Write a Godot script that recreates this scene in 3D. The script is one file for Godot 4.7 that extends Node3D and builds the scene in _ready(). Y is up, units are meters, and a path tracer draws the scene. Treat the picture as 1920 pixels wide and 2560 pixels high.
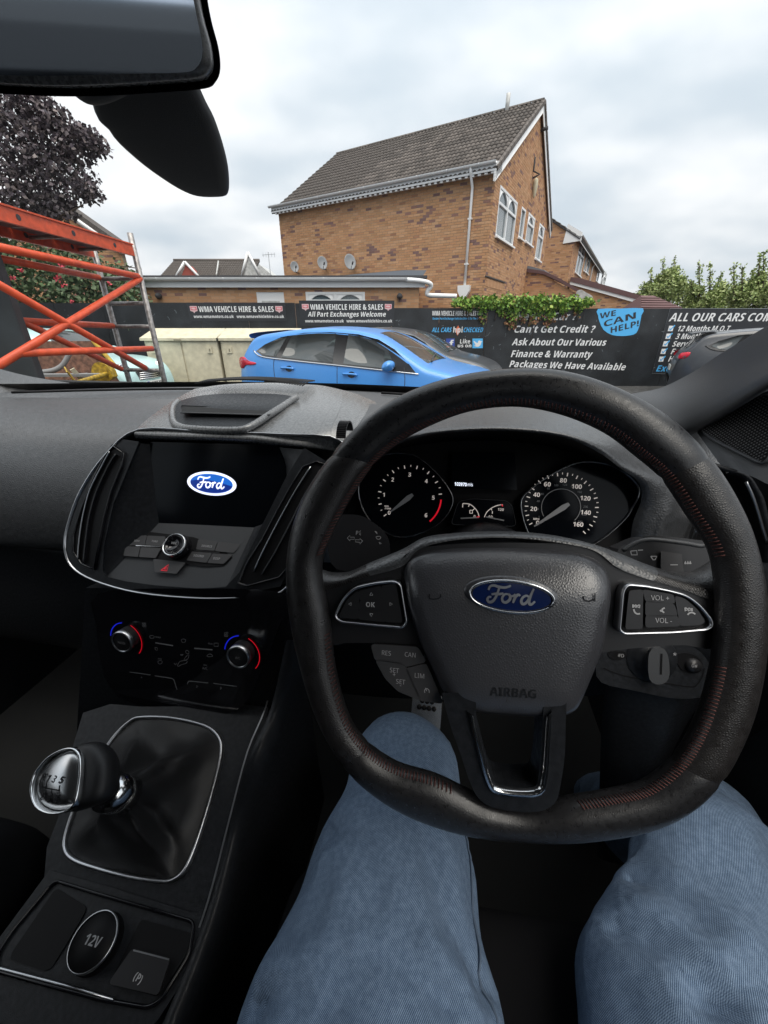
extends Node3D
# A driver's view out of a parked car. World: y up, metres; the camera looks along -z.
# The cabin is one thing, turned ten degrees to the right of the view, with parts and sub-parts.

var M := {}
var used := {}
var rng := RandomNumberGenerator.new()
var cabin: Node3D

func _ready():
	rng.seed = 7
	setup_view()
	make_materials()
	build_setting()
	build_yard()
	build_cabin()
	build_person()

# ------------------------------------------------------------------ view
func setup_view():
	var cam := Camera3D.new()
	cam.name = "camera"
	cam.fov = 106.22
	cam.near = 0.02
	cam.far = 600.0
	add_child(cam)
	cam.position = Vector3(0, 1.42, 0)
	cam.rotation_degrees = Vector3(-25.5, 0, 0)
	var env := Environment.new()
	env.background_mode = Environment.BG_SKY
	env.tonemap_mode = Environment.TONE_MAPPER_LINEAR
	env.tonemap_exposure = 2.4
	env.sdfgi_enabled = true
	env.ssao_enabled = true
	env.ssil_enabled = true
	var sky := Sky.new()
	var pan := PanoramaSkyMaterial.new()
	pan.panorama = ImageTexture.create_from_image(cloud_image())
	pan.energy_multiplier = 1.0
	sky.sky_material = pan
	env.sky = sky
	env.background_energy_multiplier = 1.0
	var we := WorldEnvironment.new()
	we.name = "world"
	we.environment = env
	add_child(we)
	var sun := DirectionalLight3D.new()
	sun.name = "sun"
	sun.light_energy = 0.5
	sun.light_angular_distance = 60.0
	sun.light_color = Color(1.0, 0.97, 0.92)
	sun.shadow_enabled = true
	add_child(sun)
	sun.rotation_degrees = Vector3(-68, 20, 0)

func cloud_image() -> Image:
	# an overcast sky: broken grey sheets with brighter thin places, the same all the way round
	var w := 1024
	var h := 512
	var n := FastNoiseLite.new()
	n.seed = 301
	n.noise_type = FastNoiseLite.TYPE_SIMPLEX_SMOOTH
	n.frequency = 0.55
	n.fractal_type = FastNoiseLite.FRACTAL_FBM
	n.fractal_octaves = 6
	n.fractal_gain = 0.52
	var n2 := FastNoiseLite.new()
	n2.seed = 317
	n2.frequency = 0.22
	n2.fractal_octaves = 3
	n2.fractal_type = FastNoiseLite.FRACTAL_FBM
	var im := Image.create(w, h, false, Image.FORMAT_RGBF)
	for j in h:
		var el := PI * (0.5 - (j + 0.5) / h)
		for i in w:
			var a := TAU * (i + 0.5) / w
			var d := Vector3(-cos(el) * sin(a), sin(el), cos(el) * cos(a))
			var c: Color
			if d.y < -0.02:
				c = Color(0.16, 0.16, 0.155)
			else:
				var k := 1.0 / (d.y + 0.22)
				var px := d.x * k
				var pz := d.z * k
				var v := n.get_noise_3d(px * 1.5, 3.0, pz * 2.4) * 0.9 + n2.get_noise_3d(px, 9.0, pz) * 0.7
				var t := clampf(0.38 + v * 1.0, 0.0, 1.0)
				t = t * t * (3.0 - 2.0 * t)
				var grey := Color(0.295, 0.335, 0.37)
				var white := Color(0.50, 0.505, 0.51)
				# an overcast sky is brighter overhead than at the horizon
				c = grey.lerp(white, t) * (0.80 + 0.62 * d.y)
			im.set_pixel(i, j, c)
	return im

# ------------------------------------------------------------------ materials
func lin(r: float, g: float, b: float) -> Color:
	return Color(r, g, b).linear_to_srgb()

func mat(key: String, c: Color, rough := 0.6, metal := 0.0, spec := 0.5) -> StandardMaterial3D:
	var m := StandardMaterial3D.new()
	m.resource_name = key
	m.albedo_color = c
	m.roughness = rough
	m.metallic = metal
	m.metallic_specular = spec
	M[key] = m
	return m

func noise_tex(seed_: int, freq: float, type: int, oct := 3, size := 512, lo := 0.0, hi := 1.0) -> ImageTexture:
	var n := FastNoiseLite.new()
	n.seed = seed_
	n.noise_type = type
	n.frequency = freq
	n.fractal_octaves = oct
	n.fractal_type = FastNoiseLite.FRACTAL_FBM if oct > 1 else FastNoiseLite.FRACTAL_NONE
	n.cellular_return_type = FastNoiseLite.RETURN_DISTANCE2_SUB
	var im := n.get_seamless_image(size, size)
	im.convert(Image.FORMAT_RGB8)
	if lo != 0.0 or hi != 1.0:
		for y in size:
			for x in size:
				var v := lerpf(lo, hi, im.get_pixel(x, y).r)
				im.set_pixel(x, y, Color(v, v, v))
	return ImageTexture.create_from_image(im)

func bump_tex(seed_: int, freq: float, type: int, oct := 1, strength := 6.0, size := 512) -> ImageTexture:
	var n := FastNoiseLite.new()
	n.seed = seed_
	n.noise_type = type
	n.frequency = freq
	n.fractal_octaves = oct
	n.fractal_type = FastNoiseLite.FRACTAL_FBM if oct > 1 else FastNoiseLite.FRACTAL_NONE
	n.cellular_return_type = FastNoiseLite.RETURN_DISTANCE2_SUB
	var im := n.get_seamless_image(size, size)
	im.convert(Image.FORMAT_RGBA8)
	im.bump_map_to_normal_map(strength)
	return ImageTexture.create_from_image(im)

func tri(m: StandardMaterial3D, scale: float, world := false):
	m.uv1_triplanar = true
	m.uv1_world_triplanar = world
	m.uv1_scale = Vector3(scale, scale, scale)
	m.uv1_triplanar_sharpness = 4.0

func grain(m: StandardMaterial3D, t: ImageTexture, scale: float, amount: float):
	m.normal_enabled = true
	m.normal_texture = t
	m.normal_scale = amount
	tri(m, scale)

func glow(m: StandardMaterial3D, c: Color, e: float):
	m.emission_enabled = true
	m.emission = c
	m.emission_energy_multiplier = e

func denim_tex(n: int) -> ImageTexture:
	# indigo warp and pale weft in a diagonal twill with worn threads
	var a := FastNoiseLite.new()
	a.seed = 3
	a.frequency = 0.02
	a.fractal_octaves = 4
	var b := FastNoiseLite.new()
	b.seed = 9
	b.frequency = 0.35
	var ia := a.get_seamless_image(n, n)
	var ib := b.get_seamless_image(n, n)
	var im := Image.create(n, n, false, Image.FORMAT_RGB8)
	for y in n:
		for x in n:
			var tw := fposmod((x * 2 + y) / 16.0, 1.0)
			var k := 0.20 + 0.48 * (1.0 if tw < 0.5 else 0.0)
			k += (ib.get_pixel(x, y).r - 0.5) * 0.75 + (ia.get_pixel(x, y).r - 0.5) * 0.22
			k = clampf(k, 0.0, 1.0)
			im.set_pixel(x, y, lin(0.024, 0.050, 0.100).lerp(lin(0.41, 0.54, 0.72), k))
	return ImageTexture.create_from_image(im)

func make_materials():
	var leather_n := bump_tex(11, 0.045, FastNoiseLite.TYPE_CELLULAR, 1, 5.0)
	var fine_n := bump_tex(12, 0.09, FastNoiseLite.TYPE_CELLULAR, 1, 4.0)
	var wear := noise_tex(14, 0.012, FastNoiseLite.TYPE_SIMPLEX_SMOOTH, 5, 512, 0.72, 1.0)
	var smear := noise_tex(15, 0.016, FastNoiseLite.TYPE_SIMPLEX_SMOOTH, 5, 512, 0.6, 1.25)
	var m := mat("pad", lin(0.066, 0.069, 0.074), 0.40, 0.0, 0.8)
	grain(m, leather_n, 14.0, 0.55)
	m.albedo_texture = wear
	m = mat("trim", lin(0.020, 0.022, 0.026), 0.44, 0.0, 0.35)
	grain(m, fine_n, 18.0, 0.25)
	m.albedo_texture = wear
	m.roughness_texture = smear
	m = mat("trim_soft", lin(0.044, 0.047, 0.052), 0.55)
	grain(m, fine_n, 18.0, 0.3)
	m = mat("satin_glare", lin(0.20, 0.205, 0.21), 0.30, 0.0, 0.7)  # smooth hood plastic, its albedo raised so the colour carries sky glare
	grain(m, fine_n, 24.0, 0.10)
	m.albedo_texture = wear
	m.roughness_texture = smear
	mat("gloss", lin(0.008, 0.008, 0.010), 0.08)
	mat("black", lin(0.006, 0.006, 0.007), 0.5, 0.0, 0.3)
	m = mat("lens", lin(0.004, 0.005, 0.007), 0.12, 0.0, 0.25)
	m = mat("chrome", lin(0.75, 0.76, 0.77), 0.16, 1.0)
	m = mat("chrome_dull", lin(0.55, 0.56, 0.58), 0.3, 1.0)
	m = mat("leather", lin(0.022, 0.022, 0.024), 0.36, 0.0, 0.55)
	grain(m, leather_n, 26.0, 0.16)
	m.albedo_texture = wear
	m.roughness_texture = smear
	m = mat("leather_grip", lin(0.025, 0.023, 0.023), 0.38, 0.0, 0.55)
	grain(m, fine_n, 14.0, 0.35)
	m.albedo_texture = wear
	m.roughness_texture = smear
	m = mat("airbag", lin(0.046, 0.047, 0.053), 0.30, 0.0, 0.9)
	grain(m, leather_n, 22.0, 0.28)
	m = mat("stitch", lin(0.10, 0.032, 0.026), 0.8)
	mat("button", lin(0.018, 0.018, 0.020), 0.38)
	m = mat("button_soft", lin(0.05, 0.05, 0.053), 0.5)
	mat("print", lin(0.42, 0.42, 0.43), 0.6)
	mat("print_dim", lin(0.30, 0.30, 0.31), 0.6)
	m = mat("print_lit", lin(0.62, 0.58, 0.56), 0.6)
	glow(m, Color(1.0, 0.95, 0.92), 0.12)
	m = mat("print_red", lin(0.55, 0.02, 0.05), 0.5)
	glow(m, Color(1.0, 0.05, 0.15), 0.18)
	m = mat("lit_blue", lin(0.03, 0.05, 0.5), 0.5)
	glow(m, Color(0.1, 0.15, 1.0), 0.16)
	m = mat("lit_white", lin(0.8, 0.82, 0.85), 0.5)
	glow(m, Color(0.9, 0.93, 1.0), 0.6)
	m = mat("screen_blue", lin(0.02, 0.14, 0.5), 0.3)
	glow(m, Color(0.10, 0.42, 0.85), 0.30)
	m = mat("screen_deep", lin(0.01, 0.05, 0.25), 0.3)
	glow(m, Color(0.03, 0.18, 0.62), 0.22)
	m = mat("screen_white", lin(0.8, 0.82, 0.88), 0.3)
	glow(m, Color(0.86, 0.88, 0.98), 0.52)
	mat("badge_blue", lin(0.006, 0.016, 0.075), 0.12)
	m = mat("carpet", lin(0.012, 0.013, 0.014), 0.95)
	m = mat("headliner", lin(0.05, 0.05, 0.052), 0.95)
	m = mat("seat_cloth", lin(0.009, 0.009, 0.010), 0.95, 0.0, 0.2)
	m = mat("gaiter", lin(0.012, 0.012, 0.013), 0.5)
	grain(m, fine_n, 16.0, 0.25)
	m = mat("alloy", lin(0.66, 0.66, 0.66), 0.27, 1.0)
	m = mat("mirror_glass", lin(0.58, 0.68, 0.82), 0.04, 1.0)
	m = mat("glass", Color(0.90, 0.95, 0.94, 0.02), 0.0, 0.0, 0.22)
	m.transparency = BaseMaterial3D.TRANSPARENCY_ALPHA
	m = mat("house_glass", Color(0.35, 0.42, 0.45, 0.45), 0.03)
	m.transparency = BaseMaterial3D.TRANSPARENCY_ALPHA
	m = mat("tint", Color(0.10, 0.12, 0.13, 0.72), 0.02)
	m.transparency = BaseMaterial3D.TRANSPARENCY_ALPHA
	m = mat("frit", lin(0.008, 0.008, 0.009), 0.4)
	m = mat("denim", Color.WHITE, 0.92)
	m.albedo_texture = denim_tex(512)
	tri(m, 11.5)
	m.normal_enabled = true
	m.normal_texture = bump_tex(33, 0.2, FastNoiseLite.TYPE_SIMPLEX, 2, 3.0, 256)
	m.normal_scale = 0.35
	mat("seam", lin(0.10, 0.14, 0.20), 0.9)
	m = mat("skin", lin(0.42, 0.24, 0.17), 0.55)
	m.subsurf_scatter_enabled = true
	m.subsurf_scatter_strength = 0.1

# ------------------------------------------------------------------ nodes
func numbered(called: String) -> String:
	if not used.has(called):
		used[called] = 0
		return called
	used[called] += 1
	return "%s_%03d" % [called, used[called]]

func thing(called: String, label: String, category: String, at := Vector3.ZERO, turn := 0.0, group := "") -> Node3D:
	var o := Node3D.new()
	o.name = numbered(called)
	add_child(o)
	o.position = at
	o.rotation.y = turn
	o.set_meta("label", label)
	o.set_meta("category", category)
	if group:
		o.set_meta("group", group)
	return o

func part(called: String, parent: Node3D, label := "") -> Node3D:
	var o := Node3D.new()
	o.name = called
	parent.add_child(o, true)
	if label:
		o.set_meta("label", label)
	return o

func mk(called: String, mesh: Mesh, m: Material, parent: Node3D, xf := Transform3D.IDENTITY) -> MeshInstance3D:
	var o := MeshInstance3D.new()
	o.name = called
	o.mesh = mesh
	o.material_override = m
	parent.add_child(o, true)
	o.transform = xf
	return o

func struct(called: String, mesh: Mesh, m: Material) -> MeshInstance3D:
	var o := mk(called, mesh, m, self)
	o.set_meta("kind", "structure")
	return o

# ------------------------------------------------------------------ shapes
func pv(a: Array) -> PackedVector2Array:
	var o := PackedVector2Array()
	for i in range(0, a.size(), 2):
		o.append(Vector2(a[i], a[i + 1]) * 0.0001)
	return o

func v3(a: Array) -> Array:
	var o := []
	for i in range(0, a.size(), 3):
		o.append(Vector3(a[i], a[i + 1], a[i + 2]) * 0.0001)
	return o

func v3w(a: Array) -> Array:
	var o := []
	for i in range(0, a.size(), 3):
		o.append(Vector3(a[i], a[i + 1], a[i + 2]) * 0.001)
	return o

func ST() -> SurfaceTool:
	var st := SurfaceTool.new()
	st.begin(Mesh.PRIMITIVE_TRIANGLES)
	return st

func fin(st: SurfaceTool, smooth := true) -> ArrayMesh:
	st.generate_normals()
	return st.commit()

func cat(a, b, c, d, t: float):
	return 0.5 * ((2.0 * b) + (c - a) * t + (2.0 * a - 5.0 * b + 4.0 * c - d) * t * t + (3.0 * b - a - 3.0 * c + d) * t * t * t)

func curve(p: Array, n: int, closed := false) -> Array:
	# Catmull-Rom through the points, n pieces per span
	var o := []
	var k := p.size()
	var spans := k if closed else k - 1
	for i in spans:
		var a = p[(i - 1 + k) % k] if closed or i > 0 else p[0]
		var b = p[i]
		var c = p[(i + 1) % k]
		var d = p[(i + 2) % k] if closed or i + 2 < k else p[k - 1]
		for j in n:
			o.append(cat(a, b, c, d, float(j) / n))
	if not closed:
		o.append(p[k - 1])
	return o

func curve2(p: PackedVector2Array, n: int, closed := true) -> PackedVector2Array:
	return PackedVector2Array(curve(Array(p), n, closed))

func rounded(p: PackedVector2Array, r: float, n := 4) -> PackedVector2Array:
	var o := PackedVector2Array()
	var k := p.size()
	for i in k:
		var a := p[(i - 1 + k) % k]
		var b := p[i]
		var c := p[(i + 1) % k]
		var rr := minf(r, minf(a.distance_to(b), b.distance_to(c)) * 0.45)
		var s := b + (a - b).normalized() * rr
		var e := b + (c - b).normalized() * rr
		for j in n + 1:
			var t := float(j) / n
			o.append(s.lerp(b, t).lerp(b.lerp(e, t), t))
	return o

func quad(st: SurfaceTool, a: Vector3, b: Vector3, c: Vector3, d: Vector3):
	st.add_vertex(a)
	st.add_vertex(b)
	st.add_vertex(c)
	st.add_vertex(a)
	st.add_vertex(c)
	st.add_vertex(d)

func grid_mesh(st: SurfaceTool, g: Array, cu := false, cv := false, flip := false):
	# g[row][col] -> smooth sheet
	var nr := g.size()
	var nc: int = g[0].size()
	for i in (nr if cv else nr - 1):
		var r0 = g[i]
		var r1 = g[(i + 1) % nr]
		for j in (nc if cu else nc - 1):
			var k := (j + 1) % nc
			if flip:
				quad(st, r0[j], r1[j], r1[k], r0[k])
			else:
				quad(st, r0[j], r0[k], r1[k], r1[j])

func patch(rows: Array, nu: int, nv: int, cu := false) -> Array:
	# bicubic sheet through rows of control points
	var fine := []
	for r in rows:
		fine.append(curve(r, nu, cu))
	var out := []
	var cols: int = fine[0].size()
	var lines := []
	for j in cols:
		var line := []
		for i in fine.size():
			line.append(fine[i][j])
		lines.append(curve(line, nv))
	for i in lines[0].size():
		var row := []
		for j in cols:
			row.append(lines[j][i])
		out.append(row)
	return out

func sheet(rows: Array, nu: int, nv: int, cu := false, thick := 0.0) -> ArrayMesh:
	var st := ST()
	var g := patch(rows, nu, nv, cu)
	grid_mesh(st, g, cu)
	return fin(st)

func tube(st: SurfaceTool, pts: Array, r, sides := 8, closed := false, caps := true):
	var n := pts.size()
	var rings := []
	var up := Vector3.UP
	var t0: Vector3 = (pts[1] - pts[0]).normalized()
	if absf(t0.dot(up)) > 0.9:
		up = Vector3.RIGHT
	var nx := up.cross(t0).normalized()
	for i in n:
		var a = pts[(i - 1 + n) % n] if closed or i > 0 else pts[i]
		var b = pts[(i + 1) % n] if closed or i < n - 1 else pts[i]
		var t: Vector3 = (b - a).normalized()
		nx = (nx - t * nx.dot(t)).normalized()
		var ny := t.cross(nx)
		var rr: float = r[i] if r is Array else r
		var ring := []
		for j in sides:
			var w := TAU * j / sides
			ring.append(pts[i] + (nx * cos(w) + ny * sin(w)) * rr)
		rings.append(ring)
	grid_mesh(st, rings, true, closed)
	if caps and not closed:
		for e in [0, n - 1]:
			for j in sides:
				st.add_vertex(pts[e])
				if e == 0:
					st.add_vertex(rings[e][(j + 1) % sides])
					st.add_vertex(rings[e][j])
				else:
					st.add_vertex(rings[e][j])
					st.add_vertex(rings[e][(j + 1) % sides])

func tube_mesh(pts: Array, r, sides := 8, closed := false) -> ArrayMesh:
	var st := ST()
	tube(st, pts, r, sides, closed)
	return fin(st)

func inset(p: PackedVector2Array, d: float) -> PackedVector2Array:
	var o := PackedVector2Array()
	var k := p.size()
	var s := 1.0 if Geometry2D.is_polygon_clockwise(p) else -1.0
	for i in k:
		var a := (p[i] - p[(i - 1 + k) % k]).normalized()
		var b := (p[(i + 1) % k] - p[i]).normalized()
		var t := (a + b)
		t = t.normalized() if t.length() > 0.001 else a
		var m := Vector2(t.y, -t.x) * s
		var c := maxf(0.45, m.dot(Vector2(a.y, -a.x) * s))
		o.append(p[i] + m * d / c)
	return o

func lift(p: PackedVector2Array, z: float) -> Array:
	var o := []
	for q in p:
		o.append(Vector3(q.x, q.y, z))
	return o

func cap(st: SurfaceTool, p: PackedVector2Array, z: float, back := false):
	var id := Geometry2D.triangulate_polygon(p)
	for i in range(0, id.size(), 3):
		var a := p[id[i]]
		var b := p[id[i + 1]]
		var c := p[id[i + 2]]
		var ccw := (b - a).cross(c - a) > 0.0
		if ccw != back:
			var s := b
			b = c
			c = s
		st.add_vertex(Vector3(a.x, a.y, z))
		st.add_vertex(Vector3(b.x, b.y, z))
		st.add_vertex(Vector3(c.x, c.y, z))

func prism(st: SurfaceTool, p: PackedVector2Array, z0: float, z1: float, bevel := 0.0, back := false):
	# outline in local xy, from z0 up to z1, rounded front edge
	var q := p
	if not Geometry2D.is_polygon_clockwise(q):
		q = q.duplicate()
		q.reverse()
	var rows := [lift(q, z0)]
	var top := q
	if bevel > 0.0:
		rows.append(lift(q, z1 - bevel))
		rows.append(lift(inset(q, -bevel * 0.3), z1 - bevel * 0.3))
		top = inset(q, -bevel)
	rows.append(lift(top, z1))
	grid_mesh(st, rows, true, false, true)
	cap(st, top, z1)
	if back:
		cap(st, q, z0, true)

func prism_mesh(p: PackedVector2Array, z0: float, z1: float, bevel := 0.0) -> ArrayMesh:
	var st := ST()
	st.set_smooth_group(-1)
	prism(st, p, z0, z1, bevel)
	return fin(st)

func frame_mesh(p: PackedVector2Array, w: float, z0: float, z1: float) -> ArrayMesh:
	# a rim of width w inside the outline, half round
	var st := ST()
	var rows := []
	var q := p
	if not Geometry2D.is_polygon_clockwise(q):
		q = q.duplicate()
		q.reverse()
	for a in [[0.0, 0.0], [0.08, 0.7], [0.3, 1.0], [0.7, 1.0], [0.92, 0.7], [1.0, 0.0]]:
		rows.append(lift(inset(q, -w * a[0]), lerpf(z0, z1, a[1])))
	grid_mesh(st, rows, true, false, true)
	return fin(st)

func ellipse(c: Vector2, rx: float, ry: float, n := 40, a0 := 0.0, a1 := TAU) -> PackedVector2Array:
	var o := PackedVector2Array()
	for i in n:
		var a := a0 + (a1 - a0) * i / (n if absf(a1 - a0 - TAU) < 0.01 else n - 1)
		o.append(c + Vector2(cos(a) * rx, sin(a) * ry))
	return o

func rect(x0: float, y0: float, x1: float, y1: float) -> PackedVector2Array:
	return PackedVector2Array([Vector2(x0, y0), Vector2(x1, y0), Vector2(x1, y1), Vector2(x0, y1)])

func box(st: SurfaceTool, c: Vector3, s: Vector3, xf := Transform3D.IDENTITY):
	st.set_smooth_group(-1)
	var h := s * 0.5
	var v := []
	for i in 8:
		v.append(xf * (c + Vector3(h.x if i & 1 else -h.x, h.y if i & 2 else -h.y, h.z if i & 4 else -h.z)))
	for f in [[0, 1, 3, 2], [5, 4, 6, 7], [4, 0, 2, 6], [1, 5, 7, 3], [2, 3, 7, 6], [4, 5, 1, 0]]:
		quad(st, v[f[3]], v[f[2]], v[f[1]], v[f[0]])

func box_mesh(c: Vector3, s: Vector3) -> ArrayMesh:
	var st := ST()
	box(st, c, s)
	return fin(st)

func lathe(st: SurfaceTool, prof: PackedVector2Array, seg := 24, xf := Transform3D.IDENTITY):
	# profile (radius, height along local z)
	var rows := []
	for q in prof:
		var r := []
		for i in seg:
			var a := TAU * i / seg
			r.append(xf * Vector3(cos(a) * q.x, sin(a) * q.x, q.y))
		rows.append(r)
	grid_mesh(st, rows, true)

func lathe_mesh(prof: PackedVector2Array, seg := 24) -> ArrayMesh:
	var st := ST()
	lathe(st, prof, seg)
	return fin(st)

func ribbon(st: SurfaceTool, p: PackedVector2Array, w, z: float, thick := 0.0003):
	# a flat stroke of width w along p, slightly raised
	var n := p.size()
	var l := []
	var r := []
	for i in n:
		var a := p[maxi(i - 1, 0)]
		var b := p[mini(i + 1, n - 1)]
		var t := (b - a).normalized()
		var m: Vector2 = Vector2(-t.y, t.x) * (w[i] if w is Array else w) * 0.5
		l.append(p[i] + m)
		r.append(p[i] - m)
	for i in n - 1:
		quad(st, Vector3(l[i].x, l[i].y, z), Vector3(l[i + 1].x, l[i + 1].y, z), Vector3(r[i + 1].x, r[i + 1].y, z), Vector3(r[i].x, r[i].y, z))

# ------------------------------------------------------------------ lettering
var fonts := {}
func font(bold: bool) -> SystemFont:
	if not fonts.has(bold):
		var f := SystemFont.new()
		f.font_names = PackedStringArray(["Droid Sans"])
		f.font_weight = 700 if bold else 400
		fonts[bold] = f
	return fonts[bold]

func text_into(st: SurfaceTool, s: String, height: float, xf: Transform3D, bold := true, wide := 1.0, slant := 0.0, align := 1, fit := 0.0):
	# capital height in metres; align 0 left, 1 middle; fit: width to stretch the line to
	var t := TextMesh.new()
	t.font = font(bold)
	t.text = s
	t.font_size = 32
	t.pixel_size = height / 23.0
	t.depth = 0.0
	t.curve_step = 1.5
	t.horizontal_alignment = HORIZONTAL_ALIGNMENT_CENTER if align == 1 else HORIZONTAL_ALIGNMENT_LEFT
	t.vertical_alignment = VERTICAL_ALIGNMENT_CENTER
	var k := wide
	if fit > 0.0:
		k = fit / maxf(0.0001, t.get_aabb().size.x)
	var b := Basis(Vector3(k, 0, 0), Vector3(slant, 1, 0), Vector3(0, 0, 1))
	if t.get_surface_count() > 0:
		st.append_from(t, 0, xf * Transform3D(b, Vector3.ZERO))

func at2(p: Vector2, z := 0.0, turn := 0.0) -> Transform3D:
	return Transform3D(Basis(Vector3.BACK, turn), Vector3(p.x, p.y, z))

func script_word(st: SurfaceTool, c: Vector2, w: float, z: float):
	# the flowing four-letter word of the oval badge, drawn as pen strokes; w = width of the word
	var s := w / 10.0
	var strokes := [
		[[-4.9, 0.9], [-4.6, 1.7], [-3.8, 2.0], [-2.8, 1.8], [-1.6, 1.75], [-0.6, 2.1], [-0.3, 2.35]],
		[[-2.6, 1.8], [-2.9, 0.6], [-3.3, -0.6], [-3.9, -1.5], [-4.6, -1.7], [-5.0, -1.2], [-4.7, -0.6], [-4.2, -0.6]],
		[[-4.2, 0.0], [-3.4, 0.2], [-2.5, 0.25], [-1.7, 0.5]],
		[[-0.7, 0.4], [-1.4, 0.3], [-1.9, -0.5], [-1.7, -1.3], [-1.0, -1.4], [-0.3, -0.7], [-0.3, 0.1], [-0.7, 0.4], [0.0, 0.0], [0.6, 0.3]],
		[[0.5, 0.5], [0.8, 0.1], [0.6, -0.7], [0.4, -1.4]],
		[[0.55, -0.6], [0.95, 0.1], [1.4, 0.5], [1.8, 0.25]],
		[[3.6, 0.2], [3.1, 0.45], [2.4, 0.0], [2.1, -0.8], [2.4, -1.4], [3.0, -1.2], [3.6, -0.3], [4.1, 1.0], [4.5, 2.1]],
		[[4.5, 2.1], [4.0, 0.6], [3.7, -0.7], [3.9, -1.35], [4.4, -1.2], [4.9, -0.6]],
	]
	for k in strokes:
		var p := PackedVector2Array()
		for q in k:
			p.append(c + Vector2(q[0], q[1]) * s)
		p = PackedVector2Array(curve(Array(p), 5))
		var wd := []
		for i in p.size():
			wd.append(s * (0.62 - 0.22 * absf(2.0 * i / (p.size() - 1.0) - 1.0)))
		ribbon(st, p, wd, z)

# ------------------------------------------------------------------ the cabin we sit in
func dome(out: PackedVector2Array, c: Vector2, z0: float, z1: float, rows := [[1.0, 0.0], [0.985, 0.35], [0.95, 0.62], [0.86, 0.83], [0.7, 0.94], [0.45, 0.99], [0.2, 1.0], [0.0, 1.0]]) -> ArrayMesh:
	var q := out
	if not Geometry2D.is_polygon_clockwise(q):
		q = q.duplicate()
		q.reverse()
	var g := []
	for r in rows:
		var row := []
		for p in q:
			var w: Vector2 = c + (p - c) * r[0]
			row.append(Vector3(w.x, w.y, lerpf(z0, z1, r[1])))
		g.append(row)
	var st := ST()
	grid_mesh(st, g, true, false, true)
	return fin(st)

func flat(called: String, parent: Node3D, p: PackedVector2Array, z0: float, z1: float, m: String, bevel := 0.0) -> MeshInstance3D:
	return mk(called, prism_mesh(p, z0, z1, bevel), M[m], parent)

func words(called: String, parent: Node3D, list: Array, m: String, z: float, bold := true) -> MeshInstance3D:
	# list of [text, place, capital height, turn]
	var st := ST()
	for a in list:
		text_into(st, a[0], a[2], at2(a[1], z, a[3] if a.size() > 3 else 0.0), bold)
	return mk(called, st.commit(), M[m], parent)

func lines(called: String, parent: Node3D, list: Array, w: float, m: String, z: float) -> MeshInstance3D:
	var st := ST()
	for p in list:
		ribbon(st, p, w, z)
	st.generate_normals()
	return mk(called, st.commit(), M[m], parent)

func build_cabin():
	cabin = thing("car_cabin", "dark car cabin with steering wheel, dashboard and gear lever", "car", Vector3.ZERO, deg_to_rad(-10.0))
	cabin_shell()
	cabin_dash()
	cabin_pod()
	cabin_climate()
	cabin_console()
	cabin_cluster()
	cabin_stalks()
	cabin_wheel()
	cabin_mirror()

func fb(x: float) -> float:
	# forward distance of the foot of the windscreen
	return 0.975 - 0.19 * pow((x + 0.36) / 0.72, 2.0)

func car(x: float, u: float, f: float) -> Vector3:
	return Vector3(x, 1.42 + u, -f)

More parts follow.
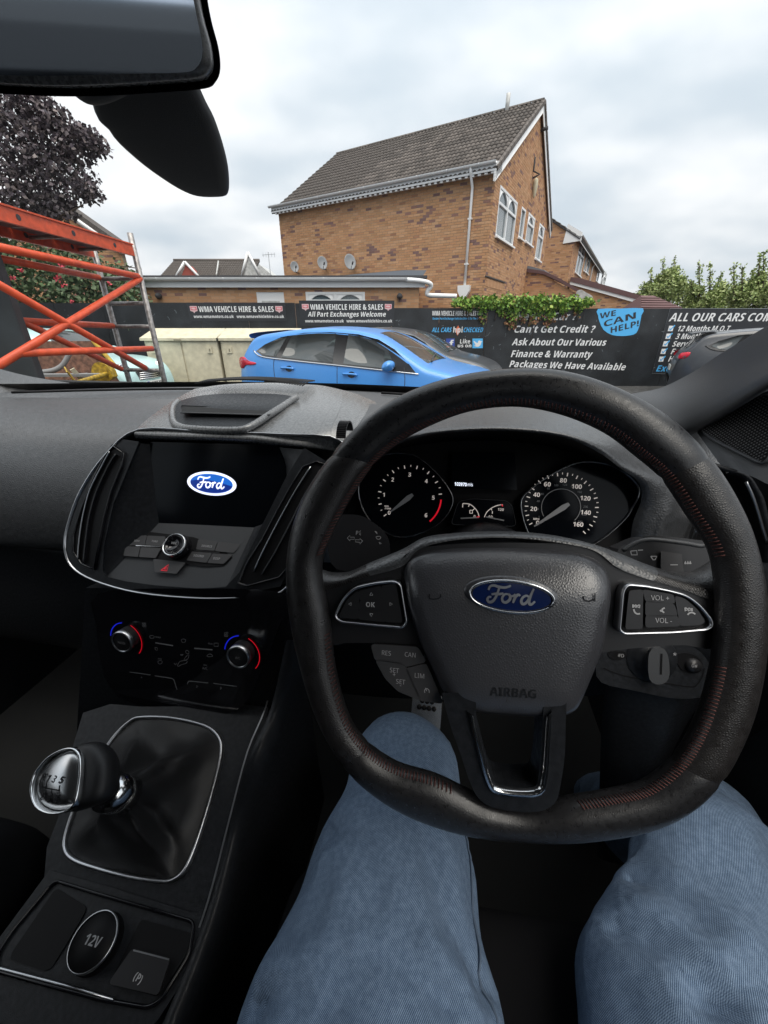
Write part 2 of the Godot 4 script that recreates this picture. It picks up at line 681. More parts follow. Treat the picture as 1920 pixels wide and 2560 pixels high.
func cabin_shell():
	# --- body that shades the cabin: roof, floor, doors, tail, with openings for the glass
	var st := ST()
	var rows := []
	for f in [0.34, 0.15, -0.4, -1.0, -1.7, -2.05]:
		var r := []
		for k in 9:
			var x: float = -0.36 + (k - 4) * 0.155
			r.append(car(x, 0.285 - 0.05 * pow((k - 4) / 4.0, 2.0) - 0.045 * maxf(0.0, -f - 1.0), f))
		rows.append(r)
	mk("roof_lining", sheet(rows, 2, 2), M.headliner, cabin)
	var rr := []
	for r in rows:
		var q := []
		for p in r:
			q.append(p + Vector3(0, 0.03, 0))
		rr.append(q)
	mk("roof", sheet(rr, 2, 2), M.black, cabin)
	st = ST()
	box(st, car(-0.36, -0.98, -0.45), Vector3(1.62, 0.04, 3.0))
	mk("floor", fin(st), M.carpet, cabin)
	st = ST()
	box(st, car(-0.36, -0.62, 1.02), Vector3(1.70, 0.96, 0.03))
	mk("bulkhead", fin(st), M.carpet, cabin)
	st = ST()
	box(st, car(-0.36, -0.5, -2.05), Vector3(1.6, 1.0, 0.05))
	mk("tailgate", fin(st), M.trim_soft, cabin)
	st = ST()
	box(st, car(-0.36, -0.42, -1.15), Vector3(1.36, 0.62, 0.16))
	mk("rear_seat", fin(st), M.seat_cloth, cabin)
	# doors: card, window pane, pillar behind
	for s in [-1.0, 1.0]:
		var dx: float = -0.36 + s * 0.83
		var door := part("door", cabin)
		st = ST()
		box(st, car(dx, -0.57, -0.5), Vector3(0.05, 0.86, 2.9))
		mk("door_card", fin(st), M.trim, door)
		st = ST()
		var g := [[car(dx, -0.14, 0.62), car(dx, -0.14, -0.46)], [car(dx - s * 0.17, 0.23, 0.30), car(dx - s * 0.17, 0.23, -0.46)]]
		grid_mesh(st, g)
		mk("window_pane", fin(st), M.glass, door)
		st = ST()
		grid_mesh(st, [[car(dx, -0.14, -0.58), car(dx, -0.14, -1.75)], [car(dx - s * 0.17, 0.235, -0.58), car(dx - s * 0.17, 0.2, -1.6)]])
		mk("rear_pane", fin(st), M.tint, door)
		st = ST()
		box(st, car(dx - s * 0.09, 0.06, -0.50), Vector3(0.06, 0.42, 0.10))
		mk("door_pillar", fin(st), M.trim_soft, door)
	st = ST()
	grid_mesh(st, [[car(-1.05, 0.0, -2.04), car(0.33, 0.0, -2.04)], [car(-0.95, 0.2, -1.98), car(0.23, 0.2, -1.98)]])
	mk("rear_window", fin(st), M.tint, cabin)
	# --- windscreen: curved pane, black edge band, sensor hood behind the mirror
	var ws := part("windscreen", cabin)
	rows = []
	for k in 7:
		var t := k / 6.0
		var r := []
		for i in 13:
			var x := -0.36 + (i - 6) * 0.13 * (1.0 - 0.14 * t)
			var f := fb(x) - 0.62 * t + 0.02 * t * t
			r.append(car(x, -0.128 + 0.37 * t + 0.03 * sin(PI * t), f))
		rows.append(r)
	mk("pane", sheet(rows, 2, 2), M.glass, ws)
	var base := []
	var lip := []
	for i in 27:
		var x := -0.36 + (i - 13) * 0.062
		base.append(car(x, -0.145, fb(x) + 0.012))
		lip.append(car(x, -0.1225 + 0.010 * pow(absf(i - 13) / 13.0, 6.0), fb(x) - 0.012))
	mk("edge_band", sheet([base, lip], 1, 2), M.frit, ws)
	# pillars of the windscreen
	var pr := part("windscreen_pillar", cabin)
	var up := v3([2758,13130,-7450,2980,13213,-7350,3304,13330,-7200,3475,13600,-6800,3461,13887,-6250,3369,14233,-5400,3261,14587,-4400,3025,14908,-3400])
	var mid := v3([2671,13016,-6900,2915,13096,-6700,3170,13211,-6400,3314,13439,-6050,3348,13719,-5600,3234,14034,-4800,3075,14372,-3850,2835,14702,-3000])
	var low := v3([2855,12614,-6300,3096,12770,-6150,3313,12910,-6000,3317,13132,-5650,3265,13387,-5250,3093,13804,-4450,3012,14245,-3600,2832,14597,-2850])
	var back := v3([3182,12399,-7000,3535,12534,-7000,3848,12703,-6900,3910,12940,-6600,3919,13223,-6200,3874,13702,-5500,3922,14249,-4600,3878,14721,-3800])
	mk("trim_cover", sheet([up, mid, low, back], 3, 4), M.trim_soft, pr)
	var pl := part("windscreen_pillar", cabin)
	up = v3([-10997,14357,-6200,-11372,13731,-7500,-11110,13302,-8300,-10729,13082,-8700,-10056,12906,-9050])
	mid = v3([-10908,13819,-5800,-11091,13388,-7000,-10742,13031,-7800,-10373,12881,-8200,-9812,12812,-8650])
	low = v3([-11192,13036,-5500,-10846,12717,-6400,-10234,12509,-7100,-9914,12617,-7600,-9675,12730,-8300])
	mk("trim_cover", sheet([up, mid, low], 3, 4), M.pad, pl)
	# --- right front door: sail panel with speaker grille
	var sp := part("speaker_panel", cabin)
	var rim := v3([3450,12861,-6114,3520,13049,-6118,3620,13333,-5767,3700,13472,-5645,3800,13616,-5327])
	var bot := v3([3350,12605,-5098,3450,12625,-5132,3520,12633,-4943,3600,12598,-4720,3720,12546,-4434])
	mk("panel", sheet([rim, bot], 3, 6), M.trim_soft, sp)
	var gout := v3([3430,12925,-5937,3460,13044,-5903,3560,13326,-5619,3610,13450,-5483,3640,13480,-5345,3660,13335,-5161,3620,12981,-4981,3590,12849,-4935,3570,12802,-4957,3540,12800,-5026,3470,12841,-5360,3430,12875,-5693])
	mk("grille_rim", tube_mesh(curve(gout, 4, true), 0.0022, 6, true), M.trim_soft, sp)
	# woven grille: rows of little raised knots laid out in the panel's own plane
	st = ST()
	var o3: Vector3 = gout[0]
	var ga: Vector3 = (gout[3] - o3).normalized()
	var gn: Vector3 = ga.cross(gout[8] - o3).normalized()
	if gn.x > 0.0:
		gn = -gn
	var gb := gn.cross(ga)
	var poly := PackedVector2Array()
	for q in curve(gout, 3, true):
		poly.append(Vector2((q - o3).dot(ga), (q - o3).dot(gb)))
	var bst := ST()
	for id in Geometry2D.triangulate_polygon(poly):
		bst.add_vertex(o3 + ga * poly[id].x + gb * poly[id].y + gn * 0.002)
	mk("grille_back", fin(bst), M.black, sp)
	for i in range(-70, 70):
		for j in range(-50, 50):
			var w := Vector2(i * 0.0036 + (j % 2) * 0.0018, j * 0.0034)
			if Geometry2D.is_point_in_polygon(w, poly):
				var c := o3 + ga * w.x + gb * w.y + gn * 0.003
				var k0 := c + gn * 0.0014
				quad(st, k0, c + gb * 0.0011, c + ga * 0.0013, c - gb * 0.0011)
				quad(st, k0, c - gb * 0.0011, c - ga * 0.0013, c + gb * 0.0011)
	var gr := mk("grille", fin(st), M.pad, sp)
	gr.set_meta("kind", "stuff")
	# seat under the driver
	var seat := part("driver_seat", cabin)
	rows = []
	for f in [0.20, 0.235, 0.22, 0.15, 0.0, -0.2, -0.36]:
		var i := rows.size()
		var u: float = [-0.78, -0.68, -0.615, -0.60, -0.625, -0.65, -0.62][i]
		rows.append([car(-0.17, u - 0.18, f - 0.02), car(-0.16, u - 0.05, f), car(-0.11, u + 0.005, f), car(0.056, u, f), car(0.262, u + 0.025, f), car(0.315, u - 0.02, f), car(0.33, u - 0.16, f - 0.02)])
	var cus := mk("cushion", sheet(rows, 4, 4), M.seat_cloth, seat)
	var bk := []
	for q in [[-0.30, -0.70], [-0.37, -0.5], [-0.46, -0.2], [-0.52, 0.02], [-0.55, 0.06], [-0.62, 0.02], [-0.56, -0.4]]:
		bk.append([car(-0.21, q[1], q[0] - 0.06), car(-0.17, q[1], q[0] + 0.04), car(-0.05, q[1], q[0]), car(0.16, q[1], q[0]), car(0.28, q[1], q[0] + 0.04), car(0.32, q[1], q[0] - 0.06)])
	var bkm := sheet(bk, 3, 3)
	mk("backrest", bkm, M.seat_cloth, seat)
	var hr := ST()
	box(hr, car(0.056, 0.15, -0.57), Vector3(0.27, 0.17, 0.10))
	mk("headrest", fin(hr), M.seat_cloth, seat)
	var ps := part("passenger_seat", cabin)
	for q in [["cushion", cus.mesh], ["backrest", bkm]]:
		mk(q[0], q[1], M.seat_cloth, ps, Transform3D(Basis.IDENTITY, Vector3(-0.83, 0.0, 0.03)))
	hr = ST()
	box(hr, car(-0.774, 0.15, -0.60), Vector3(0.27, 0.17, 0.10))
	mk("headrest", fin(hr), M.seat_cloth, ps)

func cabin_dash():
	var d := part("dashboard", cabin)
	# top, from the glass back to the fascia
	var rows := []
	for k in 5:
		var t: float = [0.0, 0.25, 0.55, 0.85, 1.0][k]
		var r := []
		for i in 14:
			var x := -1.18 + i * 0.1215
			var f := lerpf(fb(x) + 0.03, 0.56, t)
			r.append(car(x, [-0.146, -0.136, -0.137, -0.146, -0.160][k] - 0.004 * sin(x * 3.0) - (0.04 if x < -0.40 and k > 1 else 0.0), f))
		rows.append(r)
	mk("top_cover", sheet(rows, 3, 4), M.pad, d)
	# demister slot along the glass
	var sl := []
	for i in 20:
		var x := -0.98 + i * 0.03
		sl.append(car(x, -0.1295, fb(x) - 0.085 - 0.1 * absf(x + 0.36) * 0.2))
	mk("demister_slot", tube_mesh(sl, 0.0028, 6), M.black, d)
	sl = []
	for i in 12:
		var x := -0.16 + i * 0.03
		sl.append(car(x, -0.1295, fb(x) - 0.085))
	mk("demister_slot", tube_mesh(sl, 0.0028, 6), M.black, d)
	# padded passenger side
	rows = []
	var prof := [[0.80, -0.140], [0.70, -0.136], [0.63, -0.146], [0.575, -0.168], [0.54, -0.215], [0.517, -0.28], [0.508, -0.34], [0.515, -0.375], [0.56, -0.392]]
	for p in prof:
		var r := []
		for x in [-1.22, -1.08, -0.94, -0.80, -0.68, -0.58, -0.50, -0.44]:
			var f: float = p[0] - 0.05 * pow(maxf(0.0, -x - 0.62) / 0.6, 2.0) * (1.0 if p[0] < 0.72 else 0.3)
			r.append(car(x, p[1] + 0.006 * sin((x + 0.5) * 4.0), f))
		rows.append(r)
	mk("passenger_pad", sheet(rows, 4, 4), M.pad, d)
	# lid below it
	rows = []
	for p in [[0.545, -0.398], [0.535, -0.405], [0.53, -0.45], [0.52, -0.56], [0.53, -0.66], [0.57, -0.70]]:
		var r := []
		for x in [-1.20, -1.0, -0.8, -0.62, -0.56, -0.53]:
			r.append(car(x, p[1], p[0]))
		rows.append(r)
	mk("glove_box_lid", sheet(rows, 3, 4), M.trim, d)
	# below the driver's side: fascia, column shroud, knee panel
	rows = [v3([-2779,11178,-4700,-1727,11365,-4700,-361,11426,-4700,1190,11514,-4700,2342,11704,-4700,2936,11692,-4600,3939,11736,-4500]), v3([-2525,10265,-4550,-1608,10212,-4550,-305,10314,-4550,1318,10555,-4550,2505,10774,-4500,3048,11013,-4400,4029,11170,-4300]), v3([-2566,9273,-4550,-1521,9197,-4600,-280,9215,-4700,1503,9545,-4700,2686,10062,-4500,3200,10361,-4300,4171,10639,-4200]), v3([-2643,7840,-5000,-1574,7564,-5200,-295,7214,-5600,1942,7701,-5600,3102,8563,-5200,3633,9403,-4600,4446,10109,-4300])]
	mk("driver_fascia", sheet(rows, 4, 4), M.trim, d)
	rows = [v3([2302,10080,-4250,2347,10167,-4100,2826,10151,-4050,3151,10134,-4050,3377,10163,-4100,3620,10222,-4200]), v3([2518,8939,-4300,2598,9064,-4150,3000,9108,-4050,3284,9108,-4100,3557,8990,-4300,3835,8741,-4600]), v3([2867,7385,-4400,2922,7629,-4200,3201,7715,-4100,3464,7617,-4200,3792,7368,-4500,4077,7058,-4800]), v3([3320,5188,-4400,3345,5508,-4200,3575,5688,-4100,3906,5423,-4300,4227,5093,-4600,4629,4499,-5000])]
	mk("column_shroud", sheet(rows, 4, 4), M.trim, d)
	rows = [v3([3420,9757,-4500,3706,10127,-4300,4026,10674,-4000]), v3([4633,6741,-5000,4877,7531,-4600,5339,8389,-4200]), v3([6732,625,-5500,7061,2381,-5000,7617,4264,-4500])]
	mk("knee_panel", sheet(rows, 3, 4), M.black, d)
	# binnacle shell: from the dial opening out over the brow to the dash top
	var inner := v3([-1441,11145,-4526,-1407,11679,-4742,-1270,12180,-4945,-995,12558,-5098,-456,12749,-5175,226,12837,-5210,885,12848,-5214,1470,12778,-5187,1876,12654,-5136,2189,12550,-5094,2384,12398,-5033,2416,12209,-4956,2342,11984,-4866,2336,11679,-4742,2367,11233,-4562])
	var lip := v3([-1607,11079,-4600,-1481,11805,-4550,-1246,12420,-4500,-877,12826,-4350,-398,13100,-4200,146,13220,-4120,661,13242,-4120,1131,13194,-4160,1501,13050,-4250,1833,12836,-4400,2161,12605,-4550,2276,12341,-4630,2264,12089,-4640,2307,11747,-4620,2419,11213,-4600])
	var l2 := v3([-1768,11093,-4550,-1594,11870,-4500,-1319,12528,-4450,-932,12886,-4350,-428,13141,-4220,133,13257,-4150,663,13283,-4150,1155,13234,-4200,1561,13089,-4300,1886,12865,-4450,2231,12644,-4520,2339,12368,-4580,2334,12125,-4580,2374,11789,-4560,2499,11258,-4550])
	var l3 := v3([-1954,11008,-4650,-1793,11887,-4700,-1514,12524,-4800,-1057,12897,-4800,-520,13128,-4800,143,13227,-4800,761,13255,-4800,1385,13202,-4900,1860,13050,-4900,2162,12852,-4800,2460,12635,-4660,2483,12350,-4580,2460,12121,-4550,2484,11817,-4530,2596,11307,-4500])
	var l4 := v3([-2296,10810,-4900,-2122,11800,-5000,-1844,12485,-5300,-1395,12897,-5700,-656,13076,-5700,142,13149,-5700,902,13173,-5700,1666,13155,-5700,2222,13016,-5600,2601,12827,-5300,2752,12595,-4900,2683,12274,-4650,2616,12057,-4580,2613,11754,-4550,2688,11318,-4500])
	var l5 := v3([-2655,10514,-5300,-2448,11635,-5500,-2235,12451,-6000,-1648,12971,-6600,-810,12991,-7000,161,13051,-7000,1088,13078,-7000,2022,13085,-6900,2634,13014,-6600,3092,12917,-6100,3269,12540,-5500,3248,12133,-5200,3203,11772,-5100,3255,11419,-5100,3268,11033,-5000])
	mk("binnacle_throat", sheet([inner, lip], 3, 2), M.black, d)
	mk("binnacle", sheet([lip, l2, l3, l4, l5], 3, 4), M.pad, d)
	# driver's outer vent
	var v := part("air_vent", cabin)
	v.transform = Transform3D(Vector3(1.0000,0.0000,-0.0000),Vector3(-0.0000,0.9613,-0.2756),Vector3(0.0000,0.2756,0.9613),Vector3(0.3112,1.2083,-0.5000))
	flat("housing", v, rounded(pv([-385,-477,-206,260,16,576,540,605,798,327,1073,-438,1024,-883,-197,-883]), 0.01), -0.05, -0.02, "black")
	mk("surround", frame_mesh(rounded(pv([-476,-405,-263,248,-49,610,459,469,640,223,862,-345,915,-762,-301,-828]), 0.008), 0.010, -0.03, 0.004), M.trim, v)
	for q in [pv([-305,-377,-174,94]), pv([-135,-387,-55,79]), pv([51,-370,94,67]), pv([252,-400,258,79])]:
		mk("slat", tube_mesh([Vector3(q[0].x, q[0].y, -0.002), Vector3(q[1].x, q[1].y, -0.002)], 0.0022, 6), M.chrome_dull, v)
	mk("bright_strip", tube_mesh(curve(v3([3567,12520,-5063,3660,12378,-5022,3763,12181,-4966,3838,12016,-4918,3930,11828,-4864]), 4), 0.0018, 6), M.chrome_dull, cabin)

func cabin_pod():
	# --- hood over the screen, with the disc slot and the loudspeaker grille
	var h := part("screen_hood", cabin)
	var r0 := v3([-5244,13090,-7400,-4693,13174,-7400,-4063,13224,-7400,-3455,13243,-7400,-2932,13230,-7400,-2481,13226,-7300,-2022,13183,-7100])
	var r1 := v3([-5151,12992,-6550,-4540,13106,-6600,-3899,13156,-6600,-3285,13172,-6600,-2720,13159,-6600,-2193,13156,-6500,-1815,13140,-6300])
	var r2 := v3([-4971,12913,-5850,-4305,13036,-5900,-3577,13074,-5900,-3019,13081,-5900,-2487,13059,-5850,-1982,13045,-5750,-1714,13040,-5700])
	var r3 := v3([-4830,12830,-5300,-4205,12874,-5300,-3427,12880,-5300,-2856,12903,-5300,-2306,12901,-5300,-1893,12894,-5300,-1701,12891,-5300])
	var r4 := v3([-4675,12802,-4980,-4068,12804,-4980,-3248,12817,-4980,-2709,12811,-4980,-2199,12760,-5000,-1868,12717,-5050,-1625,12669,-5100])
	var r5 := v3([-4761,12683,-5050,-4151,12687,-5050,-3311,12711,-5050,-2772,12693,-5070,-2251,12659,-5100,-1910,12633,-5150,-1659,12603,-5200])
	var r6 := v3([-5207,12513,-5600,-4576,12515,-5600,-3673,12544,-5600,-3064,12525,-5600,-2472,12502,-5600,-2077,12491,-5600,-1793,12475,-5600])
	mk("shell", sheet([r0, r1, r2, r3, r4, r5, r6], 4, 4), M.satin_glare, h)
	# right flank running down to the dash
	var s0 := v3([-2022,13183,-7100,-1815,13140,-6300,-1709,13040,-5700,-1701,12891,-5300,-1625,12669,-5100,-1653,12591,-5200])
	var s1 := v3([-1783,13127,-7100,-1558,13054,-6400,-1444,12945,-5800,-1446,12819,-5400,-1497,12611,-5200,-1539,12523,-5250])
	var s2 := v3([-1447,12978,-7200,-1217,12896,-6600,-1107,12764,-6000,-1083,12616,-5600,-1191,12446,-5400,-1242,12344,-5400])
	mk("flank", sheet([s0, s1, s2], 4, 4), M.satin_glare, h)
	r0 = v3([-4831,13031,-6280,-4492,13119,-6340,-4028,13166,-6400,-3393,13187,-6400,-2898,13193,-6340,-2560,13174,-6200])
	r1 = v3([-4716,12991,-5980,-4205,13068,-5850,-3670,13102,-5780,-3091,13114,-5780,-2751,13116,-5800,-2599,13122,-5850])
	r2 = v3([-4448,12944,-5580,-4061,12970,-5520,-3519,12987,-5490,-3013,13005,-5490,-2765,13027,-5520,-2656,13058,-5600])
	r3 = v3([-4208,12891,-5280,-3875,12892,-5220,-3350,12905,-5180,-2992,12924,-5180,-2822,12957,-5250,-2727,12996,-5350])
	r4 = v3([-3983,12870,-5140,-3732,12870,-5080,-3379,12878,-5050,-3077,12888,-5050,-2936,12905,-5070,-2873,12924,-5120])
	mk("disc_panel", sheet([r0, r1, r2, r3, r4], 4, 4), M.trim, h)
	var edge := v3([-4808,13037,-6250,-4692,12997,-5950,-4438,12949,-5560,-4197,12895,-5260,-3961,12873,-5110,-3712,12871,-5050,-3361,12876,-5020,-3060,12886,-5020,-2908,12906,-5040,-2807,12955,-5220,-2734,13018,-5450,-2658,13081,-5700,-2621,13128,-6000,-2546,13185,-6180])
	mk("raised_edge", tube_mesh(curve(edge, 4), 0.0052, 10), M.satin_glare, h)
	var slot := v3([-4375,13060,-5750,-2734,13074,-5720,-2681,13041,-5400,-4189,13016,-5450])
	var st := ST()
	quad(st, slot[0], slot[1], slot[2], slot[3])
	mk("disc_slot", fin(st), M.carpet, h)
	mk("slot_rim", tube_mesh([slot[0], slot[1], slot[2], slot[3]], 0.0013, 6, true), M.trim_soft, h)
	# grille of fine ribs
	st = ST()
	for i in 46:
		var t := i / 45.0
		var ax := lerpf(0.0, 1.0, t)
		var p0: Vector3 = Vector3(-0.4826,1.3150,-0.6850).lerp(Vector3(-0.2600,1.3189,-0.6600), ax)
		var p1: Vector3 = Vector3(-0.4529,1.3196,-0.7250).lerp(Vector3(-0.2588,1.3225,-0.7200), ax)
		p0.y += 0.012 + 0.008 * sin(PI * ax)
		p1.y += 0.010 + 0.004 * sin(PI * ax)
		tube(st, [p0, (p0 + p1) * 0.5 + Vector3(0, 0.003, 0), p1], 0.0014, 4)
	var g := mk("speaker_grille", fin(st), M.trim, h)
	g.set_meta("kind", "stuff")
	# ridged thumb wheel beside it
	st = ST()
	var wc := Vector3(-0.1420,1.2863,-0.5000)
	for i in 22:
		var a := -1.3 + i * 0.125
		box(st, Vector3(0, cos(a) * 0.021, sin(a) * 0.021 + 0.0), Vector3(0.013, 0.0022, 0.0022), Transform3D(Basis.IDENTITY, wc))
	mk("dimmer_wheel", fin(st), M.button, h)
	# --- pod: bezel round screen, vents and buttons
	var pod := part("centre_pod", cabin)
	pod.transform = Transform3D(Vector3(1.0000,0.0000,-0.0000),Vector3(-0.0000,0.8829,-0.4695),Vector3(0.0000,0.4695,0.8829),Vector3(-0.3293,1.0753,-0.3900))
	var out := curve2(pv([-1321,2344,-1843,1931,-2196,1378,-2352,870,-2372,514,-2212,234,-1794,67,-1038,-32,0,0,833,129,1195,270,1381,784,1563,1692,1804,2315,888,2371,-182,2358]), 4)
	var bw_ := ST()
	grid_mesh(bw_, [lift(out, -0.16), lift(out, -0.02), lift(inset(out, -0.003), -0.004)], true, false, Geometry2D.is_polygon_clockwise(out))
	mk("body", fin(bw_), M.trim, pod)
	mk("bezel_edge", frame_mesh(out, 0.0035, -0.02, 0.001), M.chrome_dull, pod)
	# the face of the pod is open in the middle: bezel strips left and right, screen set back
	var lf := pv([-1591,2184,-1756,2092,-1972,1745,-2202,1274,-2333,784,-2348,471,-2268,288,-2056,143,-1663,42,-1618,105,-1705,201,-1735,574,-1648,1217,-1334,2160])
	flat("bezel_side", pod, lf, -0.03, -0.001, "trim", 0.002)
	var rt := pv([1301,2185,1076,1765,803,1106,520,399,516,212,664,151,1116,285,1260,688,1634,2016])
	flat("bezel_side", pod, rt, -0.03, -0.001, "trim", 0.002)
	var lw := pv([-1694,114,-1268,71,-800,63,-51,92,330,164,520,399,521,210,640,153,-45,31,-790,-22,-1311,-14,-1677,45])
	flat("bezel_base", pod, lw, -0.02, -0.0012, "trim", 0.002)
	# recess: cheeks and shelf behind the bezel
	var rec := part("screen_recess", cabin)
	var c0 := v3([-4664,12648,-4953,-4823,12239,-4736,-4980,11809,-4507,-5068,11236,-4202,-5037,10905,-4026,-4950,10829,-3986])
	var c1 := v3([-4539,12601,-5055,-4515,12353,-4975,-4483,12056,-4878,-4442,11639,-4743,-4423,11522,-4705,-4415,11427,-4674])
	mk("cheek", sheet([c0, c1], 4, 3), M.trim, rec)
	c0 = v3([-2007,12669,-4965,-2234,12296,-4766,-2510,11710,-4454,-2662,11385,-4282,-2794,11080,-4120,-2987,10871,-4008])
	c1 = v3([-2430,12652,-5072,-2314,12272,-4948,-2560,11683,-4757,-2683,11561,-4717,-2783,11519,-4704,-2808,11501,-4698])
	mk("cheek", sheet([c1, c0], 4, 3), M.trim, rec)
	c0 = v3([-4614,11436,-4677,-3956,11463,-4685,-3321,11484,-4692,-2607,11508,-4700])
	c1 = v3([-5084,10817,-3980,-4124,10773,-3956,-3370,10804,-3972,-2701,10898,-4022])
	mk("shelf", sheet([c0, c1], 4, 3), M.trim_soft, rec)
	# the screen and its start-up badge
	var sc := part("display_screen", cabin, "dark display screen showing a blue oval badge")
	sc.transform = Transform3D(Vector3(1.0000,0.0000,-0.0000),Vector3(-0.0000,0.9511,-0.3090),Vector3(0.0000,0.3090,0.9511),Vector3(-0.3446,1.2123,-0.4900))
	flat("screen_glass", sc, rounded(pv([-1114,538,979,588,1130,270,1141,66,862,-559,688,-657,-970,-744]), 0.006), -0.01, 0.0, "lens")
	var bc := Vector2(-0.0059,-0.0035)
	var bw := 0.04052
	var bh := 0.01801
	var tl := deg_to_rad(-1.0)
	var el := ellipse(Vector2.ZERO, bw, bh, 56)
	var bd := part("screen_badge", cabin, "lit blue oval badge with white script on the screen")
	bd.transform = Transform3D(Vector3(1.0000,0.0000,-0.0000),Vector3(-0.0000,0.9511,-0.3090),Vector3(0.0000,0.3090,0.9511),Vector3(-0.3446,1.2123,-0.4900)) * Transform3D(Basis(Vector3.BACK, tl), Vector3(bc.x, bc.y, 0.0))
	flat("badge_rim", bd, el, 0.0, 0.0006, "screen_white")
	flat("badge_field", bd, ellipse(Vector2.ZERO, bw * 0.86, bh * 0.80, 56), 0.0, 0.0010, "screen_blue")
	var lowf := ellipse(Vector2.ZERO, bw * 0.855, bh * 0.79, 30, PI * 1.02, PI * 1.98)
	var wave := PackedVector2Array(lowf)
	for i in 9:
		var t := 1.0 - i / 8.0
		wave.append(Vector2(lerpf(-0.84, 0.84, t) * bw, bh * (0.05 + 0.22 * sin(t * PI * 1.1 + 0.3))))
	flat("badge_shade", bd, wave, 0.0, 0.0013, "screen_deep")
	st = ST()
	script_word(st, Vector2(0, 0), bw * 1.10, 0.0017)
	st.generate_normals()
	mk("badge_script", st.commit(), M.screen_white, bd)
	# vents in the pod
	for w in [[pv([-1698,2059,-1539,1972,-1554,1769,-1671,1405,-1745,1021,-1779,640,-1818,242,-2021,293,-2188,457,-2211,698,-2123,1088,-1986,1528,-1816,1921]), v3([-5018,12473,-4860,-5104,12309,-4773,-5275,11960,-4587,-5350,11615,-4404,-5370,11275,-4223,-5358,11003,-4078]), v3([-4896,12450,-4836,-4997,12297,-4755,-5153,11950,-4570,-5230,11628,-4399,-5250,11290,-4219,-5246,10976,-4052])],
			[pv([1499,2009,1325,1933,1188,1684,1015,1321,825,888,645,565,534,269,654,248,1103,414,1204,553,1380,1348,1638,1973]), v3([-1841,12437,-4829,-2017,12155,-4680,-2190,11834,-4509,-2400,11411,-4284,-2530,11109,-4124]), v3([-1702,12405,-4813,-1895,12085,-4643,-2045,11767,-4473,-2234,11386,-4271,-2410,11081,-4109])]]:
		var v := part("air_vent", cabin)
		var vb := flat("mouth", v, w[0], -0.02, 0.0008, "black")
		vb.transform = Transform3D(Vector3(1.0000,0.0000,-0.0000),Vector3(-0.0000,0.8829,-0.4695),Vector3(0.0000,0.4695,0.8829),Vector3(-0.3293,1.0753,-0.3900))
		var vr := mk("surround", frame_mesh(w[0], 0.0030, -0.004, 0.0035), M.gloss, v)
		vr.transform = Transform3D(Vector3(1.0000,0.0000,-0.0000),Vector3(-0.0000,0.8829,-0.4695),Vector3(0.0000,0.4695,0.8829),Vector3(-0.3293,1.0753,-0.3900))
		for k in [1, 2]:
			var e := curve(w[k], 4)
			var e2 := []
			for p in e:
				e2.append(p + Vector3(-0.002, 0.006, 0.006))
			st = ST()
			grid_mesh(st, [e, e2])
			mk("slat", fin(st), M.gloss, v)
			mk("slat_edge", tube_mesh(e2, 0.0009, 6), M.chrome_dull if k == 1 else M.trim_soft, v)
	# --- audio buttons on the shelf
	var a := part("audio_controls", cabin)
	a.transform = Transform3D(Vector3(1.0000,0.0000,-0.0000),Vector3(-0.0000,0.6356,-0.7720),Vector3(0.0000,0.7720,0.6356),Vector3(-0.4117,1.1125,-0.4306))
	flat("button_plate", a, rounded(pv([-797,244,-431,325,1177,285,1191,200,1004,-74,718,-114,-149,-79,-666,-92]), 0.004), -0.004, 0.001, "black", 0.0008)
	for b in [pv([-707,223,-401,259,-378,114,-675,78]), pv([-382,258,-89,270,-75,127,-355,111]), pv([-673,55,-433,68,-404,-81,-640,-84]), pv([-410,65,-82,81,-107,-69,-379,-79]), pv([476,275,785,271,782,133,495,126]), pv([807,268,1158,258,1098,129,803,130]), pv([443,76,756,82,723,-60,408,-55]), pv([778,79,1081,89,995,-50,748,-60]), pv([-127,-96,395,-100,320,-268,-22,-280])]:
		flat("push_button", a, rounded(b, 0.0012, 2), 0.0, 0.0028, "button_soft", 0.0006)
	lines("bright_line", a, [pv([-509,85,-86,107]), pv([416,102,893,104])], 0.0016, "chrome", 0.0036)
	words("button_print", a, [["SEEK", Vector2(-0.0522,0.0161), 0.0030], ["TUNE", Vector2(-0.0224,0.0181), 0.0030], ["SOURCE", Vector2(0.0649,0.0184), 0.0033], ["SOUND", Vector2(0.0574,0.0024), 0.0036], ["DISP", Vector2(0.0867,0.0011), 0.0036]], "print_dim", 0.0034)
	var tc := Vector2(0.0113,-0.0202)
	var ts := 0.00477
	lines("hazard_sign", a, [PackedVector2Array([tc + Vector2(-ts, -ts), tc + Vector2(ts, -ts), tc + Vector2(ts * 0.8, ts), tc + Vector2(-ts, -ts)]), PackedVector2Array([tc + Vector2(-ts * 0.2, -ts * 0.5), tc + Vector2(ts * 0.5, -ts * 0.5), tc + Vector2(ts * 0.4, ts * 0.2), tc + Vector2(-ts * 0.2, -ts * 0.5)])], 0.0010, "print_red", 0.0036)
	var kc := Vector2(0.0205,0.0124)
	var kr := 0.01795
	var kn := mk("volume_knob", lathe_mesh(pv_([kr * 1.08, 0.0, kr * 1.06, 0.009, kr * 0.98, 0.014, kr * 0.9, 0.0155, kr * 0.72, 0.0155, kr * 0.68, 0.014, 0.0, 0.0135]), 40), M.gloss, a, at2(kc))
	mk("knob_ring", lathe_mesh(pv_([kr * 1.0, 0.0135, kr * 0.97, 0.0162, kr * 0.90, 0.0164, kr * 0.86, 0.0150]), 40), M.chrome, a, at2(kc))
	words("knob_print", a, [["VOL", kc + Vector2(0, 0.002), 0.0035]], "print_dim", 0.0160)

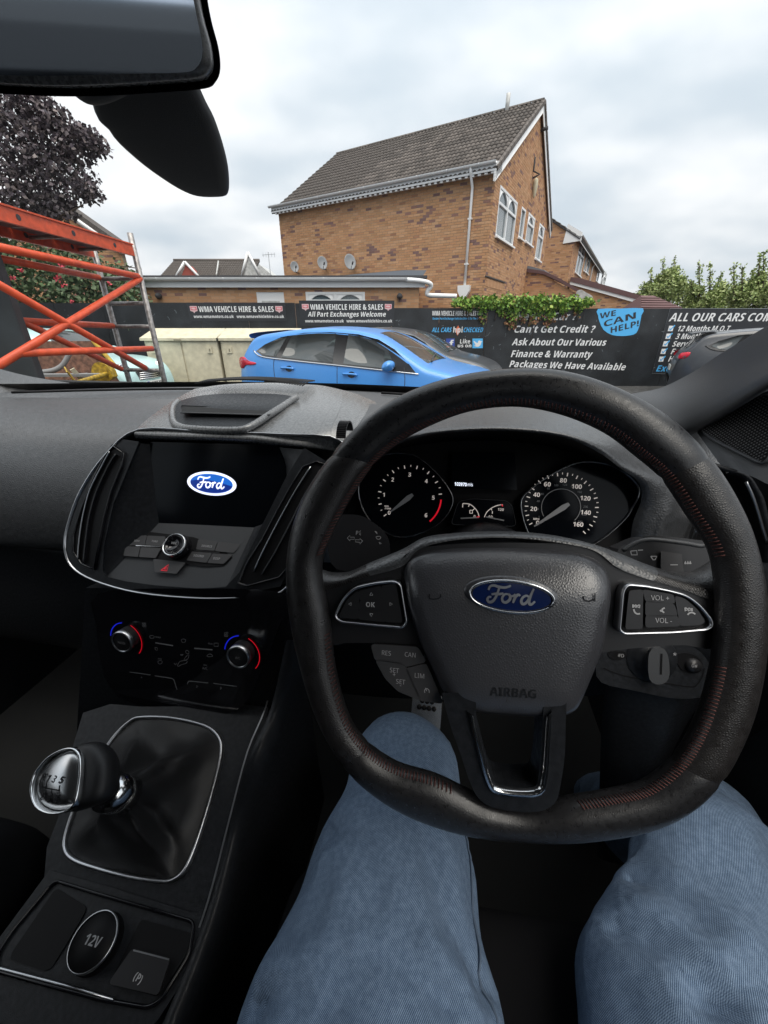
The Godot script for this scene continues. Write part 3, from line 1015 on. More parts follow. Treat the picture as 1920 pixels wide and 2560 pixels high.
func pv_(a: Array) -> PackedVector2Array:
	var o := PackedVector2Array()
	for i in range(0, a.size(), 2):
		o.append(Vector2(a[i], a[i + 1]))
	return o

func cabin_climate():
	var c := part("climate_panel", cabin)
	c.transform = Transform3D(Vector3(1.0000,0.0000,-0.0000),Vector3(-0.0000,0.9781,-0.2079),Vector3(0.0000,0.2079,0.9781),Vector3(-0.3749,0.9885,-0.3720))
	flat("backing", c, pv([-1741,685,1764,1086,1546,176,1226,-1133,-2453,-2358]), -0.12, -0.02, "trim")
	flat("module", c, curve2(pv([-1289,710,-1389,172,-1420,-325,-1377,-745,-1240,-983,-1083,-1088,-301,-1123,461,-1061,756,-959,1000,-734,1277,-126,1566,619,1648,1057,171,955]), 3), -0.06, 0.0, "gloss", 0.003)
	for k in [[Vector2(-0.0844,0.0080), "AUTO", 0.01726, Vector2(-0.0912,0.0008)], [Vector2(0.1030,0.0110), "A/C", 0.01751, Vector2(0.1004,0.0053)]]:
		var r: float = k[2]
		mk("temperature_knob", lathe_mesh(pv_([r * 0.98, 0.0, r * 0.96, 0.012, r * 0.90, 0.0155, r * 0.80, 0.0162, 0.0, 0.0160]), 36), M.button, c, at2(k[0]))
		mk("knob_ring", lathe_mesh(pv_([r * 1.0, 0.0115, r * 0.99, 0.0165, r * 0.90, 0.0178, r * 0.84, 0.0165]), 36), M.chrome_dull, c, at2(k[0]))
		words("knob_print", c, [[k[1], k[0] + Vector2(0, -0.001), 0.0036]], "print_dim", 0.0168, false)
		lines("cold_arc", c, [ellipse(k[3], r * 1.55, r * 1.7, 16, 1.7, 3.0)], 0.0016, "lit_blue", 0.0012)
		lines("warm_arc", c, [ellipse(k[3], r * 1.55, r * 1.7, 20, -0.75, 1.15)], 0.0012, "print_red", 0.0012)
	lines("bright_line", c, [pv([-409,36,-115,31]), pv([238,38,532,57])], 0.0018, "print_dim", 0.001)
	lines("button_edge", c, [curve2(pv([-933,-553,-564,-544]), 2, false), curve2(pv([-488,-548,-239,-547,-166,-562,-143,-653,-124,-734]), 3, false), curve2(pv([65,-605,85,-560,134,-543,418,-524]), 3, false), curve2(pv([507,-517,886,-508]), 2, false)], 0.0011, "print_dim", 0.001)
	words("symbol_print", c, [["MAX", Vector2(0.0396,-0.0224), 0.0016], ["A/C", Vector2(0.0386,-0.0280), 0.0040], ["P", Vector2(0.0227,-0.0627), 0.0042], ["P", Vector2(0.0625,-0.0587), 0.0042], ["REAR", Vector2(0.0507,0.0152), 0.0022], ["FRONT", Vector2(-0.0355,0.0136), 0.0022], ["MAX", Vector2(-0.0363,-0.0234), 0.0020], ["A", Vector2(-0.0728,-0.0618), 0.0030]], "print_dim", 0.001, false)
	# seated figure, fans and screens drawn in thin lines
	var hd := Vector2(0.0115,-0.0044)
	lines("symbol_line", c, [ellipse(hd, 0.0028, 0.0028, 14), curve2(pv([124,-88,101,-110,51,-171,62,-188,112,-161,138,-96,118,-89]), 2, false), curve2(pv([100,-203,78,-239,-12,-280,-55,-314,-72,-300,-25,-223,93,-188]), 2, false), curve2(pv([-8,-108,45,-94,17,-114,-8,-108]), 2, false), curve2(pv([-130,-271,-101,-294,-89,-260]), 2, false),
		curve2(pv([-496,135,-454,154,-418,146,-432,112,-486,105,-496,135]), 2, false), curve2(pv([35,152,71,170,106,162,91,118,44,112,35,152]), 2, false), curve2(pv([568,171,634,181,630,129,564,119,568,171]), 1, false), curve2(pv([-403,-281,-363,-261,-327,-269,-348,-313,-397,-321,-403,-281]), 2, false), ellipse(Vector2(-0.0405,-0.0065), 0.0022, 0.0024, 14), curve2(pv([434,-59,462,-32,501,-20,527,-45,511,-61,446,-71,434,-59]), 2, false),
		ellipse(Vector2(-0.0577,0.0334), 0.0014, 0.0014, 10), ellipse(Vector2(-0.0545,0.0338), 0.0014, 0.0014, 10), ellipse(Vector2(-0.0580,0.0294), 0.0014, 0.0014, 10), ellipse(Vector2(-0.0547,0.0299), 0.0014, 0.0014, 10), ellipse(Vector2(0.0760,0.0356), 0.0014, 0.0014, 10), ellipse(Vector2(0.0790,0.0366), 0.0014, 0.0014, 10), ellipse(Vector2(0.0753,0.0320), 0.0014, 0.0014, 10), ellipse(Vector2(0.0783,0.0324), 0.0014, 0.0014, 10)], 0.0006, "print_dim", 0.001).set_meta("kind", "stuff")

func cabin_console():
	var c := part("centre_console", cabin)
	c.transform = Transform3D(Vector3(1.0000,0.0000,-0.0000),Vector3(-0.0000,0.3584,-0.9336),Vector3(0.0000,0.9336,0.3584),Vector3(-0.3959,0.8798,-0.3300))
	flat("top_panel", c, curve2(pv([-1333,-129,-519,57,586,218,1452,344,1435,-217,1516,-1015,1590,-1706,1536,-1902,590,-1872,-518,-1804,-779,-1234]), 2), -0.20, -0.001, "trim", 0.006)
	lines("edge_strip", c, [curve2(pv([1419,1176,1476,381,1435,-217,1516,-1015,1590,-1706,1572,-2223,1478,-2615]), 4, false)], 0.0022, "chrome_dull", 0.0035)
	var side := ST()
	var e0 := v3([-2016,10332,-3700,-2204,9391,-3350,-2263,9204,-2800,-2424,8450,-2348,-2353,8200,-1706,-2339,8100,-1207,-2355,8050,-806])
	var e1 := []
	var e2 := []
	for p in e0:
		e1.append(p + Vector3(0.018, -0.03, 0.0))
		e2.append(p + Vector3(0.03, -0.36, 0.0))
	mk("side_panel", sheet([e0, e1, e2], 3, 3), M.trim, cabin)
	# tray behind the lever
	var t := part("storage_tray", cabin)
	t.transform = Transform3D(Vector3(1.0000,0.0000,-0.0000),Vector3(-0.0000,0.1736,-0.9848),Vector3(0.0000,0.9848,0.1736),Vector3(-0.3554,0.8050,-0.0972))
	flat("tray_panel", t, pv([-909,643,-124,639,493,620,1061,605,1222,681,1242,234,1120,-89,998,-278,-774,-407,-1007,-253,-973,73]), -0.12, 0.0, "trim", 0.002)
	mk("tray_rim", frame_mesh(rounded(pv([-753,573,-177,558,1102,541,1181,329,1078,16,985,-43,496,-79,-765,-104,-865,-20,-866,137]), 0.006), 0.004, -0.002, 0.004), M.gloss, t)
	flat("pocket", t, rounded(pv([-700,542,-182,456,-189,206,-208,-14,-269,-37,-706,-31,-736,13]), 0.006), -0.03, 0.0015, "black")
	var sc := Vector2(0.0154,0.0236)
	var sr := 0.02420
	mk("socket_cover", lathe_mesh(pv_([sr * 1.02, 0.0, sr * 1.0, 0.012, sr * 0.93, 0.0145, 0.0, 0.0145]), 36), M.black, t, at2(sc))
	mk("socket_ring", lathe_mesh(pv_([sr * 1.0, 0.0125, sr * 0.98, 0.0155, sr * 0.94, 0.0155]), 36), M.chrome_dull, t, at2(sc))
	words("socket_print", t, [["12V", sc, 0.008]], "print_dim", 0.0148)
	flat("switch_well", t, rounded(pv([502,478,1141,475,1173,326,1053,16,490,2]), 0.004), -0.002, 0.0022, "black")
	flat("brake_switch", t, rounded(pv([592,253,1028,260,1057,33,518,14]), 0.003), 0.0, 0.008, "button", 0.001)
	lines("switch_edge", t, [pv([607,252,1032,258])], 0.0012, "chrome_dull", 0.0084)
	words("brake_print", t, [["(P)", Vector2(0.0794,0.0091), 0.0055, -0.2]], "print", 0.0085)
	mk("bright_strip", tube_mesh(v3([-4574,8070,-858,-4292,8072,-864,-3600,8074,-880,-2936,8076,-892]), 0.0014, 6), M.chrome_dull, t, (Transform3D(Vector3(1.0000,0.0000,-0.0000),Vector3(-0.0000,0.1736,-0.9848),Vector3(0.0000,0.9848,0.1736),Vector3(-0.3554,0.8050,-0.0972))).affine_inverse())
	# gear lever: chrome frame, gaiter, collar, knob
	var g := part("gear_lever", cabin)
	var fr := curve2(pv([-684,-733,-668,-526,-629,-304,-528,-121,-404,-56,-17,1,358,6,682,-24,878,-99,996,-217,1066,-429,1116,-750,1153,-1107,1163,-1353,1145,-1500,1073,-1583,936,-1621,488,-1651,-40,-1646,-309,-1620,-455,-1558,-535,-1453,-605,-1248,-673,-961]), 3)
	mk("gaiter_frame", frame_mesh(fr, 0.0055, -0.004, 0.0045), M.chrome_dull, g, Transform3D(Vector3(1.0000,0.0000,-0.0000),Vector3(-0.0000,0.3584,-0.9336),Vector3(0.0000,0.9336,0.3584),Vector3(-0.3959,0.8798,-0.3300)))
	var top := (Transform3D(Vector3(1.0000,0.0000,-0.0000),Vector3(-0.0000,0.3584,-0.9336),Vector3(0.0000,0.9336,0.3584),Vector3(-0.3959,0.8798,-0.3300))).affine_inverse() * Vector3(-0.3524,0.9450,-0.2013)
	var rows := []
	for k in 9:
		var s := k / 8.0
		var row := []
		for i in fr.size():
			var q := fr[i].lerp(Vector2(top.x, top.y), pow(s, 0.8) * 0.94)
			var a := TAU * i / fr.size()
			var z := lerpf(0.0, top.z, pow(s, 1.5)) + 0.009 * sin(a * 6.0 + s * 5.0) * sin(PI * s) + 0.012 * sin(a * 3.0 + 1.0) * sin(PI * s) + 0.007 * absf(sin(a * 4.0 - s * 6.0 + 0.6)) * sin(PI * s)
			row.append(Vector3(q.x, q.y, z))
		rows.append(row)
	var st := ST()
	grid_mesh(st, rows, true, false, true)
	mk("gaiter", fin(st), M.gaiter, g, Transform3D(Vector3(1.0000,0.0000,-0.0000),Vector3(-0.0000,0.3584,-0.9336),Vector3(0.0000,0.9336,0.3584),Vector3(-0.3959,0.8798,-0.3300)))
	var kp := Vector3(-0.3460,1.0150,-0.1704)
	var lp := Vector3(-0.3413,0.9500,-0.1974)
	var ax := (lp - kp).normalized()
	mk("lever_sleeve", tube_mesh([lp - ax * 0.012, lp + ax * 0.02], 0.019, 20), M.chrome, g)
	mk("lever_neck", tube_mesh([kp, kp.lerp(lp, 0.5), lp], [0.016, 0.0125, 0.0130], 20), M.black, g)
	# knob: an egg with a bright face plate and the shift pattern
	var kx := Transform3D(Vector3(0.9703,0.0000,0.2419),Vector3(0.1906,0.6157,-0.7646),Vector3(-0.1489,0.7880,0.5974),Vector3(-0.3441,1.0250,-0.1651))
	var outl := curve2(pv([-295,-176,-348,-93,-363,21,-311,134,-192,232,-85,319,60,365,203,336,327,265,438,131,454,5,311,-117,138,-213,-30,-252,-167,-239]), 3)
	var kb := dome(outl, Vector2(0.0000,0.0027), -0.030, 0.0, [[0.60, -0.3], [0.85, 0.05], [0.97, 0.35], [1.0, 0.55], [0.98, 0.75], [0.92, 0.9], [0.8, 0.985], [0.5, 1.0], [0.0, 1.0]])
	mk("knob", kb, M.gaiter, g, kx)
	var face := curve2(pv([-266,-162,-329,-57,-300,86,-197,197,-87,255,14,255,105,197,212,72,282,-60,226,-136,73,-208,-110,-226]), 3)
	mk("face_plate", dome(face, Vector2(-0.0027,-0.0007), -0.003, 0.0068, [[1.0, 0.0], [0.94, 0.28], [0.85, 0.5], [0.7, 0.72], [0.5, 0.88], [0.25, 0.97], [0.0, 1.0]]), M.alloy, g, kx)
	mk("face_rim", frame_mesh(face, 0.0022, -0.002, 0.0042), M.chrome, g, kx)
	var kw := part("shift_print", g)
	words("pattern", g, [["R", Vector2(-0.0177,-0.0015), 0.0058], ["1", Vector2(-0.0111,-0.0003), 0.0058], ["3", Vector2(-0.0041,0.0017), 0.0058], ["5", Vector2(0.0044,0.0041), 0.0058], ["2", Vector2(-0.0058,-0.0132), 0.0058], ["4", Vector2(0.0018,-0.0115), 0.0058], ["6", Vector2(0.0098,-0.0090), 0.0058]], "black", 0.0068).transform = kx
	lines("pattern_line", g, [pv([-180,-54,-147,-88]), pv([-147,-88,83,-29]), pv([-107,-33,-65,-98]), pv([-29,-16,13,-80]), pv([54,3,98,-53])], 0.0009, "black", 0.0066).transform = kx
	kw.queue_free()
	g.remove_child(kw)
	# pedal in the footwell
	var pd := part("pedal", cabin, "metal pedal with rubber studs below the steering wheel")
	var px := Transform3D(Basis(Vector3.RIGHT, deg_to_rad(-40)), Vector3(-0.0059,0.8601,-0.4300))
	mk("plate", prism_mesh(rounded(rect(-0.022, -0.032, 0.022, 0.030), 0.012), -0.006, 0.0, 0.002), M.alloy, pd, px)
	for i in 7:
		mk("stud", lathe_mesh(pv_([0.004, 0.0, 0.0035, 0.003, 0.0, 0.0035]), 10), M.black, pd, px * Transform3D(Basis.IDENTITY, Vector3(-0.012 + (i % 4) * 0.008 + (0.004 if i > 3 else 0.0), 0.014 if i > 3 else 0.004, 0.0)))
	mk("arm", tube_mesh([px * Vector3(0, 0.0, -0.008), px * Vector3(0, 0.09, -0.05), px * Vector3(0, 0.2, -0.06)], 0.009, 8), M.black, pd)

func dial_text(st: SurfaceTool, list: Array, hgt: float, z: float):
	for a in list:
		text_into(st, a[0], hgt, at2(a[1], z), true)

func ticks(st: SurfaceTool, c: Vector2, r0: float, r1: float, a0: float, a1: float, n: int, w: float, z: float, minor := 0.55):
	for i in n + 1:
		var a := lerpf(a0, a1, float(i) / n)
		var d := Vector2(cos(a), sin(a))
		var k := 1.0 if i % 2 == 0 else minor
		ribbon(st, PackedVector2Array([c + d * r1, c + d * lerpf(r1, r0, k)]), w * (1.0 if i % 2 == 0 else 0.7), z)

func cabin_cluster():
	var c := part("instrument_cluster", cabin)
	c.transform = Transform3D(Vector3(1.0000,0.0000,-0.0000),Vector3(-0.0000,0.9272,-0.3746),Vector3(0.0000,0.3746,0.9272),Vector3(0.0488,1.2134,-0.4711))
	flat("backplate", c, pv([-1988,-1163,-1975,-216,-1652,594,-329,910,860,871,1663,645,2014,372,2074,-750]), -0.05, -0.02, "black")
	# rev counter on the left, speedometer on the right, each inside a thin bright rim
	var lo := curve2(pv([-1386,551,-1288,585,-1164,601,-997,591,-902,561,-742,457,-579,309,-468,174,-409,66,-407,-36,-453,-152,-546,-272,-681,-376,-881,-476,-1067,-513,-1217,-484,-1416,-384,-1542,-256,-1628,-103,-1671,64,-1658,201,-1571,364,-1482,473]), 2)
	flat("dial_face", c, lo, -0.02, -0.002, "lens")
	mk("dial_rim", frame_mesh(lo, 0.0011, -0.004, 0.0012), M.chrome_dull, c)
	var ro := curve2(pv([1217,613,1338,609,1490,580,1646,498,1764,399,1820,318,1813,201,1765,91,1717,-20,1594,-181,1429,-347,1236,-464,930,-514,714,-455,572,-287,489,-70,470,96,550,213,745,390,940,522,1097,595]), 2)
	flat("dial_face", c, ro, -0.02, -0.002, "lens")
	mk("dial_rim", frame_mesh(ro, 0.0013, -0.004, 0.0016), M.chrome_dull, c)
	var st := ST()
	var th := 0.00534
	dial_text(st, [["0", Vector2(-0.1234,-0.0200)], ["1", Vector2(-0.1320,0.0038)], ["2", Vector2(-0.1215,0.0250)], ["3", Vector2(-0.0992,0.0330)], ["4", Vector2(-0.0766,0.0257)], ["5", Vector2(-0.0655,0.0044)], ["6", Vector2(-0.0735,-0.0196)]], th, 0.0)
	text_into(st, "rpm", th * 0.42, at2(Vector2(-0.1277,-0.0111)), true)
	text_into(st, "x1000", th * 0.42, at2(Vector2(-0.1257,-0.0144)), true)
	var tc := Vector2(-0.0973,0.0027)
	var tr := 0.04321
	var sh := 0.00550
	dial_text(st, [["0", Vector2(0.0685,-0.0185)], ["20", Vector2(0.0621,-0.0010)], ["40", Vector2(0.0641,0.0172)], ["60", Vector2(0.0758,0.0312)], ["80", Vector2(0.0944,0.0372)], ["100", Vector2(0.1108,0.0306)], ["120", Vector2(0.1223,0.0167)], ["140", Vector2(0.1243,-0.0010)], ["160", Vector2(0.1170,-0.0166)]], sh, 0.0)
	text_into(st, "MPH", sh * 0.45, at2(Vector2(0.0665,-0.0137)), true)
	text_into(st, "120", sh * 0.62, at2(Vector2(0.0218,-0.0049)), true)
	text_into(st, "60", sh * 0.62, at2(Vector2(0.0096,-0.0152)), true)
	text_into(st, "0", sh * 0.62, at2(Vector2(-0.0105,-0.0161)), true)
	mk("dial_numerals", st.commit(), M.print_lit, c)
	st = ST()
	ticks(st, tc, tr * 0.90, tr, deg_to_rad(220), deg_to_rad(10), 18, 0.0013, 0.0)
	var sc := Vector2(0.0950,0.0031)
	var sr := 0.04408
	ticks(st, sc, sr * 0.90, sr, deg_to_rad(214), deg_to_rad(-44), 32, 0.0012, 0.0)
	st.generate_normals()
	mk("dial_marks", st.commit(), M.print_lit, c)
	lines("red_line", c, [ellipse(tc, tr * 0.97, tr * 0.97, 24, deg_to_rad(0), deg_to_rad(-46))], 0.0020, "print_red", 0.0002)
	var ir := 0.02325
	lines("inner_ring", c, [ellipse(sc + Vector2(-0.0004, 0.0002), ir, ir, 44, deg_to_rad(213), deg_to_rad(-40))], 0.0008, "print_dim", 0.0)
	st = ST()
	for i in 13:
		var a := deg_to_rad(lerpf(208, -34, i / 12.0))
		text_into(st, str(i * 20), sh * 0.42, at2(sc + Vector2(cos(a), sin(a)) * ir * 1.24), false)
	mk("inner_numerals", st.commit(), M.print_dim, c)
	# needles
	for nd in [[Vector2(-0.0954,0.0047), Vector2(-0.1205,-0.0179)], [Vector2(0.1000,0.0065), Vector2(0.0641,-0.0226)]]:
		var a: Vector2 = nd[0]
		var d: Vector2 = (nd[1] - a).normalized()
		var n := Vector2(-d.y, d.x)
		var ln: float = a.distance_to(nd[1])
		mk("needle", prism_mesh(PackedVector2Array([a - d * 0.003 + n * 0.0016, a + d * 0.004 + n * 0.0030, a + d * ln * 0.35 + n * 0.0024, a + d * ln + n * 0.0004, a + d * ln - n * 0.0004, a + d * ln * 0.35 - n * 0.0024, a + d * 0.004 - n * 0.0030, a - d * 0.003 - n * 0.0016]), 0.002, 0.0045, 0.0004), M.print_dim, c)
	# small gauges between the dials
	var gp := rounded(pv([-325,11,-156,60,282,68,355,3,424,-244,147,-272,-396,-288]), 0.005)
	flat("gauge_panel", c, gp, -0.01, -0.001, "lens")
	mk("gauge_rim", frame_mesh(gp, 0.0008, -0.002, 0.0006), M.trim_soft, c)
	var g1 := curve2(pv([-268,-5,-179,-7,-105,-59,-65,-113,-47,-163]), 3, false)
	var g2 := curve2(pv([20,-163,49,-90,113,-29,179,4,237,17]), 3, false)
	lines("gauge_arc", c, [g1, g2, pv([-268,-5,-267,-56]), pv([-184,-13,-192,-42]), pv([-113,-59,-134,-84]), pv([90,-44,108,-66]), pv([-172,-87,-169,-126,-136,-124,-139,-84,-172,-87]), pv([114,-77,117,-110])], 0.0011, "print_lit", 0.0002)
	lines("gauge_needle", c, [pv([-281,-201,-46,-171]), pv([270,-186,41,-156])], 0.0016, "print_dim", 0.0006)
	lines("gauge_red", c, [pv([-77,-165,-41,-162]), pv([221,21,239,-5])], 0.0013, "print_red", 0.0006)
	# trip display with the mileage
	flat("trip_display", c, pv([-453,657,336,696,404,216,-432,189]), -0.012, -0.0035, "lens")
	st = ST()
	text_into(st, "103970", 0.00454, at2(Vector2(-0.0315,0.0245), -0.003), true, 1.0, 0.0, 1, 0.01588)
	text_into(st, "mls", 0.00397, at2(Vector2(-0.0193,0.0247), -0.003), false, 1.0, 0.0, 1, 0.00680)
	mk("mileage_print", st.commit(), M.lit_white, c)

func cabin_stalks():
	# indicator stalk left of the column, wiper stalk right of it
	var s := part("indicator_stalk", cabin)
	s.transform = Transform3D(Vector3(1.0000,0.0000,-0.0000),Vector3(-0.0000,0.9135,-0.4067),Vector3(0.0000,0.4067,0.9135),Vector3(-0.0891,1.2130,-0.3600))
	flat("lever", s, curve2(pv([-333,181,-209,196,-49,203,50,175,177,102,268,2,301,-114,285,-234,48,-305,-223,-331,-311,-145]), 3), -0.02, 0.006, "button", 0.004)
	mk("bright_edge", tube_mesh(curve(lift(pv([-297,190,-187,204,-48,209,33,192,121,147]), 0.004), 4), 0.0016, 6), M.chrome_dull, s)
	var tl := Vector2(-0.0054,-0.0019)
	words("stalk_print", s, [["P", Vector2(-0.0034,0.0046), 0.0042]], "print", 0.0066, false)
	lines("stalk_symbol", s, [curve2(pv([-139,-17,-110,14,-108,-5,-60,-1,-58,-24,-107,-28,-105,-47,-139,-17]), 1, false), curve2(pv([34,-35,1,-10,2,-26,-46,-26,-44,-52,4,-52,5,-71,34,-35]), 1, false), pv([-11,60,7,76]), pv([-10,48,11,50]), pv([-9,37,11,27]), curve2(pv([178,24,189,2,213,-1,231,19,216,32,178,24]), 2, false), curve2(pv([160,84,184,72,190,53,160,84]), 1, false), curve2(pv([216,-33,245,-45,226,-51,216,-33]), 1, false)], 0.0005, "print", 0.0066)
	var w := part("wiper_stalk", cabin)
	w.transform = Transform3D(Vector3(1.0000,0.0000,-0.0000),Vector3(-0.0000,0.9135,-0.4067),Vector3(0.0000,0.4067,0.9135),Vector3(0.1985,1.2435,-0.3300))
	flat("lever", w, curve2(pv([-422,-54,-334,16,-256,62,-176,86,5,85,204,75,272,87,297,78,311,-30,292,-142,227,-181,29,-190,-275,-198]), 3), -0.025, 0.006, "button", 0.004)
	mk("bright_edge", tube_mesh(curve(lift(pv([-418,-29,-322,46,-235,83,-126,90,72,80,189,68,227,82,250,89]), 0.005), 4), 0.0022, 6), M.trim_soft, w)
	flat("sleeve", w, pv([-117,-13,27,-22,54,-166,-104,-160]), 0.0, 0.009, "button_soft", 0.001)
	lines("stalk_symbol", w, [pv([-48,-113,10,-107]), curve2(pv([-207,-54,-158,-50,-170,-81,-185,-83,-207,-54]), 1, false), curve2(pv([-370,-24,-322,-14,-314,-52,-359,-56,-370,-24]), 1, false), pv([-312,-11,-272,-5]), curve2(pv([62,-93,65,-71,73,-92,62,-93]), 1, false), curve2(pv([81,-91,84,-69,93,-90,81,-91]), 1, false), curve2(pv([99,-89,102,-67,110,-88,99,-89]), 1, false)], 0.0008, "print", 0.0096)
	# light switch panel low on the right
	var l := part("light_switch_panel", cabin)
	l.transform = Transform3D(Vector3(1.0000,0.0000,-0.0000),Vector3(-0.0000,0.9135,-0.4067),Vector3(0.0000,0.4067,0.9135),Vector3(0.2707,1.0503,-0.4000))
	flat("panel", l, curve2(pv([-647,74,-265,172,154,212,378,180,512,44,546,-105,525,-263,476,-324,205,-373,-221,-343,-587,-301,-646,-117]), 3), -0.04, 0.0, "trim", 0.005)
	lines("panel_joint", l, [curve2(pv([-606,-160,-375,-222,54,-247,388,-252,453,-212,499,-112,516,-2]), 3, false)], 0.0014, "black", 0.0006)
	var kc := Vector2(-0.0070,0.0034)
	var kr := 0.01943
	mk("rotary_base", lathe_mesh(pv_([kr * 1.5, 0.0, kr * 1.45, 0.002, kr * 1.05, 0.0022, kr * 1.0, 0.006, 0.0, 0.006]), 36), M.trim, l, at2(kc))
	mk("rotary_grip", prism_mesh(curve2(pv([-144,152,-93,197,-36,167,2,36,8,-115,-55,-170,-119,-141,-146,15]), 3), 0.004, 0.017, 0.004), M.trim_soft, l)
	lines("grip_groove", l, [pv([-56,164,-42,-85])], 0.0022, "black", 0.0175)
	mk("fog_button", lathe_mesh(pv_([0.0085, 0.0, 0.008, 0.006, 0.0, 0.0062]), 20), M.button, l, at2(Vector2(0.0380,0.0023)))
	flat("button_well", l, curve2(pv([205,110,298,153,409,137,484,55,479,-38,387,-82,289,-65,221,3]), 3), -0.002, 0.0012, "black")
	flat("button_well", l, curve2(pv([-571,37,-487,72,-372,79,-353,26,-449,-34,-537,-22]), 3), -0.002, 0.0012, "black")
	words("switch_print", l, [["0#", Vector2(0.0368,0.0030), 0.0040], ["#D", Vector2(-0.0446,0.0046), 0.0040], ["*", Vector2(0.0146,0.0129), 0.006]], "print_dim", 0.0068, false)

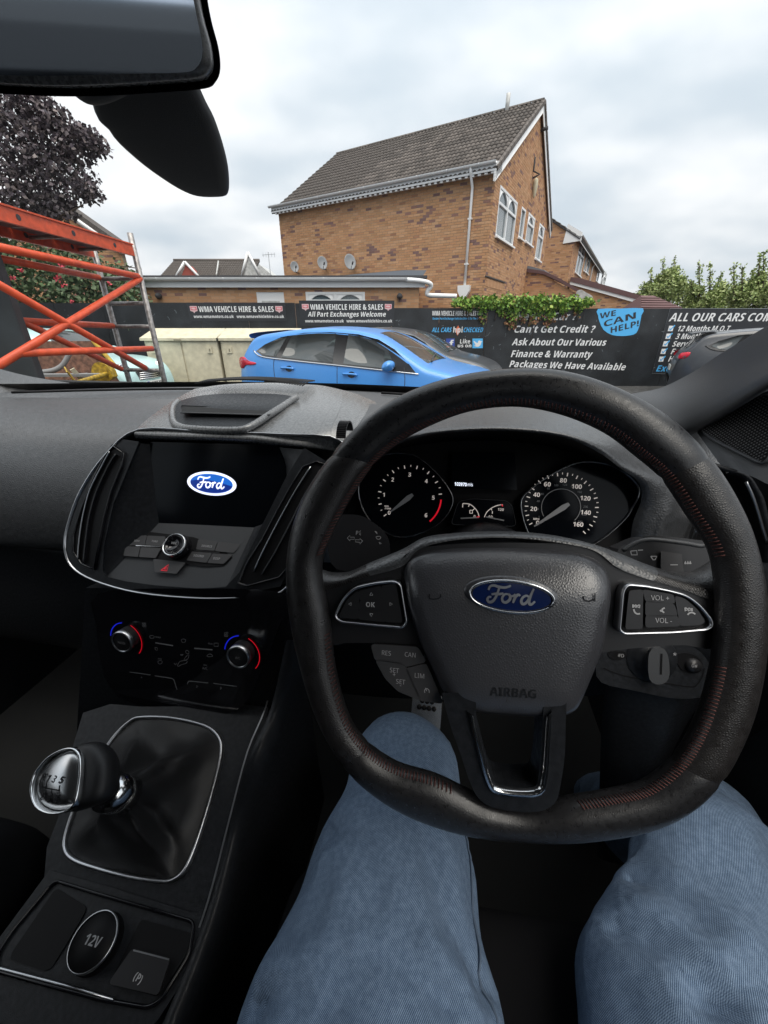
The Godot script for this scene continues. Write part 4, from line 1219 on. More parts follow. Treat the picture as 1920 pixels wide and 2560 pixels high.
func cabin_wheel():
	var w := part("steering_wheel", cabin)
	w.transform = Transform3D(Vector3(0.9969,0.0705,-0.0344),Vector3(-0.0785,0.8960,-0.4370),Vector3(0.0000,0.4384,0.8988),Vector3(0.0557,1.2308,-0.2557))
	var o := Array(pv([102,1793,476,1730,835,1572,1148,1349,1389,1068,1569,746,1682,414,1735,53,1730,-307,1673,-670,1576,-971,1440,-1247,1243,-1483,959,-1667,577,-1786,146,-1859,-341,-1863,-779,-1789,-1120,-1624,-1382,-1386,-1583,-1058,-1727,-640,-1827,-214,-1853,180,-1804,537,-1672,853,-1468,1144,-1188,1427,-839,1642,-379,1767]))
	var n := Array(pv([65,1485,389,1406,686,1259,894,1081,1074,905,1232,647,1380,378,1421,44,1401,-324,1344,-627,1250,-917,1119,-1146,916,-1335,677,-1421,400,-1500,114,-1602,-198,-1566,-574,-1425,-883,-1367,-1120,-1240,-1288,-1034,-1403,-660,-1455,-238,-1528,206,-1427,499,-1256,809,-1079,1057,-855,1242,-565,1383,-272,1471]))
	var oc := curve(o, 6, true)
	var nc := curve(n, 6, true)
	var total := oc.size()
	# four leather pieces, butted at seams with a small dip
	for sg in [[26, 34, "leather"], [4, 11, "leather_grip"], [11, 19, "leather"], [19, 26, "leather_grip"]]:
		var i0: int = sg[0] * 6
		var i1: int = sg[1] * 6
		if sg[1] == 34:
			i1 = 34 * 6
		var rings := []
		for i in range(i0, i1 + 1):
			var a: Vector2 = oc[i % total]
			var b: Vector2 = nc[i % total]
			var cc := (a + b) * 0.5
			var dd := (a - b) * 0.5
			var e := minf(i - i0, i1 - i)
			var k := 0.95 - 0.03 * exp(-e * 1.6)
			if e == 0:
				k = 0.89
			var thick := minf(0.0140, dd.length() * 0.88)
			var ring := []
			for j in 20:
				var t := TAU * j / 20
				var q := cc + dd * cos(t) * k
				ring.append(Vector3(q.x, q.y, sin(t) * thick * k))
			rings.append(ring)
		var st := ST()
		grid_mesh(st, rings, true)
		mk("rim", fin(st), M[sg[2]], w)
	# stitching along the inner edge
	var st := ST()
	for i in range(0, total):
		var seg := (float(i) / 6.0)
		if (seg > 6.0 and seg < 8.3) or (seg > 13.8 and seg < 16.6) or (seg > 21.7 and seg < 23.3):
			continue
		for h in 2:
			var t := h * 0.5
			var a: Vector2 = oc[i].lerp(oc[(i + 1) % total], t)
			var b: Vector2 = nc[i].lerp(nc[(i + 1) % total], t)
			var d := (b - a).normalized()
			var along: Vector2 = (nc[(i + 1) % total] - nc[i]).normalized()
			var p := b - d * 0.0010
			var p2 := p + along * 0.0014
			tube(st, [Vector3(p.x - d.x * 0.003, p.y - d.y * 0.003, 0.0095), Vector3(p2.x, p2.y, 0.0035)], 0.00040, 4)
	var sm := mk("stitching", fin(st), M.stitch, w)
	sm.set_meta("kind", "stuff")
	# spokes: a dark cover, and along the top a rounded strip that turns up to the light
	flat("spoke_cover", w, curve2(pv([-1691,-50,-1524,-5,-1359,59,-1136,139,-867,219,-723,345,3,391,638,361,810,238,996,167,1149,122,1275,80,1403,32,1521,-40,1518,-320,1271,-305,1013,-335,748,-376,-3,-536,-756,-411,-1097,-408,-1367,-421,-1628,-449]), 2), -0.030, -0.0085, "button", 0.003)
	var up := Array(pv([-1789,197,-1580,122,-1388,126,-1199,207,-891,337,-698,443,-481,480,-178,501,121,499,407,470,685,404,891,329,1072,251,1207,206,1338,176,1470,190,1611,285]))
	var lw := Array(pv([-1764,-107,-1514,-7,-1351,52,-1130,132,-864,215,-721,359,-483,429,-192,458,94,456,368,425,628,367,798,235,982,161,1134,116,1259,75,1385,27,1563,-32]))
	var uc := curve(up, 5)
	var lc := curve(lw, 5)
	for sg in [[0, 15, "leather_grip", "spoke_leather"], [15, 62, "pad", "spoke_strip"], [62, 80, "leather_grip", "spoke_leather"]]:
		var rows := [[], [], [], [], [], []]
		for i in range(sg[0], sg[1] + 1):
			var a: Vector2 = uc[i]
			var b: Vector2 = lc[i]
			var pts := [[0.0, -0.034], [0.0, -0.024], [0.10, -0.0175], [0.35, -0.0105], [0.7, -0.0066], [1.0, -0.0062]]
			for k in 6:
				var q := a.lerp(b, pts[k][0])
				rows[k].append(Vector3(q.x, q.y, pts[k][1]))
		st = ST()
		grid_mesh(st, rows, false, false, true)
		mk(sg[3], fin(st), M[sg[2]], w)
		if sg[2] == "leather_grip":
			# pricked holes in the leather
			st = ST()
			for i in range(sg[0], sg[1]):
				for k in 7:
					for j in 2:
						var a: Vector2 = uc[i].lerp(uc[i + 1], j * 0.5)
						var b: Vector2 = lc[i].lerp(lc[i + 1], j * 0.5)
						var t := 0.2 + (k + 0.5 * j) * 0.12
						var q := a.lerp(b, t)
						var z := lerpf(-0.0150, -0.0060, clampf((t - 0.2) * 2.0, 0.0, 1.0))
						st.add_vertex(Vector3(q.x - 0.0005, q.y, z))
						st.add_vertex(Vector3(q.x, q.y + 0.0006, z))
						st.add_vertex(Vector3(q.x + 0.0005, q.y - 0.0003, z))
			st.generate_normals()
			var pf := mk("perforation", st.commit(), M.black, w)
			pf.set_meta("kind", "stuff")
	# lower spoke with bright trim
	var ls := curve2(pv([-517,-745,-465,-954,-382,-1186,-296,-1430,-208,-1531,-39,-1560,153,-1545,271,-1474,310,-1334,341,-1118,349,-881,361,-683]), 3, false)
	var hole := curve2(pv([-295,-882,-231,-1142,-171,-1351,-117,-1407,46,-1410,158,-1384,185,-1303,202,-1166,221,-842]), 3, false)
	# the lower spoke is a forked frame: open in the middle
	var gap := PackedVector2Array(hole)
	gap.append(hole[-1] + Vector2(0, 0.06))
	gap.append(hole[0] + Vector2(0, 0.06))
	for piece in Geometry2D.clip_polygons(ls, gap):
		flat("lower_spoke", w, piece, -0.020, 0.0105, "trim", 0.0015)
	var ho := []
	for p in hole:
		ho.append(Vector3(p.x, p.y, -0.0045))
	var st2 := ST()
	var hin := inset(hole, -0.0044)
	grid_mesh(st2, [lift(hole, 0.0095), lift(inset(hole, -0.0006), 0.0135), lift(inset(hole, -0.0036), 0.0135), lift(hin, 0.0100)], false, false, Geometry2D.is_polygon_clockwise(hole))
	mk("bright_trim", fin(st2), M.chrome, w)
	# horn pad
	var pad := curve2(pv([-864,190,-833,310,-744,381,-484,446,-202,477,75,472,341,442,573,392,688,318,747,209,752,59,718,-158,681,-375,590,-623,511,-813,458,-876,370,-910,66,-938,-262,-936,-438,-896,-524,-816,-629,-605,-746,-351,-834,-58]), 3)
	var pcn := Vector2(-0.0021,-0.0170)
	# its face is nearly flat, the top third rolls back towards the dash
	var rowsp := []
	for rr in [[1.0, -0.022], [0.995, -0.012], [0.98, -0.004], [0.95, 0.003], [0.88, 0.009], [0.78, 0.0113], [0.62, 0.012], [0.45, 0.012], [0.25, 0.012], [0.0, 0.012]]:
		var row := []
		for q in pad:
			var v: Vector2 = pcn + (q - pcn) * rr[0]
			var k := clampf((v.y + 0.004) / 0.050, 0.0, 1.0)
			row.append(Vector3(v.x, v.y, rr[1] - 0.026 * k * k))
		rowsp.append(row)
	st = ST()
	grid_mesh(st, rowsp, true, false, Geometry2D.is_polygon_clockwise(pad))
	mk("horn_pad", fin(st), M.airbag, w)
	words("airbag_print", w, [["AIRBAG", Vector2(-0.0008,-0.0687), 0.0066]], "trim", 0.0123)
	lines("horn_symbol", w, [curve2(pv([-628,28,-628,-7,-569,-6,-543,12,-547,30]), 2, false), curve2(pv([492,48,492,21,529,9,567,30]), 2, false), pv([567,70,566,10])], 0.0009, "trim", 0.0119)
	# oval badge
	var bc := Vector2(-0.0022,0.0032)
	var br := 0.02910
	var b2 := 0.01056
	var rot := Transform3D(Basis(Vector3.BACK, deg_to_rad(-4.0)), Vector3(bc.x, bc.y, 0.0115))
	mk("badge_seat", dome(ellipse(Vector2.ZERO, br * 1.22, b2 * 1.42, 48), Vector2.ZERO, -0.002, 0.0014), M.airbag, w, rot)
	mk("badge_field", prism_mesh(ellipse(Vector2.ZERO, br * 0.97, b2 * 0.95, 56), 0.0, 0.0026), M.badge_blue, w, rot)
	mk("badge_rim", frame_mesh(ellipse(Vector2.ZERO, br, b2, 56), 0.0022, 0.0, 0.0040), M.chrome, w, rot)
	st = ST()
	script_word(st, Vector2(0, 0.0004), br * 1.18, 0.0032)
	st.generate_normals()
	mk("badge_script", st.commit(), M.chrome_dull, w, rot)
	# switch pods on the spokes
	var lp := rounded(pv([-1407,-202,-1343,-68,-1252,23,-1080,66,-933,85,-880,71,-831,-225,-858,-259,-1080,-250,-1363,-235]), 0.006)
	mk("switch_frame", frame_mesh(lp, 0.0026, -0.008, 0.0015), M.chrome_dull, w)
	flat("switch_bed", w, inset(lp, -0.002), -0.010, -0.003, "black")
	for b in [pv([-1376,-193,-1313,-69,-1235,2,-1219,2,-1227,-210,-1368,-208]), pv([-1211,10,-1034,53,-1019,-37,-1200,-62]), pv([-1203,-73,-1019,-48,-1011,-131,-1211,-139]), pv([-1211,-149,-1011,-142,-1001,-227,-1216,-214]), pv([-1019,58,-912,75,-860,-226,-992,-226])]:
		flat("switch_button", w, rounded(b, 0.0014, 2), -0.004, 0.0, "button", 0.0008)
	words("switch_print", w, [["OK", Vector2(-0.1120,-0.0095), 0.0040]], "print", 0.0004, true)
	lines("switch_symbol", w, [curve2(pv([-1123,-18,-1111,7,-1098,-17,-1123,-18]), 1, false), curve2(pv([-1123,-169,-1111,-192,-1098,-168,-1123,-169]), 1, false), curve2(pv([-1281,-83,-1303,-96,-1281,-108,-1281,-83]), 1, false), curve2(pv([-956,-73,-934,-84,-956,-97,-956,-73]), 1, false)], 0.0005, "print", 0.0004)
	var rp := rounded(pv([816,60,839,105,975,95,1142,62,1231,35,1306,-27,1374,-118,1382,-158,1352,-179,1139,-209,817,-233,791,-214,802,-100]), 0.005)
	mk("switch_frame", frame_mesh(rp, 0.0026, -0.008, 0.0015), M.chrome_dull, w)
	flat("switch_bed", w, inset(rp, -0.002), -0.010, -0.003, "black")
	for b in [pv([856,69,937,79,930,-198,827,-207,842,-53]), pv([948,79,1144,48,1151,-5,966,2]), pv([966,-7,1147,-19,1167,-96,965,-104]), pv([965,-113,1168,-105,1183,-169,964,-187]), pv([1164,39,1226,15,1299,-55,1347,-135,1314,-154,1195,-167])]:
		flat("switch_button", w, rounded(b, 0.0014, 2), -0.004, 0.0, "button", 0.0008)
	words("switch_print", w, [["VOL +", Vector2(0.1057,0.0027), 0.0034], ["VOL -", Vector2(0.1079,-0.0138), 0.0034]], "print", 0.0004, false)
	lines("switch_symbol", w, [curve2(pv([876,-61,884,-84,901,-95,919,-92]), 3, false), curve2(pv([1237,-89,1250,-75,1270,-72,1287,-83]), 3, false), curve2(pv([917,-27,893,-40,916,-48,917,-27]), 1, false), curve2(pv([894,-28,874,-39,893,-47,894,-28]), 1, false), pv([872,-26,872,-50]), curve2(pv([1221,-37,1242,-50,1221,-60,1221,-37]), 1, false), curve2(pv([1244,-39,1263,-51,1243,-61,1244,-39]), 1, false), pv([1265,-40,1266,-62]), curve2(pv([1086,-44,1071,-52,1069,-68,1082,-79]), 2, false), pv([1054,-62,1065,-71])], 0.0011, "print", 0.0004)
	# cruise buttons below the left spoke
	for b in [pv([-1111,-443,-737,-447,-677,-549,-829,-595,-874,-568,-1080,-556]), pv([-1072,-571,-874,-583,-829,-618,-723,-856,-890,-800,-994,-704]), pv([-821,-625,-669,-578,-540,-873,-715,-863])]:
		flat("cruise_button", w, rounded(b, 0.002, 3), -0.024, -0.004, "button_soft", 0.0012)
	words("cruise_print", w, [["RES", Vector2(-0.0993,-0.0500), 0.0036, -0.05], ["CAN", Vector2(-0.0793,-0.0504), 0.0036, -0.05], ["SET", Vector2(-0.0926,-0.0639), 0.0036, -0.05], ["+", Vector2(-0.0927,-0.0672), 0.0036], ["SET", Vector2(-0.0874,-0.0729), 0.0036, -0.05], ["-", Vector2(-0.0874,-0.0756), 0.0036], ["LIM", Vector2(-0.0719,-0.0670), 0.0036, -0.05]], "print", -0.0036, false)
	lines("cruise_symbol", w, [curve2(pv([-675,-804,-677,-783,-660,-769,-642,-780,-640,-802]), 3, false), pv([-660,-789,-670,-764])], 0.0006, "print", -0.0036)
	# column behind the hub
	var hub: Vector3 = Vector3.ZERO
	mk("column", tube_mesh([Vector3(0, -0.01, -0.03), Vector3(0, -0.01, -0.12), Vector3(0, -0.01, -0.26)], [0.05, 0.062, 0.07], 24), M.trim, w)

func center2(p: PackedVector2Array) -> Vector2:
	var c := Vector2.ZERO
	for q in p:
		c += q
	return c / p.size()

func cabin_mirror():
	var m := part("rear_view_mirror", cabin)
	m.transform = Transform3D(Vector3(0.9588,0.0000,-0.2840),Vector3(0.0653,0.9732,0.2206),Vector3(0.2764,-0.2300,0.9331),Vector3(-0.2517,1.5986,-0.3450))
	var out := curve2(pv([616,269,621,163,639,50,630,-39,591,-90,515,-121,189,-154,-169,-185,-521,-205,-854,-209,-1296,-207,-1375,-150,-1210,98,-993,308,-500,439,61,507,552,504,623,403]), 4)
	var glass := curve2(pv([584,262,588,154,592,40,572,-26,525,-73,436,-102,110,-123,-180,-143,-512,-162,-834,-173,-1241,-165,-1301,-115,-1160,101,-970,284,-519,405,43,464,513,467,579,383]), 4)
	var st := ST()
	var rows := []
	for k in [[0.985, -0.014], [0.998, -0.009], [1.0, -0.005], [0.99, -0.001]]:
		var r := []
		for p in out:
			r.append(Vector3(p.x * k[0], p.y * k[0], k[1]))
		rows.append(r)
	rows.append(lift(glass, 0.0))
	grid_mesh(st, rows, true, false, Geometry2D.is_polygon_clockwise(out))
	mk("housing", fin(st), M.satin_glare, m)  # black plastic; the glare on it is put into this pale colour
	mk("back_shell", dome(inset(out, -0.004), center2(out), -0.013, -0.040, [[1.0, 0.0], [0.9, 0.4], [0.75, 0.75], [0.5, 0.95], [0.2, 1.0], [0.0, 1.0]]), M.trim, m)
	flat("mirror_glass", m, glass, -0.004, -0.0005, "mirror_glass")
	# sensor hood fixed to the glass behind the mirror
	var h := part("sensor_hood", cabin)
	h.transform = Transform3D(Vector3(1.0000,0.0000,0.0000),Vector3(0.0000,0.5000,0.8660),Vector3(0.0000,-0.8660,0.5000),Vector3(-0.3600,1.5200,-0.5714))
	var o := curve2(pv([138,1673,138,1529,129,1402,211,1170,342,959,456,835,577,768,752,747,916,760,1003,861,1108,1063,1183,1279,1235,1502,1240,1638,1254,1788,1263,2042,1039,2210,496,2112]), 3)
	var c := Vector2(0.0839,0.1504)
	mk("hood_shell", dome(o, c, 0.0, 0.011, [[1.0, 0.0], [0.99, 0.35], [0.95, 0.6], [0.88, 0.78], [0.75, 0.93], [0.5, 1.0], [0.2, 1.02], [0.0, 1.02]]), M.trim_soft, h)
	var bo := curve2(pv([189,2033,195,1938,238,1870,357,1839,534,1849,730,1884,875,1922,1060,2012,963,2232,460,2174]), 3)
	mk("mount_cover", dome(bo, center2(bo), -0.01, 0.028), M.trim_soft, h)
	# printed dots round it, on the glass
	st = ST()
	var edge := o
	for k in 5:
		var off := inset(edge, 0.002 + k * 0.0021)
		var acc := 0.0
		for i in off.size():
			var a := off[i]
			var b := off[(i + 1) % off.size()]
			var ln := a.distance_to(b)
			while acc < ln:
				var p := a.lerp(b, acc / ln)
				var rr := 0.00078 - k * 0.00011
				for t in 5:
					var w0 := TAU * t / 5.0
					var w1 := TAU * (t + 1) / 5.0
					st.add_vertex(Vector3(p.x, p.y, 0.0005))
					st.add_vertex(Vector3(p.x + cos(w1) * rr, p.y + sin(w1) * rr, 0.0005))
					st.add_vertex(Vector3(p.x + cos(w0) * rr, p.y + sin(w0) * rr, 0.0005))
				acc += 0.0024
			acc -= ln
	st.generate_normals()
	var dots := mk("printed_dots", st.commit(), M.frit, h)
	dots.set_meta("kind", "stuff")

# ------------------------------------------------------------------ materials outside
func vmat(key: String, rough := 0.85) -> StandardMaterial3D:
	var m := mat(key, Color.WHITE, rough)
	m.vertex_color_use_as_albedo = true
	return m

func make_outside_materials():
	var n := bump_tex(41, 0.05, FastNoiseLite.TYPE_SIMPLEX, 4, 4.0)
	var blot := noise_tex(42, 0.01, FastNoiseLite.TYPE_SIMPLEX_SMOOTH, 5, 512, 0.62, 1.0)
	var m := mat("asphalt", lin(0.07, 0.07, 0.07), 0.9)
	m.albedo_texture = blot
	grain(m, n, 0.8, 0.8)
	m = vmat("brick")
	grain(m, n, 6.0, 0.5)
	for k in 8:
		var c: Color = brick_tone(k)
		m = mat("brick_%d" % k, c.linear_to_srgb(), 0.85)
		grain(m, n, 6.0, 0.5)
	m = mat("mortar", lin(0.34, 0.28, 0.21), 0.95)
	for k in 5:
		var v: float = [0.80, 0.95, 1.1, 1.25, 0.7][k]
		m = mat("tile_%d" % k, lin(0.15 * v, 0.130 * v, 0.118 * v), 0.8)
		m.albedo_texture = blot
		grain(m, n, 2.5, 0.5)
	m = vmat("tile")
	m = mat("white_plastic", lin(0.74, 0.75, 0.76), 0.35)
	m = mat("white_dirty", lin(0.62, 0.63, 0.62), 0.5)
	m.albedo_texture = noise_tex(43, 0.02, FastNoiseLite.TYPE_SIMPLEX_SMOOTH, 5, 256, 0.75, 1.0)
	tri(m, 0.8)
	m = mat("felt", lin(0.05, 0.05, 0.055), 0.9)
	m = mat("lead", lin(0.16, 0.18, 0.21), 0.6)
	m = mat("hoarding", lin(0.026, 0.030, 0.036), 0.42)
	m.albedo_texture = noise_tex(44, 0.008, FastNoiseLite.TYPE_SIMPLEX_SMOOTH, 6, 512, 0.55, 1.0)
	tri(m, 0.35)
	mat("hoarding_sign", lin(0.020, 0.022, 0.027), 0.4)
	mat("sign_white", lin(0.72, 0.73, 0.74), 0.5)
	mat("sign_blue", lin(0.08, 0.42, 0.80), 0.5)
	mat("sign_navy", lin(0.03, 0.07, 0.35), 0.5)
	mat("sign_red", lin(0.55, 0.06, 0.09), 0.5)
	mat("sign_orange", lin(0.75, 0.16, 0.06), 0.5)
	mat("sign_pink", lin(0.62, 0.42, 0.44), 0.5)
	m = mat("scuff", lin(0.16, 0.18, 0.20), 0.7)
	m = mat("orange_paint", lin(0.85, 0.11, 0.035), 0.42)
	m.albedo_texture = noise_tex(45, 0.03, FastNoiseLite.TYPE_SIMPLEX_SMOOTH, 5, 256, 0.78, 1.0)
	tri(m, 1.5)
	m = mat("tube_alloy", lin(0.50, 0.48, 0.47), 0.45, 0.6)
	m.albedo_texture = noise_tex(46, 0.03, FastNoiseLite.TYPE_SIMPLEX_SMOOTH, 5, 256, 0.6, 1.0)
	tri(m, 2.5)
	m = mat("deck", lin(0.15, 0.145, 0.15), 0.8)
	m = mat("beige", lin(0.62, 0.57, 0.42), 0.6)
	m.albedo_texture = noise_tex(47, 0.012, FastNoiseLite.TYPE_SIMPLEX_SMOOTH, 6, 512, 0.86, 1.0)
	tri(m, 0.8)
	mat("beige_dark", lin(0.22, 0.20, 0.14), 0.7)
	m = mat("rust_brown", lin(0.30, 0.15, 0.10), 0.8)
	m.albedo_texture = noise_tex(48, 0.02, FastNoiseLite.TYPE_SIMPLEX_SMOOTH, 6, 512, 0.5, 1.0)
	tri(m, 1.2)
	m = mat("yellow_paint", lin(0.62, 0.40, 0.03), 0.5)
	m.albedo_texture = noise_tex(49, 0.03, FastNoiseLite.TYPE_SIMPLEX_SMOOTH, 5, 256, 0.55, 1.0)
	tri(m, 2.0)
	m = mat("grey_board", lin(0.20, 0.205, 0.21), 0.8)
	m = mat("dark_board", lin(0.045, 0.055, 0.060), 0.55)
	m.albedo_texture = noise_tex(50, 0.006, FastNoiseLite.TYPE_SIMPLEX_SMOOTH, 6, 512, 0.6, 1.0)
	tri(m, 0.6)
	m = vmat("leaf", 0.6)
	m.backlight_enabled = true
	m.backlight = Color(0.16, 0.2, 0.08)
	m = vmat("leaf_dark", 0.6)
	mat("bark", lin(0.07, 0.05, 0.04), 0.9)
	m = mat("dish", lin(0.24, 0.26, 0.28), 0.5)
	m = mat("maroon", lin(0.115, 0.060, 0.062), 0.7)
	m = mat("red_board", lin(0.32, 0.07, 0.05), 0.7)
	m = mat("curtain", lin(0.70, 0.70, 0.70), 0.9)
	m = mat("room", lin(0.16, 0.17, 0.17), 0.9)
	# vehicles
	m = mat("blue_car", lin(0.045, 0.235, 0.62), 0.22)
	m.clearcoat_enabled = true
	m.clearcoat = 0.8
	m = mat("black_car", lin(0.016, 0.019, 0.026), 0.2)
	m.clearcoat_enabled = true
	m = mat("mint_car", lin(0.42, 0.62, 0.62), 0.25)
	m.clearcoat_enabled = true
	mat("car_glass", lin(0.055, 0.063, 0.065), 0.03)
	mat("car_trim", lin(0.03, 0.03, 0.032), 0.5)
	m = mat("red_lens", lin(0.60, 0.025, 0.05), 0.12)
	mat("tyre", lin(0.02, 0.02, 0.02), 0.85)
	mat("wheel_alloy", lin(0.45, 0.46, 0.47), 0.35, 0.7)
	mat("plate_white", lin(0.75, 0.75, 0.72), 0.4)
	mat("lamp_glass", lin(0.55, 0.58, 0.58), 0.05, 0.3)

func brick_tone(k: int) -> Color:
	return [Color(0.46, 0.258, 0.135), Color(0.49, 0.275, 0.145), Color(0.43, 0.235, 0.12), Color(0.46, 0.245, 0.128), Color(0.50, 0.295, 0.165), Color(0.26, 0.14, 0.110), Color(0.20, 0.115, 0.105), Color(0.34, 0.175, 0.10)][k]

func pick_tone(x: float, y: float, nz: FastNoiseLite) -> int:
	# dark bricks come in loose drifts, as laid from mixed packs
	var v := nz.get_noise_2d(x, y)
	var r := rng.randf()
	if r < 0.09 + maxf(0.0, v) * 0.45:
		return 5 + rng.randi() % 3
	return rng.randi() % 5

var unit_box: Mesh

func brick_wall(owner: Node3D, poly: PackedVector2Array, xf: Transform3D, holes: Array, singles: int, near: Vector2, seed_: int, thick := 0.2, soldier_y := -1.0):
	# mortar bed, then every brick proud of it; the nearest ones are parts of their own, the rest joined
	rng.seed = seed_
	var nz := FastNoiseLite.new()
	nz.seed = seed_
	nz.frequency = 0.9
	var bed := ST()
	bed.set_smooth_group(-1)
	var pieces: Array = [poly]
	for h in holes:
		var nxt := []
		for p in pieces:
			for q in cut(p, h):
				nxt.append(q)
		pieces = nxt
	for p in pieces:
		prism(bed, p, -thick, 0.0)
	var b := mk("mortar_bed", fin(bed), M.mortar, owner, xf)
	var lo := poly[0]
	var hi := poly[0]
	for p in poly:
		lo = Vector2(minf(lo.x, p.x), minf(lo.y, p.y))
		hi = Vector2(maxf(hi.x, p.x), maxf(hi.y, p.y))
	var list := []
	var row := int(floor(lo.y / 0.075))
	while row * 0.075 < hi.y:
		var x := lo.x - 0.225 + (0.1125 if row % 2 else 0.0)
		while x < hi.x:
			var r := rect(x + 0.005, row * 0.075 + 0.005, x + 0.220, row * 0.075 + 0.070)
			var whole := true
			var any := false
			for q in r:
				if Geometry2D.is_point_in_polygon(q, poly):
					any = true
				else:
					whole = false
			var shapes := []
			if whole:
				shapes = [r]
			elif any or Geometry2D.is_point_in_polygon((r[0] + r[2]) * 0.5, poly):
				shapes = Geometry2D.intersect_polygons(r, poly)
			for h in holes:
				var nxt := []
				for s in shapes:
					if Geometry2D.intersect_polygons(s, h).is_empty():
						nxt.append(s)
					else:
						nxt.append_array(Geometry2D.clip_polygons(s, h))
				if nxt != shapes:
					whole = false
				shapes = nxt
			if not shapes.is_empty():
				var c := Vector2(x + 0.1125, row * 0.075 + 0.0375)
				list.append([c.distance_to(near), c, shapes, whole, pick_tone(c.x, c.y, nz), rng.randf_range(0.006, 0.011)])
			x += 0.225
		row += 1
	list.sort_custom(func(a, c): return a[0] < c[0])
	var st := ST()
	st.set_smooth_group(-1)
	var done := 0
	if unit_box == null:
		unit_box = box_mesh(Vector3.ZERO, Vector3(0.215, 0.065, 0.02))
	for e in list:
		if e[3] and done < singles:
			done += 1
			mk("brick", unit_box, M["brick_%d" % e[4]], owner, xf * Transform3D(Basis.IDENTITY, Vector3(e[1].x, e[1].y, e[5] - 0.010)))
		else:
			var k := rng.randf_range(0.9, 1.1)
			var t: Color = brick_tone(e[4])
			st.set_color(Color(t.r * k, t.g * k, t.b * k))
			for s in e[2]:
				if s.size() > 2:
					prism(st, s, -0.001, e[5])
	var o := mk("brickwork", fin(st), M.brick, owner, xf)
	o.set_meta("kind", "stuff")

func cut(p: PackedVector2Array, h: PackedVector2Array) -> Array:
	# p without the upright rectangle h, as plain pieces with no holes in them
	var lo := h[0]
	var hi := h[0]
	for q in h:
		lo = Vector2(minf(lo.x, q.x), minf(lo.y, q.y))
		hi = Vector2(maxf(hi.x, q.x), maxf(hi.y, q.y))
	var o := []
	for r in [rect(-100, -100, lo.x, 100), rect(hi.x, -100, 100, 100), rect(lo.x, -100, hi.x, lo.y), rect(lo.x, hi.y, hi.x, 100)]:
		for s in Geometry2D.intersect_polygons(p, r):
			if s.size() > 2:
				o.append(s)
	return o

func tile_mesh(w: float, l: float) -> ArrayMesh:
	# interlocking tile with two rolls; lies in xz, z up the slope, lower edge raised
	var st := ST()
	var rows := [[], [], []]
	for i in 13:
		var x := w * (i / 12.0 - 0.5)
		var ph := fposmod(i / 6.0, 1.0)
		var y := 0.034 * pow(maxf(0.0, sin(ph * PI)), 1.4) if i < 12 else 0.0
		rows[0].append(Vector3(x, y * 0.2, 0.0))
		rows[1].append(Vector3(x, y + 0.042, 0.0))
		rows[2].append(Vector3(x, y + 0.006, -l))
	grid_mesh(st, rows, false, false, false)
	return fin(st)

func tile_roof(owner: Node3D, xf: Transform3D, width: float, length: float, singles: int, tw := 0.30, ex := 0.32, seed_ := 3):
	# xf: origin at the left end of the eave, x along it, -z up the slope, y out of the slope
	rng.seed = seed_
	var st := ST()
	box(st, Vector3(width * 0.5, -0.03, -length * 0.5), Vector3(width, 0.05, length))
	mk("roof_bed", fin(st), M.felt, owner, xf)
	var tm := tile_mesh(tw - 0.004, ex + 0.05)
	var rest := ST()
	var nx := int(ceil(width / tw))
	var nz := int(ceil(length / ex))
	var n := 0
	for i in range(nx - 1, -1, -1):
		for j in nz:
			var at := Transform3D(Basis(Vector3.UP, rng.randf_range(-0.006, 0.006)), Vector3((i + 0.5) * width / nx, rng.randf_range(-0.002, 0.003), -j * length / nz))
			var k := rng.randi() % 5
			if n < singles:
				mk("roof_tile", tm, M["tile_%d" % k], owner, xf * at)
				n += 1
			else:
				rest.append_from(tm, 0, xf * at)
	if n >= singles:
		var o := mk("roof_tiling", rest.commit(), M.tile_0, owner)
		o.set_meta("kind", "stuff")

